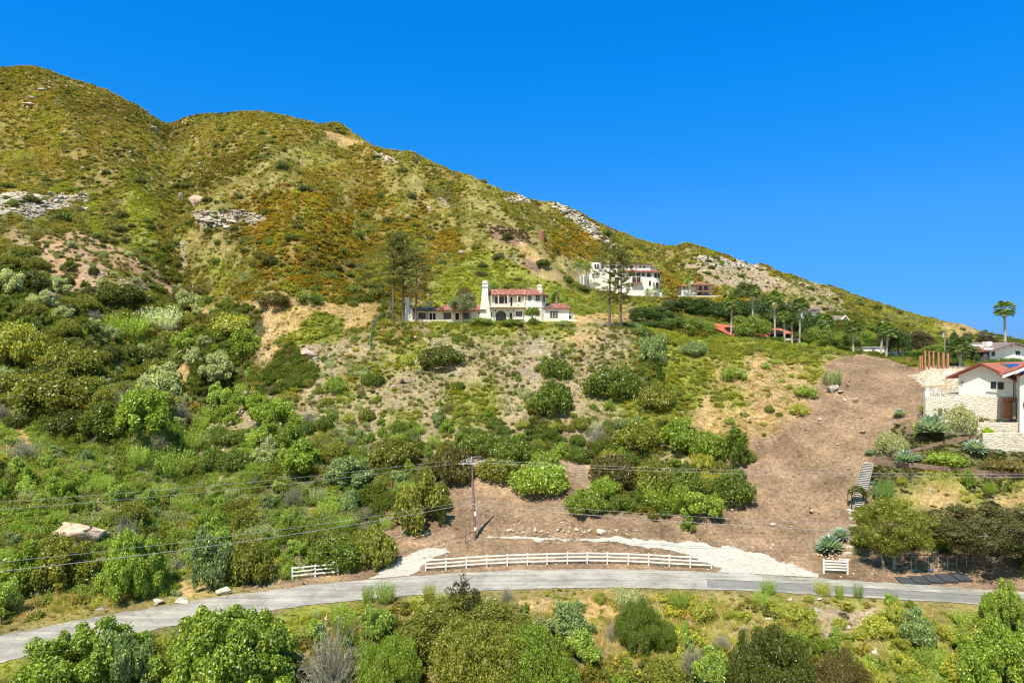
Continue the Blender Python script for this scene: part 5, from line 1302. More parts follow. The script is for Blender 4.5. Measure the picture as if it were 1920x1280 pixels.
    window(t, LX(1580), LX(1583), HZ(604), HZ(599), 0, 0, 'bluecloth', 0, .1)
    m = MB(); m.box(LX(1553.2), LX(1588), -1, 0, HZ(612.5), HZ(611.5)); m.build('deck', M['whitewood'], t)
    # sheds
    for (x0, x1, yt, yb, Y, lab) in ((1617, 1658, 651, 664, 176, 'long low white shed behind the grass crest among the palms'), (1681, 1697, 658, 672, 160, 'small white shed half hidden by the dark round tree')):
        O, LX, HZ, s = frame((x0+x1)/2, yb, Y)
        t = thing('shed', lab, 'shed', O)
        m = MB(); m.box(LX(x0), LX(x1), 0, 3.5, -2, HZ(yt)); m.build('walls', M['whitewood'], t)
        m = MB(); m.box(LX(x0)-.2, LX(x1)+.2, -.25, 3.8, HZ(yt), HZ(yt)+.14); m.build('flat_roof', M['steel'], t)
        m = MB(); m.box(LX((x0+x1)/2)-.4, LX((x0+x1)/2)+.4, -.04, 0, 0, 1.6) if x1-x0 > 20 else m.box(LX(x0)+.3, LX(x0)+1.0, -.04, 0, 0, 1.4); m.build('door', M['weathered'], t)
    # pale gabled house, upper right
    Y = 132.0; O, LX, HZ, s = frame(1880, 684, Y)
    t = thing('ranch_house', 'cream gabled house with brown roof, dark side wall and white chimney at the upper right', 'house', O)
    w = MB(); w.prism([(LX(1856), -3), (LX(1925), -3), (LX(1925), HZ(651)), (LX(1898), HZ(643)), (LX(1856), HZ(655))], 0, 10); w.build('walls', M['whitewood'], t)
    m = MB(); m.add([(LX(1836), 0.1, -3), (LX(1856), .1, -3), (LX(1856), .1, HZ(657)), (LX(1836), 5, HZ(660)), (LX(1836), 5, -3)], [(0,1,2,3)]); m.box(LX(1836), LX(1855.8), 1.5, 9, -3, HZ(660)); m.build('dark_side', M['darkroof'], t)
    def slab(pts, th=.25):
        q = MB(); n = len(pts); q.add(pts+[(x, y, z-th) for x, y, z in pts], [tuple(range(n)), tuple(range(2*n-1, n-1, -1))]+[(i, i+n, (i+1) % n+n, (i+1) % n) for i in range(n)]); return q
    slab([(LX(1851), -1.0, HZ(657)), (LX(1898), -1.0, HZ(641.5)), (LX(1898), 11, HZ(641.5)), (LX(1851), 11, HZ(657))]).build('brown_roof', M['tile_grey'], t)
    slab([(LX(1898), -1.0, HZ(641.5)), (LX(1928), -1.0, HZ(650)), (LX(1928), 11, HZ(650)), (LX(1898), 11, HZ(641.5))]).build('brown_roof', M['tile_grey'], t)
    slab([(LX(1833), .6, HZ(659)), (LX(1853), .6, HZ(656.5)), (LX(1872), 6, HZ(645)), (LX(1846), 6, HZ(648.5))]).build('red_brown_roof', M['tile'], t)
    m = MB(); m.box(LX(1871), LX(1881), 3, 4.4, HZ(652), HZ(640)); m.build('chimney', M['stucco'], t)
    window(t, LX(1859), LX(1865), HZ(667), HZ(659), 0, 1, 'steel', 0); window(t, LX(1904), LX(1912), HZ(665), HZ(658), 0, 1, 'steel', 0)
    m = MB(); m.box(LX(1895.5), LX(1896.8), -.1, 0, HZ(651), HZ(646)); m.build('gable_vent', M['steel'], t)
    car(at(1826, 659.5, 138), M['whitepaint'], 'white car parked beside the dark side wall of the cream gabled house', R(80))
M['bluecloth'] = surf('blue_cloth', (.05,.20,.62), (.04,.16,.52), 2, .8)
far_houses()

# --- white stucco house at the right edge
def slab3(pts, th):
    q = MB(); n = len(pts); q.add([tuple(p) for p in pts]+[(p[0], p[1], p[2]-th) for p in pts], [tuple(range(n)), tuple(range(2*n-1, n-1, -1))]+[(i, i+n, (i+1) % n+n, (i+1) % n) for i in range(n)]); return q
SLP = .5
def right_house():
    A = at(1797, 741, 96.0)                      # left end of the gable wall
    ang = R(-58); cs, sn = math.cos(ang), math.sin(ang)
    t = thing('stucco_house', 'white stucco house with red tile gable roof and small window on the stone terrace', 'house', A, ang)
    Wd = 6.9; zb = -.6
    ze = 2.95; zr = 4.65; Ln = 12
    w = MB(); w.prism([(0, zb), (Wd, zb), (Wd, zr-.25-(Wd-3.1)*.5), (3.1, zr-.25), (0, ze-.1)], 0, Ln); w.build('walls', M['stucco'], t)
    ov = .72; rx = 3.1
    lx = -1.3; sl_ = (zr-ze)/(rx-0)
    rid0 = (rx, -ov, zr); rid1 = (rx, Ln+.5, zr); lo0 = (lx, -ov, zr-(rx-lx)*SLP); lo1 = (lx, Ln+.5, zr-(rx-lx)*SLP); ro0 = (Wd+.9, -ov, zr-(Wd+.9-rx)*SLP); ro1 = (Wd+.9, Ln+.5, zr-(Wd+.9-rx)*SLP)
    slab3([lo0, rid0, rid1, lo1], .16).build('roof_slope', M['tile_plain'], t); slab3([rid0, ro0, ro1, rid1], .16).build('roof_slope', M['tile_plain'], t)
    def board(a, b, th, hh, mat, nm):
        m = MB(); a = Vector(a); b = Vector(b); m.add([a, b, b+Vector((0,0,-hh)), a+Vector((0,0,-hh)), a+Vector((0,-th,0)), b+Vector((0,-th,0)), b+Vector((0,-th,-hh)), a+Vector((0,-th,-hh))], [(4,5,6,7),(0,3,2,1),(0,1,5,4),(3,7,6,2),(0,4,7,3),(1,2,6,5)]); m.build(nm, mat, t)
    board(Vector(lo0)+Vector((0,0,.06)), Vector(rid0)+Vector((0,0,.06)), .12, .30, M['tile_dark'], 'verge_tiles'); board(Vector(rid0)+Vector((0,0,.06)), Vector(ro0)+Vector((0,0,.06)), .12, .30, M['tile_dark'], 'verge_tiles')
    # closed soffit under the gable overhang
    x = Wd*.585
    window(t, x, x+.72, 1.15, 2.15, -.02, 0, 'stucco', 0, .06); window(t, x+.86, x+1.58, 1.15, 2.15, -.02, 0, 'stucco', 0, .06)
    m = MB(); m.box(x-.5, x+1.9, -.16, 0, .78, .92); m.build('window_sill', M['stucco'], t)
    for xx in (.55, Wd-1.5):
        m = MB(); m.tube([(xx, -.22, 2.0), (xx, -.22, 1.78), (xx, -.2, 1.7)], [.11, .09, .03], 6); m.box(xx-.03, xx+.03, -.2, 0, 1.9, 1.96); m.build('wall_lantern', M['darkwood'], t)
    m = MB(); m.tube([(Wd-.12, -.1, zb), (Wd-.12, -.1, 2.7), (Wd-.12, -.5, 3.0)], .05, 6); m.build('downpipe', M['darkwood'], t)
    P = []
    for (xx, yy) in ((3.8, 4.6), (3.8, 8.6), (6.1, 8.6), (6.1, 4.6)): P.append((xx, yy, zr-(xx-rx)*SLP+.12))
    slab3(P, .06).build('solar_panel', M['solar'], t)
    P = [(xx, yy, zr-(xx-rx)*SLP+.07) for xx, yy in ((3.5, 4.1), (3.5, 4.6), (6.5, 4.6), (6.5, 4.1))]; slab3(P, .05).build('panel_skirt', M['darkroof'], t)
    # nearer wing at the frame edge
    B = at(1912, 790, 87.0)
    t2 = thing('stucco_wing', 'nearer white stucco wall with rising white eave cut by the right edge', 'house', B, R(-30))
    s = 87/F; zt = (790-700)*s
    w = MB(); w.prism([(0, -2.6), (9, -2.6), (9, zt+4.6*.55-2.0), (4.6, zt+4.6*.45), (0, zt-.35)], 0, 4.2); w.build('walls', M['stucco'], t2)
    z0 = (790-703)*s; k = .475
    slab3([(-1.9, -1.0, z0), (4.6, -1.0, z0+6.5*k), (4.6, 5.2, z0+6.5*k), (-1.9, 5.2, z0)], .16).build('roof_slope', M['tile_plain'], t2)
    slab3([(4.6, -1.0, z0+6.5*k), (10.4, -1.0, z0+.6*k), (10.4, 5.2, z0+.6*k), (4.6, 5.2, z0+6.5*k)], .16).build('roof_slope', M['tile_plain'], t2)
    m = MB(); a = Vector((-1.9, -1.0, z0-.04)); b = Vector((4.6, -1.0, z0+6.5*k-.04)); m.add([a, b, b+Vector((0,0,-.34)), a+Vector((0,0,-.34)), a+Vector((0,-.1,0)), b+Vector((0,-.1,0)), b+Vector((0,-.1,-.34)), a+Vector((0,-.1,-.34))], [(4,5,6,7),(0,1,5,4),(3,7,6,2),(0,4,7,3),(0,3,2,1),(1,2,6,5)]); m.build('white_fascia', M['whitewood'], t2)
    m = MB(); m.add([a+Vector((0,-.1,.0)), b+Vector((0,-.1,0)), b+Vector((0,-.1,.16)), a+Vector((0,-.1,.16)), a+Vector((0,.1,.0)), b+Vector((0,.1,0)), b+Vector((0,.1,.16)), a+Vector((0,.1,.16))], [(0,1,2,3),(3,2,6,7),(4,7,6,5),(0,3,7,4)]); m.build('verge_tiles', M['tile_dark'], t2)
    m = MB(); m.tube([(.45, -.2, 2.5), (.45, -.2, 2.2), (.35, -.2, 1.9)], [.12, .1, .03], 6); m.build('wall_lantern', M['darkwood'], t2)
M['tile_dark'] = surf('dark_red_verge', (.22,.06,.045), (.16,.045,.035), 3, .8)
right_house()

# --- stone walls and terraces on the right
def wall_line(name, pts, ztop, th, mat, label, depth=3.0, cat='wall'):
    """pts: (px, py_top, Y) ; a wall following these top points down into the ground"""
    m = MB(); P = [at(*p) for p in pts]
    for a, b in zip(P[:-1], P[1:]):
        d = Vector((b.x-a.x, b.y-a.y)).normalized(); nn = Vector((-d.y, d.x))*th/2
        za = min(h(a.x, a.y), h(b.x, b.y), a.z-.3)-.6; zc = za
        m.add([(a.x-nn.x, a.y-nn.y, za), (b.x-nn.x, b.y-nn.y, zc), (b.x+nn.x, b.y+nn.y, zc), (a.x+nn.x, a.y+nn.y, za), (a.x-nn.x, a.y-nn.y, a.z), (b.x-nn.x, b.y-nn.y, b.z), (b.x+nn.x, b.y+nn.y, b.z), (a.x+nn.x, a.y+nn.y, a.z)],
              [(0,3,2,1),(4,5,6,7),(0,1,5,4),(1,2,6,5),(2,3,7,6),(3,0,4,7)])
    o = m.build(name, mat); return tag(o, label, cat)
wall_line('stone_terrace_wall', [(1734,743,92.6),(1900,743,90.5),(1960,742,90)], 0, .5, M['blockwall'], 'tall pale block terrace wall below the white stucco house')
wall_line('stone_terrace_wall', [(1770,786,89.6),(1836,792,88.8),(1960,792,87.5)], 0, .5, M['stonewall'], 'middle pale stone wall step right of the variegated shrubs')
wall_line('stone_terrace_wall', [(1842,812,87.2),(1880,811,86.6),(1960,812,86)], 0, .5, M['stonewall'], 'lowest pale stone wall behind the bright rosette plant')
wall_line('patio_curb_wall', [(1733,733,92.9),(1741,733,92.8)], 0, .6, M['stucco'], 'short white pillar at the left end of the terrace wall')

# recess with column
def recess():
    O, LX, HZ, s = frame(1888, 784, 89.6)
    t = thing('stone_niche', 'dark doorway niche with tiled head and stone column in the terrace wall', 'niche', O)
    m = MB(); m.box(LX(1882), LX(1901), .0, .25, 0, HZ(749)); m.build('opening', M['rust'], t)
    m = MB(); m.tube([(LX(1898), -.35, 0), (LX(1898), -.35, HZ(752))], .22, 10); m.build('column', M['weathered'], t)
    m = MB(); m.box(LX(1878), LX(1903), -.6, 0, HZ(749), HZ(745)); m.build('lintel', M['tile_plain'], t)
recess()
# patio rail and furniture silhouettes
def patio():
    O, LX, HZ, s = frame(1765, 742, 94.2)
    t = thing('patio_railing', 'thin railing and posts on the terrace edge in front of the white house', 'railing', O)
    m = MB(); m.box(LX(1742), LX(1800), -.02, .02, .95, .99)
    for px in range(1742, 1801, 8): m.box(LX(px)-.03, LX(px)+.03, -.03, .03, -.2, .95)
    m.build('rail', M['steel'], t)
    for px, lab in ((1752, 'left pale patio chair on the stone terrace'), (1768, 'right pale patio chair on the stone terrace')):
        c = thing('patio_chair', lab, 'chair', O+Vector((LX(px), 1.2, .0)), R(20))
        m = MB(); m.box(-.28, .28, -.28, .28, .42, .48); m.build('seat', M['whitewood'], c)
        m = MB(); m.box(-.28, .28, .24, .29, .48, .95); m.build('backrest', M['whitewood'], c)
        for x in (-.25, .25):
            for y in (-.25, .25): q = MB(); q.box(x-.025, x+.025, y-.025, y+.025, -.1, .42); q.build('leg', M['whitewood'], c)
patio()
# brown board retaining walls
def wall_on_ground(name, pts, hgt, th, mat, label, cat='wall'):
    m = MB(); P = []
    for px, py in pts: q = hit(px, py); P.append(q)
    for a, b in zip(P[:-1], P[1:]):
        d = Vector((b.x-a.x, b.y-a.y)).normalized(); nn = Vector((-d.y, d.x))*th/2
        m.add([(a.x-nn.x, a.y-nn.y, a.z-.8), (b.x-nn.x, b.y-nn.y, b.z-.8), (b.x+nn.x, b.y+nn.y, b.z-.8), (a.x+nn.x, a.y+nn.y, a.z-.8), (a.x-nn.x, a.y-nn.y, a.z+hgt), (b.x-nn.x, b.y-nn.y, b.z+hgt), (b.x+nn.x, b.y+nn.y, b.z+hgt), (a.x+nn.x, a.y+nn.y, a.z+hgt)],
              [(0,3,2,1),(4,5,6,7),(0,1,5,4),(1,2,6,5),(2,3,7,6),(3,0,4,7)])
    o = m.build(name, mat); return tag(o, label, cat)
wall_on_ground('crest_wall', [(1740,690),(1775,691),(1825,692)], .45, .25, M['weathered'], 'thin grey wall along the top of the white rubble bank')
wall_on_ground('retaining_wall', [(1636,868),(1680,858),(1730,845),(1790,830),(1832,824)], .62, .12, M['retain'], 'upper rust-brown board retaining wall climbing right from the stairs')
wall_on_ground('retaining_wall', [(1640,870),(1700,877),(1760,884),(1830,892),(1960,900)], .75, .12, M['retain'], 'lower rust-brown board retaining wall running right from the stairs')
# ------------------------------------------------------------------ trees
def limb_tree(name, label, P, hgt, rad, col, seed, crown_from=.45, nl=9, lean=0, crowns=None, group=None, bark='bark', trunk_r=.25, cm=None, catg='tree'):
    rng = random.Random(seed)
    t = thing(name, label, catg, P, rng.uniform(0, 6.28) if crowns is None else 0, group)
    m = MB(); top = Vector((lean*hgt, 0, hgt*.9)); m.tube([(0,0,-.8), (lean*hgt*.3, .05, hgt*.35), (lean*hgt*.7, -.05, hgt*.65), top], [trunk_r*1.25, trunk_r, trunk_r*.6, trunk_r*.15], 7)
    for k in range(nl):
        f = crown_from*.8+(.92-crown_from*.8)*k/nl; a = k*2.4+rng.random(); b = Vector((lean*hgt*f, 0, hgt*f)); e = b+Vector((math.cos(a)*rad*.75, math.sin(a)*rad*.75, hgt*.14))
        mid = (b+e)/2+Vector((0,0,-hgt*.02)); m.tube([b, mid, e], [trunk_r*.45, trunk_r*.3, trunk_r*.08], 5)
    m.build('trunk', M[bark], t)
    c = add_obj('crown', cm or SM['round'][seed % 4], t)
    sx = max(abs(v.co.x) for v in c.data.vertices) if cm else SIZE['round'][0]; sz = max(v.co.z for v in c.data.vertices) if cm else SIZE['round'][1]
    c.location = (lean*hgt*.6, 0, hgt*crown_from); c.scale = (rad/sx, rad/sx, hgt*(1-crown_from)/sz); k = C_[col]; c.color = (*k, 1)
    return t
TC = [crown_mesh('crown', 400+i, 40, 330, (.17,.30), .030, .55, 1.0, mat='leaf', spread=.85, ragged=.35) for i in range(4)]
C_.update({'tdk': (.085,.135,.032), 'tmd': (.13,.20,.042), 'tlt': (.24,.31,.06), 'tbr': (.13,.095,.05), 'pal': (.19,.26,.07), 'pald': (.13,.18,.055)})
# px, py base, width px, height px, distance, colour, label
BELT = [
 (1205,612,62,38,172,'tdk','dark tree at the left end of the tree belt beside the pine pair'),
 (1236,620,64,48,178,'tdk','dark green tree just below the mansion terrace'),
 (1262,634,58,42,168,'tmd','mid green tree at the lower front of the belt under the mansion'),
 (1222,634,54,34,164,'tdk','low dark tree at the front left of the belt'),
 (1278,600,72,44,205,'tdk','dark spreading tree under the guest house drive'),
 (1318,602,72,46,208,'tdk','dark tree directly under the guest house'),
 (1352,606,66,46,206,'tdk','dark tree between the guest house and the first tall palm'),
 (1310,634,62,44,166,'tlt','light olive tree in front of the dark belt, left of the red roofs'),
 (1386,604,60,42,212,'tdk','dark tree behind the first two tall palms'),
 (1385,560,26,24,240,'tmd','round green tree on the rocky slope right of the guest house'),
 (1408,642,72,58,172,'tlt','broad round light green tree between the two red roofs'),
 (1425,600,56,52,215,'tdk','dark tree between the two tallest palms'),
 (1452,626,52,40,196,'tdk','shaded dark tree behind the pool house'),
 (1476,604,52,44,214,'tdk','dark tree behind the palm trio near the pool house'),
 (1507,626,66,46,205,'tdk','large dark tree below the tower house'),
 (1530,636,46,28,195,'tmd','green tree left of the gabled house'),
 (1541,645,50,34,172,'tlt','small bright green tree in front of the gabled house'),
 (1580,656,70,36,170,'tlt','bright leafy tree below the gabled house'),
 (1620,640,44,22,190,'tlt','low light green tree right of the gabled house'),
 (1664,640,40,38,185,'tbr','brownish green tree behind the palm pair'),
 (1684,662,46,48,160,'tdk','dark conical tree right of the palm pair'),
 (1722,664,58,48,190,'tbr','wide brownish tree behind the salmon posts'),
 (1800,668,52,44,182,'tdk','dark tree behind the short palm near the utility pole'),
 (1756,666,46,26,185,'tlt','low olive tree left of the far utility pole'),
 (1812,686,52,40,135,'tmd','leafy green bush tree between the palm and the cream gabled house'),
 (1780,680,30,26,140,'tmd','small green tree at the left of the short palm'),
 (1850,642,34,22,230,'tbr','brownish tree on the skyline left of the cream house roof'),
 (1868,688,52,18,122,'tmd','green hedge-like tree in front of the cream gabled house, left piece'),
 (1905,688,52,18,122,'tmd','green hedge-like tree in front of the cream gabled house, right piece'),
 (1790,627,16,8,300,'tdk','tiny dark tree on the skyline left of the tall palm'),
]
for i, (px, py, w, hh, Y, col, lab) in enumerate(BELT):
    s = Y/F; P = gnd(px, Y); ztop = -(py-hh-640)/F*Y; hgt = max(ztop-P.z, 1.5); cf = .12
    limb_tree('broadleaf_tree', lab, P, hgt, w*s/2*1.1, col, 500+i, cf, 7, 0, None, None, 'bark', .2, TC[i % 4])
# hedges behind the crest
for px0, px1, pyt, pyb, Y, lab in ((1388,1470,633,640,166,'long clipped green hedge along the grassy crest left of the pool house'),(1697,1732,660,678,150,'tall clipped green hedge behind the salmon posts'),(1600,1660,636,655,186,'clipped dark hedge behind the white shed'),(1745,1778,660,686,142,'clipped hedge right behind the tall salmon posts')):
    s = Y/F; a = gnd(px0, Y); b = gnd(px1, Y); zt = -(pyt-640)/F*Y; zb = min(a.z, b.z)-.3
    rng = np.random.RandomState(px0); n = 5200; Lx = b.x-a.x; hgt = max(zt-zb, 1.0)
    P = np.stack([rng.uniform(0, Lx, n), rng.uniform(-.7, .7, n), rng.uniform(0, hgt, n)], 1)
    f = rng.randint(0, 3, n); P[f == 0, 1] = -.7+rng.normal(0, .05, (f == 0).sum()); P[f == 1, 2] = hgt+rng.normal(0, .06, (f == 1).sum())
    V, Q = leaf_quads(P, unit(rng.normal(size=(n, 3))+np.array([0, -.4, .5])), .16, .09, rng)
    me = raw_mesh('clipped_hedge', V, Q, [M['leaf']], {'v': ('FLOAT', 'FACE', rng.rand(n)**1.5*.9)})
    o = add_obj('clipped_hedge', me); o.location = (a.x, Y, zb); o.color = (.13,.21,.03,1); tag(o, lab, 'hedge')

# tall sparse pines
def pine(px, pyb, pyt, Y, rpx, label, seed, first=.32, dens=1.0, lean=0.0):
    s = Y/F; P = gnd(px, Y); zt = -(pyt-640)/F*Y; H_ = zt-P.z; rad = rpx*s; rng = np.random.RandomState(seed)
    t = thing('pine_tree', label, 'tree', P)
    m = MB(); kn = [(0,0,-.8), (lean*.3,0,H_*.3), (lean*.7+.1,0,H_*.6), (lean,0,H_)]; m.tube(kn, [.30,.24,.15,.03], 8)
    C = []
    nb = 26
    for k in range(nb):
        f = first+(1-first)*(k/nb)**.9; a = k*2.399+rng.uniform(-.4, .4)
        L_ = rad*(1.0-.55*max(0, (f-.7)/.3))*rng.uniform(.45, 1.1)
        b = Vector((lean*f, 0, H_*f)); up = rng.uniform(.25, .7)
        e = b+Vector((math.cos(a)*L_, math.sin(a)*L_, L_*up)); mid = b+(e-b)*.5+Vector((0,0,-.15*L_))
        m.tube([b, mid, e], [.09, .055, .02], 4)
        nt_ = rng.randint(3, 6)
        for j in range(nt_):
            g = rng.uniform(.35, 1.0); q = b+(e-b)*g
            e2 = q+Vector(tuple(rng.normal(0, .28*rad*.5, 3)+np.array([0, 0, .25]))); m.tube([q, e2], [.03, .012], 3, False)
            C.append((e2, rng.uniform(.35, .8)*dens))
        C.append((e, rng.uniform(.4, .85)*dens))
    m.build('trunk', M['bark'], t)
    Ps, Ns = [], []
    for c, r in C:
        n = int(70*r/.6); d = unit(rng.normal(size=(n, 3))); Ps.append(np.array(c)+d*r*rng.uniform(.3, 1.0, (n, 1))*np.array([1.15, 1.15, .6])); Ns.append(unit(rng.normal(size=(n, 3))+np.array([0, 0, .5])))
    Ps = np.concatenate(Ps); Ns = np.concatenate(Ns); V, Q = leaf_quads(Ps, Ns, .17, .05, rng)
    me = raw_mesh('crown', V, Q, [M['leaf']], {'v': ('FLOAT', 'FACE', rng.rand(len(Ps))**1.4*.95)})
    c = add_obj('crown', me, t); c.color = (.20,.205,.06,1)
pine(737, 598, 442, 151.2, 24, 'leftmost tall sparse pine of three at the left end of the villa', 1, .40)
pine(756, 598, 438, 152.0, 24, 'middle tall sparse pine of the three left of the villa', 2, .38)
pine(780, 600, 470, 150.2, 30, 'forked sparse pine in front of the villa low wing', 3, .34, .8)
pine(1143, 612, 445, 148.0, 34, 'taller pale-trunked sparse pine in front of the mansion', 4, .22, .85)
pine(1164, 612, 468, 149.0, 26, 'dark-trunked pine right of the taller one in front of the mansion', 5, .25, .9)
# bare twiggy tree + olive trees at the villa
def bare(px, pyb, pyt, Y, w, lab):
    P = gnd(px, Y); H_ = -(pyt-640)/F*Y-P.z; rng = random.Random(px)
    m = MB()
    def br(p, d, L_, r, k):
        q = p+d*L_; m.tube([p, q], [r, r*.6], 4, False)
        if k:
            for i in range(3): br(q, (d+Vector((rng.uniform(-.7,.7), rng.uniform(-.7,.7), rng.uniform(-.1,.4)))).normalized(), L_*.68, r*.6, k-1)
    br(Vector((0,0,-.3)), Vector((0,0,1)), H_*.36, .12, 4)
    o = m.build('bare_tree', M['weathered']); o.location = P; tag(o, lab, 'tree')
bare(724, 600, 556, 150.5, 30, 'pale leafless small tree left of the three pines')
def olive(px, Y, pyt, w, col, lab, cf=.3):
    P = gnd(px, Y); s = Y/F; limb_tree('olive_tree', lab, P, -(pyt-640)/F*Y-P.z, w*s/2, col, px, cf, 7, .02, None, None, 'bark', .17, TC[px % 4])
C_['oli'] = (.26,.28,.17)
olive(868, 149.6, 548, 58, 'oli', 'grey-green olive tree in front of the villa low roof', .35)
olive(998, 149.6, 573, 34, 'tlt', 'small pale leafy tree in front of the villa bay tower', .4)
olive(802, 165, 560, 30, 'oli', 'silvery small tree behind the burnt part of the villa roof', .2)

# ------------------------------------------------------------------ palms
def palm_crown(seed, fronds=46, fan=True):
    rng = np.random.RandomState(seed); V = []; Q = []; vv = []
    def quad(a, b, c, d, v): k = len(V); V.extend([a, b, c, d]); Q.append((k, k+1, k+2, k+3)); vv.append(v)
    for i in range(fronds):
        a = i*2.399+rng.uniform(-.2, .2); e = 1.25-1.95*(i/fronds)**.9      # young fronds upright, old ones hanging
        d = np.array([math.cos(a)*math.cos(e), math.sin(a)*math.cos(e), math.sin(e)]); side = np.array([-math.sin(a), math.cos(a), 0]); up = np.cross(side, d); up = up if up[2] > 0 else -up
        v = rng.rand()*.9
        if fan:
            st = rng.uniform(.42, .55); c = d*st; w = side*.012
            quad(-w, w, c+w, c-w, .5)
            for j in range(13):
                th = (j-6)/6*1.25; dd = d*math.cos(th)+side*math.sin(th); L_ = .55*(1-.25*abs(th)/1.25)*rng.uniform(.85, 1.1)
                p1 = c+dd*L_*.55; p2 = c+dd*L_-np.array([0, 0, 1])*L_*.32; s = np.cross(dd, up)*.046
                quad(c-s*.4, c+s*.4, p1+s, p1-s, v); quad(p1-s, p1+s, p2+s*.15, p2-s*.15, v)
        else:
            n = 13; pts = [d*t*1.25+np.array([0, 0, -1])*(t*1.25)**2*.42 for t in np.linspace(0, 1, n)]
            for j in range(n-1):
                w = side*.012; quad(pts[j]-w, pts[j]+w, pts[j+1]+w, pts[j+1]-w, .5)
                if j < 2: continue
                L_ = .30*math.sin(math.pi*(j/n))**.5
                for sg in (-1, 1):
                    tip = pts[j]+side*sg*L_+d*.13-np.array([0, 0, .10]); q = (pts[j+1]-pts[j])*.42
                    quad(pts[j]-q*.8, pts[j]+q, tip+q*.2, tip-q*.2, v)
    return raw_mesh('fronds', np.array(V), np.array(Q), [M['leaf']], {'v': ('FLOAT', 'FACE', vv)})
PC = [palm_crown(600+i) for i in range(3)]; PF = [palm_crown(620+i, 22, False) for i in range(2)]
def palm(px, pyt, Y, rpx, label, k=0, feather=False, tr=.24, lean=0, pyb=None):
    s = Y/F; P = gnd(px, Y); zt = -(pyt+rpx*.75-640)/F*Y; H_ = max(zt-P.z, 1.5); r = rpx*s
    t = thing('palm_tree', label, 'palm tree', P, 0)
    m = MB(); n = 22; pts = [(lean*(i/n)**2, 0, -.8+(H_+.8)*i/n) for i in range(n+1)]; m.tube(pts, [(tr*(1.25 if i < 2 else 1)*(1+.10*(i % 2))) for i in range(n+1)], 8); m.build('trunk', M['palm_bark'], t)
    if not feather:
        sk = MB(); sk.tube([(lean,0,H_-1.5*r*.5), (lean,0,H_-.2*r), (lean,0,H_+.05*r)], [tr*1.15, tr*2.0, tr*.8], 9); sk.build('dead_skirt', M['weathered'], t)
    c = add_obj('fronds', (PF if feather else PC)[k % (2 if feather else 3)], t); c.location = (lean, 0, H_); c.scale = (r,)*3; c.rotation_euler = (0, 0, px*.7); c.color = (*(C_['pald'] if k % 2 else C_['pal']), 1)
PALMS = [
 (1371,553,176,19,'first tall slim palm from the left in the row along the crest'),(1412,532,177,19,'tallest palm of the row, second from the left'),
 (1453,545,177,18,'third tall palm, directly left of the pool house'),(1499,557,175,19,'fourth tall palm, right of the pool house'),
 (1471,582,173,15,'shorter palm in front of the pool house roof, left of its twin'),(1485,586,174,15,'shorter palm in front of the pool house roof, right of its twin'),
 (1549,590,172,18,'palm standing just left of the gabled house'),(1600,601,165,18,'stout palm right of the gabled house'),
 (1662,604,158,21,'front palm of the pair above the white shed'),(1652,602,168,17,'back palm of the pair above the white shed'),
 (1885,563,148,22,'very tall lone palm against the sky at the right'),(1801,634,117,23,'short palm before the rubble bank above the white stucco house')]
for i, (px, pyt, Y, r, lab) in enumerate(PALMS): palm(px, pyt, Y, r, lab, i, lean=.5 if i in (8, 9) else (.25 if i % 3 == 0 else -.2))
for px, pyt, Y, r, lab in ((1044,532,166,17,'feathery palm behind the right chimney of the villa'),(1038,548,168,12,'low feathery palm tucked behind the villa right wing'),
   (1228,534,252,8,'small palm at the right corner of the mansion'),(1214,538,253,7,'leafy palm cluster before the mansion ground floor'),(1248,536,256,10,'palm with pale trunk between mansion and guest house'),
   (1290,512,259,13,'palm in front of the guest house left wing'),(1364,530,258,15,'palm right of the guest house on the slope'),
   (1082,482,252,13,'left palm with pale trunk beside the mansion'),(1100,486,254,12,'right palm with pale trunk beside the mansion')):
    palm(px, pyt, Y, r, lab, px, True, .2)

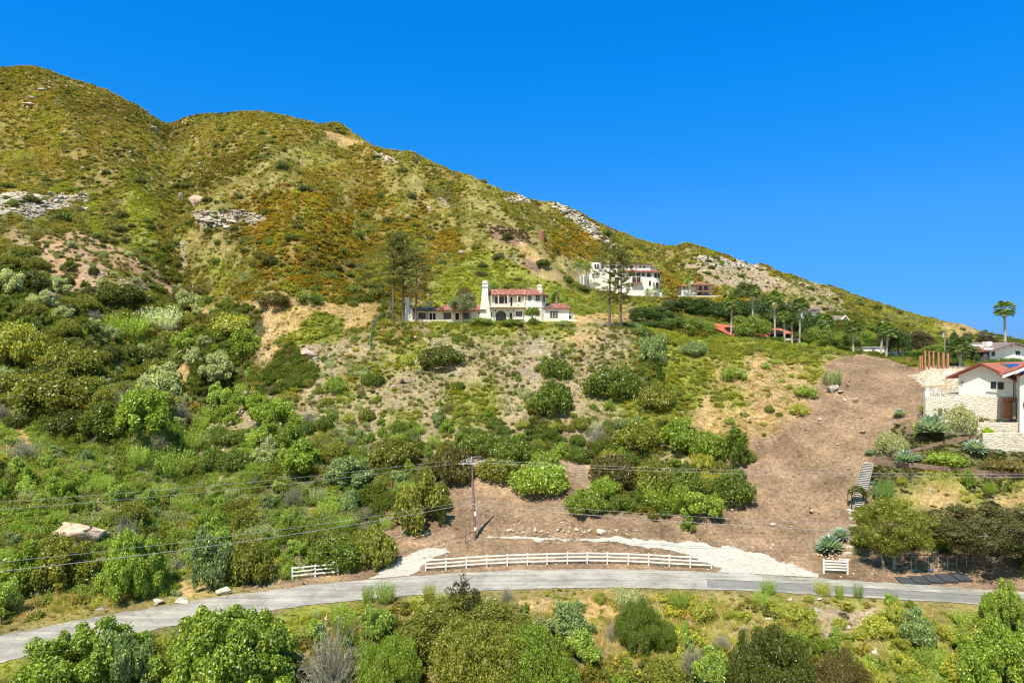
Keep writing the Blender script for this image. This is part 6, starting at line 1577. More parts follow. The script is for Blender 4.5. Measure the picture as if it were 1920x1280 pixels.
# ------------------------------------------------------------------ utility poles and wires
def utility_pole():
    P = gnd(891, 81.2); t = thing('utility_pole', 'wooden utility pole with crossarm and insulators in the middle of the bare dirt', 'utility pole', P)
    top = at(884.5, 858, 81.2)-P
    def ax(z): k = z/top.z; return Vector((top.x*k, 0, z))
    m = MB(); m.tube([(0,0,-1), ax(top.z*.5), top], [.17,.15,.12], 10); m.build('post', M['pole'], t)
    z = top.z-.55; c = ax(z)
    m = MB(); a = R(62); d = Vector((math.cos(a), math.sin(a), 0))
    m.tube([c-d*1.35, c+d*1.35], .075, 4); arm = m.build('crossarm', M['weathered'], t)
    for k in (-1.2, -.55, .55, 1.2):
        q = c+d*k
        for sg in (-1, 1):
            m = MB(); e0 = q+Vector((sg*.12, 0, .02)); e1 = q+Vector((sg*(.9+.25*abs(k)), -.1*sg, .0)); m.tube([e0, e0+(e1-e0)*.35], .02, 5, False)
            for j in range(4): p = e0+(e1-e0)*(.35+.13*j); m.tube([p, p+(e1-e0)*.07], [.075, .05], 7)
            m.build('insulator', M['ceramic'], arm)
        m = MB(); pts = [q+Vector((x, 0, .55-.5*(x/1.0)**2)) for x in np.linspace(-1, 1, 9)]; m.tube(pts, .018, 4); m.build('jumper_wire', M['wire'], arm)
    m = MB(); m.tube([c+Vector((.0,-.13,.1)), c+Vector((0,-.13,.75))], .05, 6); m.build('pole_top_pin', M['ceramic'], t)
    zz = .9
    for z0, z1, w_ in ((1.15, 1.55, .13), (2.9, 3.4, .12)):
        m = MB(); m.box(-w_, w_, -.2, -.165, z0, z1); m.build('sign_plate', M['whitewood'], t)
    zc = at(885, 944, 81.2).z-P.z; q = ax(zc); m = MB(); m.tube([q+Vector((-.3,-.15,0)), q+Vector((.3,-.15,0))], .035, 5); m.build('cable_bracket', M['steel'], t)
    m = MB(); p2 = gnd(872, 80.5)-P; m.tube([p2+Vector((0,0,-.3)), p2+Vector((.1,0,1.75))], .06, 6); o = m.build('wooden_stake', M['pole']); o.location = P; tag(o, 'short weathered wooden stake left of the utility pole', 'post')
utility_pole()
def wire(A, B, sag, label, r=.017, nm='power_line', rr=None):
    P = []
    for i in range(41): k = i/40; q = A.lerp(B, k); P.append(q-Vector((0,0,sag*4*k*(1-k))))
    m = MB(); m.tube(P, r, 5, False); o = m.build(nm, M['wire']); tag(o, label, 'wire')
wire(at(842,863,81.5), at(-420,966,50), .55, 'upper of the two power lines running left from the pole top')
wire(at(848,870,80.9), at(-420,984,49.5), .55, 'lower of the two power lines running left from the pole top')
wire(at(905,862,81.8), at(2320,884,72), .8, 'upper of the two power lines running right from the pole top')
wire(at(908,867,80.8), at(2320,889,71), .85, 'lower of the two power lines running right from the pole top')
wire(at(884,943,81), at(-420,1110,49.5), .9, 'thick communication cable sagging left from the middle of the pole', .027, 'telephone_cable')
wire(at(884,938,81), at(-420,1092,50), .7, 'thin communication cable just above the thick one on the left', .018, 'telephone_cable')
wire(at(888,946,81), at(2320,1012,71.5), 1.0, 'thick communication cable sagging right from the middle of the pole', .026, 'telephone_cable')
wire(at(888,937,81), at(2320,990,71.5), 1.1, 'thin communication cable just above the thick one on the right', .016, 'telephone_cable')
def pole2():
    Y = 150; P = gnd(1771, Y); t = thing('utility_pole', 'distant grey utility pole with small transformer behind the tree at the right', 'utility pole', P)
    H_ = -(616-640)/F*Y-P.z; m = MB(); m.tube([(0,0,-1),(0.1,0,H_)], [.16,.12], 8); m.build('post', M['weathered'], t)
    m = MB(); m.tube([(-.8,0,H_-.3),(1.3,.4,H_-.45)], .06, 4); m.build('crossarm', M['weathered'], t)
    m = MB(); m.tube([(-.32,0,H_-1.9),(-.32,0,H_-1.0)], .2, 8); m.build('transformer', M['steel'], t)
    wire(P+Vector((1.2,.4,H_-.4)), at(2100,650,140), .3, 'thin far power line going right from the distant utility pole', .03)
pole2()

# ------------------------------------------------------------------ fences
def rail_fence(pts, label, nrail=3, hgt=1.3, Pw=.07):
    """pts: (px, py at the foot)"""
    P = [hit(*p) for p in pts]; t = thing('rail_fence', label, 'fence', P[0]); o0 = P[0]
    for q in P:
        m = MB(); q = q-o0; m.box(q.x-Pw, q.x+Pw, q.y-Pw, q.y+Pw, q.z-.4, q.z+hgt); m.build('post', M['whitewood'], t)
    for k in range(nrail):
        m = MB(); z = hgt*(.30+.62*k/(nrail-1)) if nrail > 1 else .9
        for a, b in zip(P[:-1], P[1:]):
            a = a-o0; b = b-o0; m.add([(a.x,a.y-.085-.03,a.z+z-.07),(b.x,b.y-.115,b.z+z-.07),(b.x,b.y-.115,b.z+z+.07),(a.x,a.y-.115,a.z+z+.07),(a.x,a.y-.075,a.z+z-.07),(b.x,b.y-.075,b.z+z-.07),(b.x,b.y-.075,b.z+z+.07),(a.x,a.y-.075,a.z+z+.07)],
                                      [(0,1,2,3),(7,6,5,4),(3,2,6,7),(0,4,5,1)])
        m.build('rail', M['whitewood'], t)
fp = [(798,1070),(836,1067.5),(874.5,1064.5),(912.5,1062),(951,1060),(989,1058.5),(1026,1057.5),(1064,1056.5),(1101,1056),(1139,1056.5),(1178,1057.5),(1216,1059),(1255,1061.5),(1294,1063.5),(1334,1065.5)]
rail_fence(fp, 'long curved white three-rail fence between the pale road and the bare dirt')
rail_fence([(548.5,1085.5),(591,1081),(634,1077)], 'short white three-rail fence section at the left of the gravel mouth', hgt=1.3)
rail_fence([(1544.5,1074),(1589,1076)], 'short white four-rail fence panel right of the gravel drive', 4, 1.5)
def net_fence(pts, hgt, label, mat='meshgreen'):
    P = [hit(*p) for p in pts]; o0 = P[0]; t = thing('net_fence', label, 'fence', o0)
    for q in P: m = MB(); q = q-o0; m.tube([(q.x,q.y,q.z-.3),(q.x,q.y,q.z+hgt)], .05, 5); m.build('post', M['steel'], t)
    m = MB()
    for a, b in zip(P[:-1], P[1:]):
        a = a-o0; b = b-o0; n = max(3, int((b-a).length/.45))
        for i in range(n):
            p = a.lerp(b, i/n); m.tube([p+Vector((0,0,.05)), p+Vector((0,0,hgt-.05))], .018, 3, False)
        for j in range(6): z = .08+j*(hgt-.12)/5; m.tube([a+Vector((0,0,z)), b+Vector((0,0,z))], .018, 3, False)
    m.build('netting', M[mat], t)
net_fence([(693,658),(695,640),(697,618),(705,606),(718,598),(735,596)], 1.5, 'green netted fence climbing the slope left of the villa')
net_fence([(1213,640),(1200,626),(1185,615),(1168,612),(1140,613),(1110,613)], 1.9, 'green netted fence dropping down the slope right of the pines')

# ------------------------------------------------------------------ stairs, arbour, garden
def stairs():
    a = hit(1628, 868); b = hit(1606, 955); t = thing('garden_stairs', 'long straight garden staircase with pale treads on the dirt edge', 'stairs', b)
    n = 26; dirv = Vector((a.x-b.x, a.y-b.y, 0)); L_ = dirv.length; dirv.normalize(); ang = math.atan2(dirv.y, dirv.x)-math.pi/2
    t.rotation_euler = (0, 0, ang); rise = (a.z-b.z)/n; run = L_/n
    for i in range(n):
        m = MB(); m.box(-.60, .60, i*run+.04, i*run+run*1.2, i*rise-.1, i*rise+rise*.95); st_ = m.build('step', M['riser'], t); m = MB(); m.box(-.62, .62, i*run-.03, i*run+run*.50, i*rise+rise*.952, i*rise+rise*.955+.07); m.build('tread', M['tread'], st_)
    m = MB()
    for sx in (-.74, .66): m.add([(sx,-.2,-.6),(sx+.08,-.2,-.6),(sx+.08,L_,a.z-b.z-.6),(sx,L_,a.z-b.z-.6),(sx,-.2,.28),(sx+.08,-.2,.28),(sx+.08,L_,a.z-b.z+.28),(sx,L_,a.z-b.z+.28)], [(0,3,2,1),(4,5,6,7),(0,1,5,4),(1,2,6,5),(2,3,7,6),(3,0,4,7)])
    m.build('side_board', M['weathered'], t)
    a = hit(1601, 962); b = hit(1583, 1050); t = thing('lower_garden_stairs', 'lower flight of brown timber steps curving down to the road', 'stairs', b)
    n = 15; 
    for i in range(n):
        k = i/(n-1); p = b.lerp(a, k)-b; p = Vector((p.x+math.sin(k*3.1)*.5, p.y, h(b.x+p.x, b.y+p.y)-b.z)); m = MB(); m.box(p.x-.62, p.x+.62, p.y-.13, p.y+.15, p.z-.2, p.z+.16); m.build('step', M['treadb'] if i % 2 else M['tread'], t)
    q = hit(1604, 957); m = MB(); m.box(-.9, .9, -.5, .6, -.35, .10); o = m.build('stair_landing', M['tread']); o.location = q; tag(o, 'small pale concrete landing between the two flights of steps', 'landing')
M['treadb'] = surf('brown_tread', (.36,.24,.17), (.26,.17,.12), 3, .9)
M['riser'] = surf('dark_riser', (.16,.12,.09), (.10,.075,.055), 3, .95)
M['tread'] = surf('pale_tread', (.62,.58,.52), (.42,.38,.33), 3, .9)
stairs()
def arbour():
    P = hit(1611, 953); t = thing('garden_arbor', 'dark metal garden arch overgrown with green vine over the stairs', 'arch', P)
    pts = [(-.95,0,-.2),(-.95,0,1.5)]+[(-.95*math.cos(a),0,1.5+.85*math.sin(a)) for a in np.linspace(.2,2.94,9)]+[(.95,0,1.5),(.95,0,-.2)]
    m = MB(); m.tube(pts, .05, 5); m.tube([(x,.9,z+.2) for x,y,z in pts], .05, 5); m.build('frame', M['darkwood'], t)
    rng = np.random.RandomState(3); idx = rng.randint(3, 11, 1300); A = np.array(pts)[idx]+rng.normal(0,.17,(1300,3)); A[:,1] += rng.uniform(0,.9,1300)
    V, Q = leaf_quads(A, unit(rng.normal(size=(1300,3))+np.array([0,-.2,.5])), .10, .06, rng); me = raw_mesh('vine', V, Q, [M['leaf']], {'v': ('FLOAT','FACE', rng.rand(1300)*.9)}); c = add_obj('vine', me, t); c.color = (.16,.16,.035,1)
    P = hit(1636, 925); m = MB(); m.tube([(.52*math.cos(a),.05*math.sin(a*3),1.0+.52*math.sin(a)) for a in np.linspace(0,6.28,20)], .035, 5); m.tube([(.44*math.cos(a),0,1.0+.44*math.sin(a)) for a in np.linspace(0,6.28,20)], .025, 5); m.tube([(0,0,-.2),(0,0,.5)], .04, 5)
    o = m.build('hose_reel', M['teal']); o.location = P; tag(o, 'round teal coiled garden hose on a post beside the stairs', 'hose')
M['teal'] = surf('teal_hose', (.05,.26,.27), (.04,.2,.21), 3, .5)
arbour()
def agave_mesh(seed, n=96):
    rng = np.random.RandomState(seed); V = []; Q = []; vv = []
    for i in range(n):
        a = i*2.399; e = 1.5-1.42*(i/n)**.75; Lf = rng.uniform(.85, 1.08)
        side = np.array([-math.sin(a), math.cos(a), 0]); prev = None
        for j in range(6):
            k = j/5; ee = e-.16*k*k; r = Lf*k; c = np.array([math.cos(a)*math.cos(ee), math.sin(a)*math.cos(ee), math.sin(ee)])*r+np.array([0,0,.06])
            w = .10*(1-(abs(k-.42)/.6)**2) if k < .98 else .004; w = max(w, .004); dn = np.array([0, 0, -.35*w])
            cur = (c-side*w, c+dn*1.4, c+side*w)
            if prev:
                b = len(V); V.extend([*prev, *cur]); Q.extend([(b, b+1, b+4, b+3), (b+1, b+2, b+5, b+4)]); x = rng.uniform(.35, .8); vv.extend([x, x*.8])
            prev = cur
    return raw_mesh('rosette', np.array(V), np.array(Q), [M['leaf']], {'v': ('FLOAT','FACE',vv)})
AG = [agave_mesh(700+i) for i in range(3)]
for i, (px, py, w, lab) in enumerate([(1749,818,74,'largest blue-grey agave rosette in the upper garden bed'),(1699,868,44,'medium blue agave hanging over the lower retaining wall'),(1722,862,18,'small agave pup right of the medium agave on the wall'),
   (1829,848,44,'blue agave in the bed between the two retaining walls'),(1686,780,24,'small agave at the top left corner of the garden'),(1631,852,20,'small agave at the head of the stairs'),(1872,852,14,'tiny agave among the dark groundcover at the far right'),
   (1556,1034,56,'large agave with upright blades at the foot of the dirt slope'),(1576,1010,38,'second agave just above the large one at the foot of the stairs'),(1655,856,14,'tiny agave below the left variegated shrub')]):
    P = hit(px, py); r = w/2*P.y/F*1.12; o = add_obj('agave', AG[i % 3]); o.location = P+Vector((0,0,r*.12)); o.scale = (r, r, r*.95); o.rotation_euler = (R(-8), 0, i); o.color = (.29,.385,.385,1); tag(o, lab, 'agave')
P = hit(1850, 818); o = add_obj('bright_rosette_plant', AG[1]); r = 15*P.y/F; o.location = P+Vector((0,0,.3)); o.scale = (r,r,r); o.color = (.36,.50,.07,1); tag(o, 'bright lime green spiky rosette at the end of the upper retaining wall', 'plant')
for px, py, w, hh, lab in ((1671,848,60,48,'rounded pale-leaved variegated shrub left of the yellow cactus'),(1800,808,62,56,'larger pale-leaved variegated shrub right of the big agave')):
    P = hit(px, py); s = P.y/F; sh = shrub('round', P, w*s, hh*s, 'oli', lab); sh.color = (.50,.49,.28,1)
def cactus(px, py, w, hh, n, col, lab, nm):
    P = hit(px, py); s = P.y/F; rng = random.Random(px); m = MB()
    for i in range(n):
        a = rng.uniform(0, 6.28); r = w*s/2*math.sqrt(rng.random()); x, y = math.cos(a)*r, math.sin(a)*r*.7; H_ = hh*s*rng.uniform(.55, 1)*(1-.25*abs(x)/(w*s/2))
        m.tube([(x*.35,y*.35,-.1),(x,y,H_*.35),(x*1.08,y,H_)], [.08,.10,.05], 6)
    o = m.build(nm, col); o.location = P; tag(o, lab, 'cactus')
M['cact_y'] = surf('yellow_cactus', (.62,.50,.06), (.45,.42,.06), 3, .7); M['cact_g'] = surf('green_cactus', (.13,.21,.04), (.08,.14,.025), 3, .7)
cactus(1713, 818, 18, 36, 5, M['cact_y'], 'yellow column cactus between variegated shrub and biggest agave', 'column_cactus')
cactus(1656, 936, 36, 44, 46, M['cact_g'], 'tall bright green candelabra cactus clump beside the stairs', 'candelabra_cactus')
for px, py, w, hh, kind, col, lab in ((1816,912,30,34,'open','br','bright green small shrub standing alone above the two garden trees'),(1855,925,28,26,'sage','br','feathery bright weed on the garden slope at the right'),(1890,922,20,16,'open','br','tiny leafy shrub right of the feathery garden weed'),
   (1692,908,22,16,'low','ye','small yellow-green mound below the lower retaining wall'),(1760,775,80,26,'low','ol','dark low mat behind the biggest agave'),(1775,870,80,26,'low','mg','green mounded groundcover between the retaining walls'),(1880,880,90,24,'low','bn','brownish low groundcover right of the middle agave')):
    P = hit(px, py); s = P.y/F; shrub(kind, P, w*s, hh*s, col, lab)
# two big garden trees over the swings
def oak(px, pyb, trunks, cx0, cx1, cy0, cy1, Y, col, lab, seed):
    P = gnd(px, Y); s = Y/F; t = thing('garden_tree', lab, 'tree', P); m = MB()
    zc = -(((cy0+cy1)/2)-640)/F*Y-P.z; zt = -(cy0-640)/F*Y-P.z; zb = -(cy1-640)/F*Y-P.z; xc = ((cx0+cx1)/2-px)*s; rx = (cx1-cx0)/2*s
    rng = random.Random(seed)
    for (dx, lean, r) in trunks:
        b = Vector((dx, 0, -.4)); e = Vector((dx+lean, .3, zb+.3)); m.tube([b, (b+e)/2+Vector((.1,0,0)), e], [r*1.3, r, r*.8], 8)
        for k in range(6):
            a = k*1.05+seed; q = e+Vector((math.cos(a)*rx*.55, math.sin(a)*rx*.5, (zt-zb)*.45)); m.tube([e, (e+q)/2+Vector((0,0,-.2)), q], [r*.5, r*.32, r*.1], 5)
    m.build('trunk', M['oakbark'], t)
    c = add_obj('crown', crown_mesh('crown', seed, 75, 420, (.15,.26), .021, .55, .8, mat='leaf', dome=False, spread=.92, ragged=.25), t)
    zz = [v.co.z for v in c.data.vertices]; k = (zt-zb)/(max(zz)-min(zz)); c.scale = (rx*.93, rx*.8, k); c.location = (xc, 0, zt-max(zz)*k); c.color = (*col, 1)
M['oakbark'] = surf('pale_oak_bark', (.30,.26,.22), (.14,.12,.10), 4, .95, .5, 10)
oak(1673, 1073, ((.1, .3, .22), (-.9, -.2, .15)), 1600, 1752, 930, 1045, 73.5, (.26,.27,.04), 'rounded yellow-olive garden tree shading the left swings beside the stairs', 801)
oak(1862, 1078, ((0, -.9, .22), (.25, 1.2, .2)), 1745, 1990, 938, 1042, 73.0, (.15,.14,.05), 'wide dark olive garden tree with forked pale trunk at the right edge', 802)
def swing_area():
    Y = 72.6
    a = at(1690, 1088, 70.6); b = at(1830, 1096, 69.9)
    m = MB()
    for i in range(5):
        x0 = a.x+(b.x-a.x)*i/5; x1 = a.x+(b.x-a.x)*(i+1)/5-.03; z = max(h(x0, 71.2), h(x1, 71.2), h((x0+x1)/2, 70.6))+.10; m.add([(x0,70.4,z-.12),(x1,70.3,z-.12),(x1,71.9,z+.06),(x0,72.0,z+.06),(x0,70.4,z-.3),(x1,70.3,z-.3),(x1,71.9,z-.3),(x0,72.0,z-.3)], [(0,1,2,3),(4,7,6,5),(0,4,5,1),(1,5,6,2),(2,6,7,3),(3,7,4,0)])
    o = m.build('rubber_mats', M['mat']); tag(o, 'row of dark rubber mats beside the road under the swings', 'mat')
    m = MB(); q0 = gnd(1668, Y); q1 = gnd(1850, Y); zt = at(1700, 1040, Y).z
    m.tube([(q0.x, Y, zt), (q1.x, Y, zt)], .05, 6); o = m.build('swing_bar', M['darkwood']); tag(o, 'long dark bar under the two garden trees that carries the swings', 'bar')
    for px, col, nm, ln in ((1713,'teal','teal bucket-shaped swing, leftmost under the yellow-olive tree',1.45),(1745,'bluecloth','blue sling swing beside the teal one',1.45),(1768,'teal','thin green disc swing near the middle of the mats',1.6),(1803,'bluecloth','pale blue sling swing near the forked trunk',1.6)):
        t = thing('swing', nm, 'swing', Vector(((px-960)/F*Y, Y, zt)))
        w = .26 if ln < 1.5 else .5; m = MB()
        for sx in (-w, w): m.tube([(sx, 0, 0), (sx, 0, -ln)], .014, 4)
        m.build('chains', M['ceramic'], t)
        m = MB(); m.tube([(-w, 0, -ln), (-w*.6, 0, -ln-.17), (0, 0, -ln-.23), (w*.6, 0, -ln-.17), (w, 0, -ln)], .055, 6); m.build('seat', M[col], t)
    # dry stone bank behind
    rng = random.Random(4); 
    for i in range(34):
        px = rng.uniform(1700, 1915); P = gnd(px, rng.uniform(75.0, 77.5)); o = add_obj('bank_stone', RK[i % 6]); r = rng.uniform(.2, .42); o.location = P+Vector((0,0,.1)); o.scale = (r*1.3, r, r); o.rotation_euler = (rng.random(), rng.random(), rng.random()*6); o.color = (.42,.36,.28,1); tag(o, 'pale stone on the shaded bank behind the swings', 'stone', 'stones on the shaded bank behind the swings')
RK = [rock_mesh('boulder', 900+i, ICO3, 'rock', .7, 30, .015) for i in range(6)]
swing_area()
# ------------------------------------------------------------------ boulders
WHT = (.56,.50,.41); TAN = (.48,.35,.24); GRY = (.40,.37,.32); CRM = (.58,.51,.41)
LASTB = [None]
def boulder(px, py, w, hh, col, lab, k, group=None, rz=None):
    P = hit(px, py); s = P.y/F; o = add_obj('boulder', RK[k % 6]); o.location = P+Vector((0, 0, hh*s*.32)); o.scale = (w*s/2, w*s/2*.8, hh*s*.72); o.rotation_euler = (0, 0, rz if rz is not None else k*1.3); o.color = (*col, 1)
    TAKEN.append((P.x, P.y, w*s/2)); LASTB[0] = o; return tag(o, lab, 'rock', group)
ORD = ['first','second','third','fourth','fifth','sixth','seventh','eighth','ninth','tenth','eleventh','twelfth','thirteenth','fourteenth','fifteenth','sixteenth','seventeenth','eighteenth','nineteenth','twentieth']
def boulders():
    boulder(152, 1013, 116, 48, (.60,.44,.33), 'huge smooth pinkish sandstone boulder among the bushes above the left road', 1, rz=.2)
    boulder(195, 1010, 46, 22, (.60,.46,.36), 'smaller pinkish slab leaning on the right of the huge sandstone boulder', 2, rz=1)
    boulder(296, 1130, 34, 14, CRM, 'flat pale rock at the road edge, leftmost of three', 3, rz=0); boulder(340, 1129, 34, 12, CRM, 'flat pale rock at the road edge, middle of three', 4, rz=0); boulder(418, 1112, 34, 16, CRM, 'white two-part rock at the road edge, rightmost of three', 5, rz=.2)
    boulder(368, 388, 40, 32, (.58,.44,.33), 'large tan boulder in the gully high on the mountain', 0, rz=.3); boulder(340, 378, 18, 22, GRY, 'grey boulder beside the large tan one in the mountain gully', 2)
    boulder(55, 200, 30, 14, (.56,.42,.32), 'pink-tan outcrop rock near the top left of the mountain', 3); boulder(80, 172, 24, 10, (.56,.44,.34), 'flat pink outcrop just under the summit at the left', 4); boulder(64, 188, 22, 10, TAN, 'small tan outcrop between the two pink ones at the upper left', 1)
    boulder(290, 250, 24, 16, GRY, 'grey rock right on the slope below the mountain saddle', 2); boulder(500, 282, 16, 10, TAN, 'blocky tan rock in the middle of the second summit slope', 3)
    boulder(863, 476, 14, 10, GRY, 'grey-white rock on the slope left above the villa chimney', 5); boulder(885, 474, 7, 7, WHT, 'small white rock right of the grey-white one above the villa', 1)
    boulder(1561, 735, 26, 20, GRY, 'large grey boulder at the left edge of the dirt swath', 0); boulder(1590, 724, 12, 11, WHT, 'white boulder right of the large grey one on the dirt swath', 1); boulder(1578, 736, 20, 8, GRY, 'low grey rock between the grey and white boulders', 3)
    boulder(1604, 754, 15, 12, WHT, 'pointed white rock below the boulders on the dirt swath', 2); boulder(1584, 752, 10, 8, WHT, 'small white rock left of the pointed one', 4); boulder(1537, 788, 11, 8, CRM, 'lone white stone midway down the dirt swath', 5)
    boulder(1617, 812, 16, 7, GRY, 'flat grey-white rock in the middle of the dirt swath', 2); boulder(1572, 833, 14, 4, WHT, 'flat white slab on the lower dirt swath', 3); boulder(1522, 960, 16, 8, CRM, 'white slab on the bare slope left of the timber steps', 1)
    boulder(1411, 941, 12, 8, CRM, 'white stone right of the dark rounded shrub on bare dirt', 4); boulder(1448, 985, 16, 8, CRM, 'cream flat stone low on the bare slope', 5); boulder(1372, 960, 10, 10, CRM, 'round cream stone beside the bright feathery bush', 2); boulder(1200, 938, 9, 7, CRM, 'small stone right of the small round shrub on the dirt', 3)
    boulder(1402, 660, 8, 7, WHT, 'upper small white rock on the tan slope under the palms', 1); boulder(1401, 682, 12, 10, WHT, 'lower bigger white rock on the tan slope under the palms', 2)
    boulder(575, 668, 34, 22, (.50,.38,.32), 'reddish striped rock ledge among green shrubs on the middle slope', 4, rz=.4); boulder(463, 742, 15, 14, GRY, 'dark grey leaning rock at the left of the rocky slope', 1); boulder(738, 640, 10, 10, CRM, 'pale rock on the rubble right of the green net fence', 2); boulder(780, 636, 14, 12, (.58,.50,.42), 'pale pinkish rock below the villa chimney left end', 3)
    boulder(1480, 1128, 13, 11, WHT, 'bright white rock just below the road at the right', 0); boulder(1538, 1124, 18, 6, CRM, 'flat cream rock below the road right of the bright white one', 3); boulder(530, 1262, 20, 22, CRM, 'pale block beside the grey dead brush in the foreground', 2); boulder(612, 1160, 16, 9, TAN, 'tan rock among yellow flowers below the road', 4)
    boulder(1120, 862, 14, 8, TAN, 'tan stone at the top of the plank steps', 2)
    rng = random.Random(9)
    for i, (px, w, hh) in enumerate(sorted([(953,12,9),(963,9,6),(973,8,5),(982,6,5),(1003,11,8),(1015,9,6),(1028,8,5),(1046,10,7),(1056,8,6),(1067,6,6),(1081,11,9),(1090,6,6),(1096,7,5),(1104,11,9),(1155,13,8),(1143,6,6),(1174,8,5),(1192,14,6)])):
        boulder(px, 997+rng.uniform(-2, 3), w, hh, CRM if i % 3 else (.66,.55,.40), 'pale stone, %s from the left in the row lining the gravel drive' % ORD[i], i, 'row of stones lining the gravel drive')
    boulder(1130, 1002, 24, 16, (.70,.62,.50), 'biggest round pale boulder in the stone row above the fence', 1, rz=.3)
    for i, (px, py) in enumerate([(1052,981),(1064,983),(1058,975),(1050,990),(1068,990)]): boulder(px, py, 6, 5, CRM, 'small cream stone in the loose heap above the stone row', i, 'small heap above the stone row')
    for i in range(12): boulder(rng.uniform(738, 812), rng.uniform(1000, 1012), rng.uniform(5, 10), 5, CRM if i % 2 else GRY, 'stone lining the left end of the gravel drive below the olive bush', i, 'stones at the left end of the gravel drive')
    for i in range(14): boulder(1530+rng.uniform(0, 45), 1042+rng.uniform(-5, 8), rng.uniform(7, 13), 7, (.60,.46,.30), 'tan stone edging the agave bed at the foot of the stairs', i, 'stones edging the lower agave bed')
    # ridge outcrop blocks
    for i in range(26):
        k = rng.random(); px = 1045+k*105+rng.uniform(-12, 12); py = 388+k*72+rng.uniform(-4, 12); boulder(px, py, rng.uniform(7, 20), rng.uniform(5, 13), GRY if i % 3 else WHT, 'jagged grey-white block of the ridge outcrop above the mansion', i, 'jagged blocks of the ridge outcrop'); LABQ.append((LASTB[0], px, py, 'jagged grey-white block', 3))
    for i in range(60):
        px, py = rng.choice([(rng.uniform(0, 165), rng.uniform(365, 396)), (rng.uniform(375, 498), rng.uniform(397, 422))]); boulder(px, py, rng.uniform(10, 30), rng.uniform(5, 11), GRY if i % 2 else WHT, 'angular pale block in the two rock bands across the left mountain', i, 'angular blocks of the pale rock bands'); LABQ.append((LASTB[0], px, py, 'angular pale block', 3))
    for i in range(150):
        px, py = rng.uniform(0, 720)*rng.uniform(.3, 1), rng.uniform(140, 400)
        if py < float(pl(SIL, px))+14: continue
        boulder(px, py, rng.uniform(4, 13), rng.uniform(3, 8), rng.choice([GRY, TAN, WHT]), 'weathered rock poking out of scrub on the upper left mountain', i, 'scattered rocks on the upper left mountain'); LABQ.append((LASTB[0], px, py, 'weathered rock', 3))
boulders()
# weathered plank steps on the bare slope
def planks():
    for k, (x0, y0, x1, y1, n, lab) in enumerate([(1072,868,1100,905,9,'weathered plank steps on the dirt between the domed shrubs'),(1040,945,1072,958,4,'low set of weathered plank steps left of the smaller dome shrub')]):
        b = hit((x0+x1)/2, y1); t = thing('plank_steps', lab, 'steps', b)
        for i in range(n):
            q = hit((x0+x1)/2-(i-n/2)*.8, y1-(y1-y0)*i/max(n-1, 1))-b; m = MB(); m.box(q.x-1.0, q.x+1.0, q.y-.09, q.y+.09, q.z-.1, q.z+.12); m.build('step', M['weathered'], t)
planks()
# water tank on the mountain
def tank():
    P = hit(1015, 450); s = P.y/F; t = thing('water_tank', 'rust-brown cylindrical water tank on the mountainside', 'water tank', P)
    r = 6.2*s; H_ = 16*s; m = MB(); m.tube([(0,0,-1.5),(0,0,H_)], r, 20); m.build('shell', M['rust'], t)
    m = MB(); m.tube([(0,0,H_),(0,0,H_+.35)], [r*1.03, r*.15], 20); m.build('lid', M['rust'], t)
    m = MB()
    for k in (.25, .5, .75): m.tube([(0,0,H_*k-.05),(0,0,H_*k+.05)], r*1.02, 20)
    m.build('hoops', M['retain'], t)
tank()
# salmon posts
for i, (px, yt, yb, w) in enumerate([(1725,667,679,2.4),(1729,667,679,2.4),(1734.5,657,682,3),(1742,658.5,684,3),(1750,658.5,686,3),(1759.5,659.5,688,3.2),(1768.5,661,688,4.4),(1777,663,688,4.4),(1700,669,672,1.6),(1704,669,676,1.6)]):
    Y = 113.5 if px > 1710 else 124; P = gnd(px, Y); s = Y/F; zt = -(yt-640)/F*Y
    m = MB(); m.box(-w*s*.38, w*s*.38, -w*s*.38, w*s*.38, -.8, zt-P.z); m.box(-w*s*.42, w*s*.42, -w*s*.42, w*s*.42, zt-P.z, zt-P.z+.06)
    o = m.build('square_post', M['salmon']); o.location = P; tag(o, ['left of the two short paired salmon posts','right of the two short paired salmon posts','first tall thin salmon post from the left','second tall thin salmon post from the left','third tall thin salmon post from the left','fourth tall thin salmon post, beside the thick pair','left of the two thick salmon posts','right of the two thick salmon posts','tiny salmon post farther left on the crest, left one','tiny salmon post farther left on the crest, right one'][i], 'post')
KEEPOUT += [(-26, 22, 149.6, 169), (26, 60, 250, 275), (62, 82, 253, 278), (60.5, 80, 92.4, 103), (-27, -20, 150, 156)]

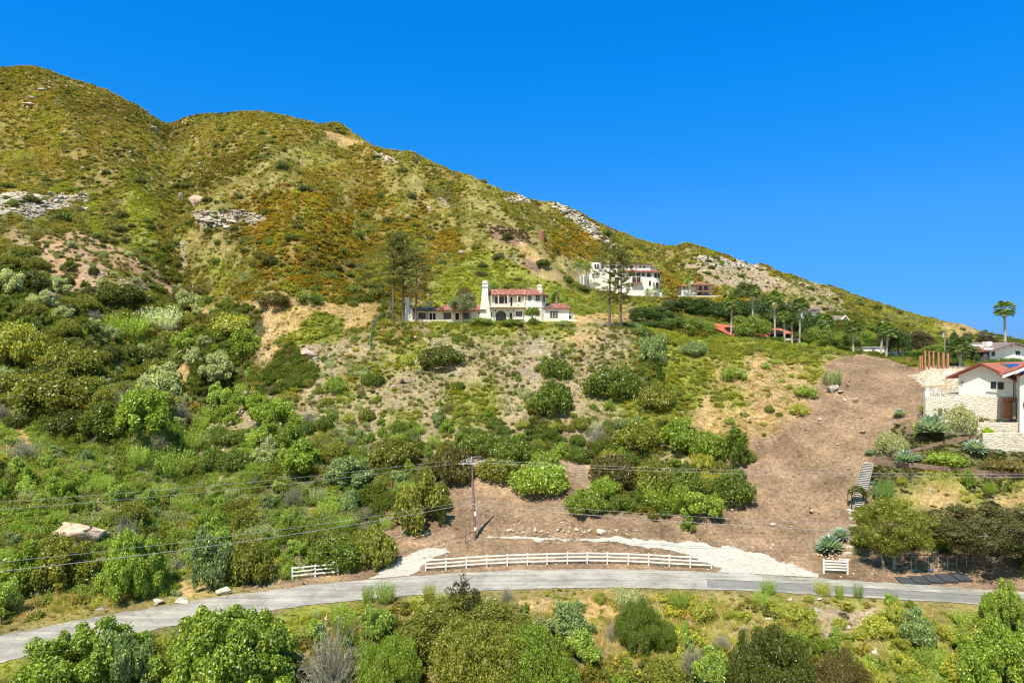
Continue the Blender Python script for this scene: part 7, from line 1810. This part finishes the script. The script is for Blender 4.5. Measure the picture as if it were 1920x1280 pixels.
# ------------------------------------------------------------------ labels of the spread bushes : where each one stands
LMK = [(827,665,'the lone dome shrub below the villa'),(940,560,'the villa'),(1170,530,'the mansion'),(1308,545,'the guest house'),(888,860,'the utility pole top'),(888,1010,'the utility pole foot'),
 (1012,890,'the bright clipped dome shrub'),(1148,715,'the broad domed shrub'),(1036,745,'the middle shrub pair'),(1320,860,'the right-hand thicket'),(150,1005,'the huge sandstone boulder'),(250,1050,'the tall bright bush by the boulder'),
 (388,1050,'the white-blossomed bush'),(590,1070,'the short left fence section'),(700,1020,'the olive shrub at the gravel mouth'),(795,940,'the large olive bush by the pole'),(540,690,'the rocky green ledge'),(590,610,'the dry grass terrace'),
 (430,610,'the tan spur'),(300,600,'the silvery gully bush'),(310,730,'the grey-green gully bush'),(100,740,'the wide olive spur bush'),(30,650,'the yellowish spur bush'),(190,500,'the orange soil patch'),(80,380,'the left pale rock band'),(430,405,'the middle pale rock band'),
 (368,375,'the tan gully boulder'),(320,225,'the mountain saddle'),(60,140,'the first summit'),(480,210,'the second summit'),(720,290,'the ridge-top rocks'),(1015,440,'the water tank'),(1080,410,'the ridge outcrop'),(760,480,'the three pines'),
 (1350,500,'the far pale rock slope'),(1410,600,'the tall palm row'),(1570,600,'the gabled house'),(1500,540,'the far skyline'),(1700,600,'the brown tree by the palms'),(1400,690,'the white rocks under the palms'),(1560,730,'the grey boulder'),(1500,770,'the yellow-green mound'),
 (1226,660,'the bluish bush by the netting'),(640,1230,'the grey dead brush'),(425,1220,'the huge left foreground shrub'),(150,1240,'the lower left corner shrub'),(900,1200,'the huge foreground thicket'),(1200,1180,'the dark glossy shrub'),(1445,1230,'the two-topped dark shrub'),
 (1580,1165,'the rubble patch'),(1885,1150,'the lobed shrub at the right edge'),(863,1110,'the leaning sapling'),(1060,1140,'the dry grass under the road'),(655,880,'the blue-green bush on the weeds'),(517,775,'the broad bush under the ledge'),(1290,655,'the crest shrub'),
 (870,730,'the stony middle of the slope'),(700,710,'the small shrub under the net fence'),(960,820,'the upper row of dark shrubs'),(120,560,'the top of the dark spur'),(400,960,'the weedy left slope'),(30,1080,'the left edge above the road'),(1600,1130,'the near road edge')]
def finish_labels():
    D = {}
    for o, px, py, what, w in LABQ:
        d, q = min(((math.hypot(px-x, (py-y)*1.3), (x, y, n)) for x, y, n in LMK), key=lambda t: t[0])
        dx, dy = px-q[0], (py-q[1])*1.3
        if d < 22: rel = 'touching' if False else 'right beside'
        else:
            a = math.degrees(math.atan2(-dy, dx)) % 360
            rel = ['right of', 'up right of', 'above', 'up left of', 'left of', 'down left of', 'below', 'down right of'][int(((a+22.5) % 360)//45)]
        size = 'small' if w < 2.2 else ('medium' if w < 4 else 'large')
        far = 'well ' if d > 95 else ''
        D.setdefault('%s %s %s%s %s' % (size, what, far, rel, q[2]), []).append((px, py, o))
    ordn = ['second', 'third', 'fourth', 'fifth', 'sixth', 'seventh']
    for k, L_ in D.items():
        L_.sort(key=lambda t: t[0])
        for i, (px, py, o) in enumerate(L_):
            lab = k
            if len(L_) > 1 and len(k.split()) > 13: k = k.replace('well ', '').split(' ', 1)[1]
            if len(L_) > 1 and len(k.split()) <= 13:
                if len(L_) == 2: lab = k+(', left one' if i == 0 else ', right one')
                else: lab = k+(', leftmost' if i == 0 else ', rightmost' if i == len(L_)-1 else ', %s from left' % ordn[min(i-1, 5)])
            o['label'] = lab
finish_labels()
ground_cover()
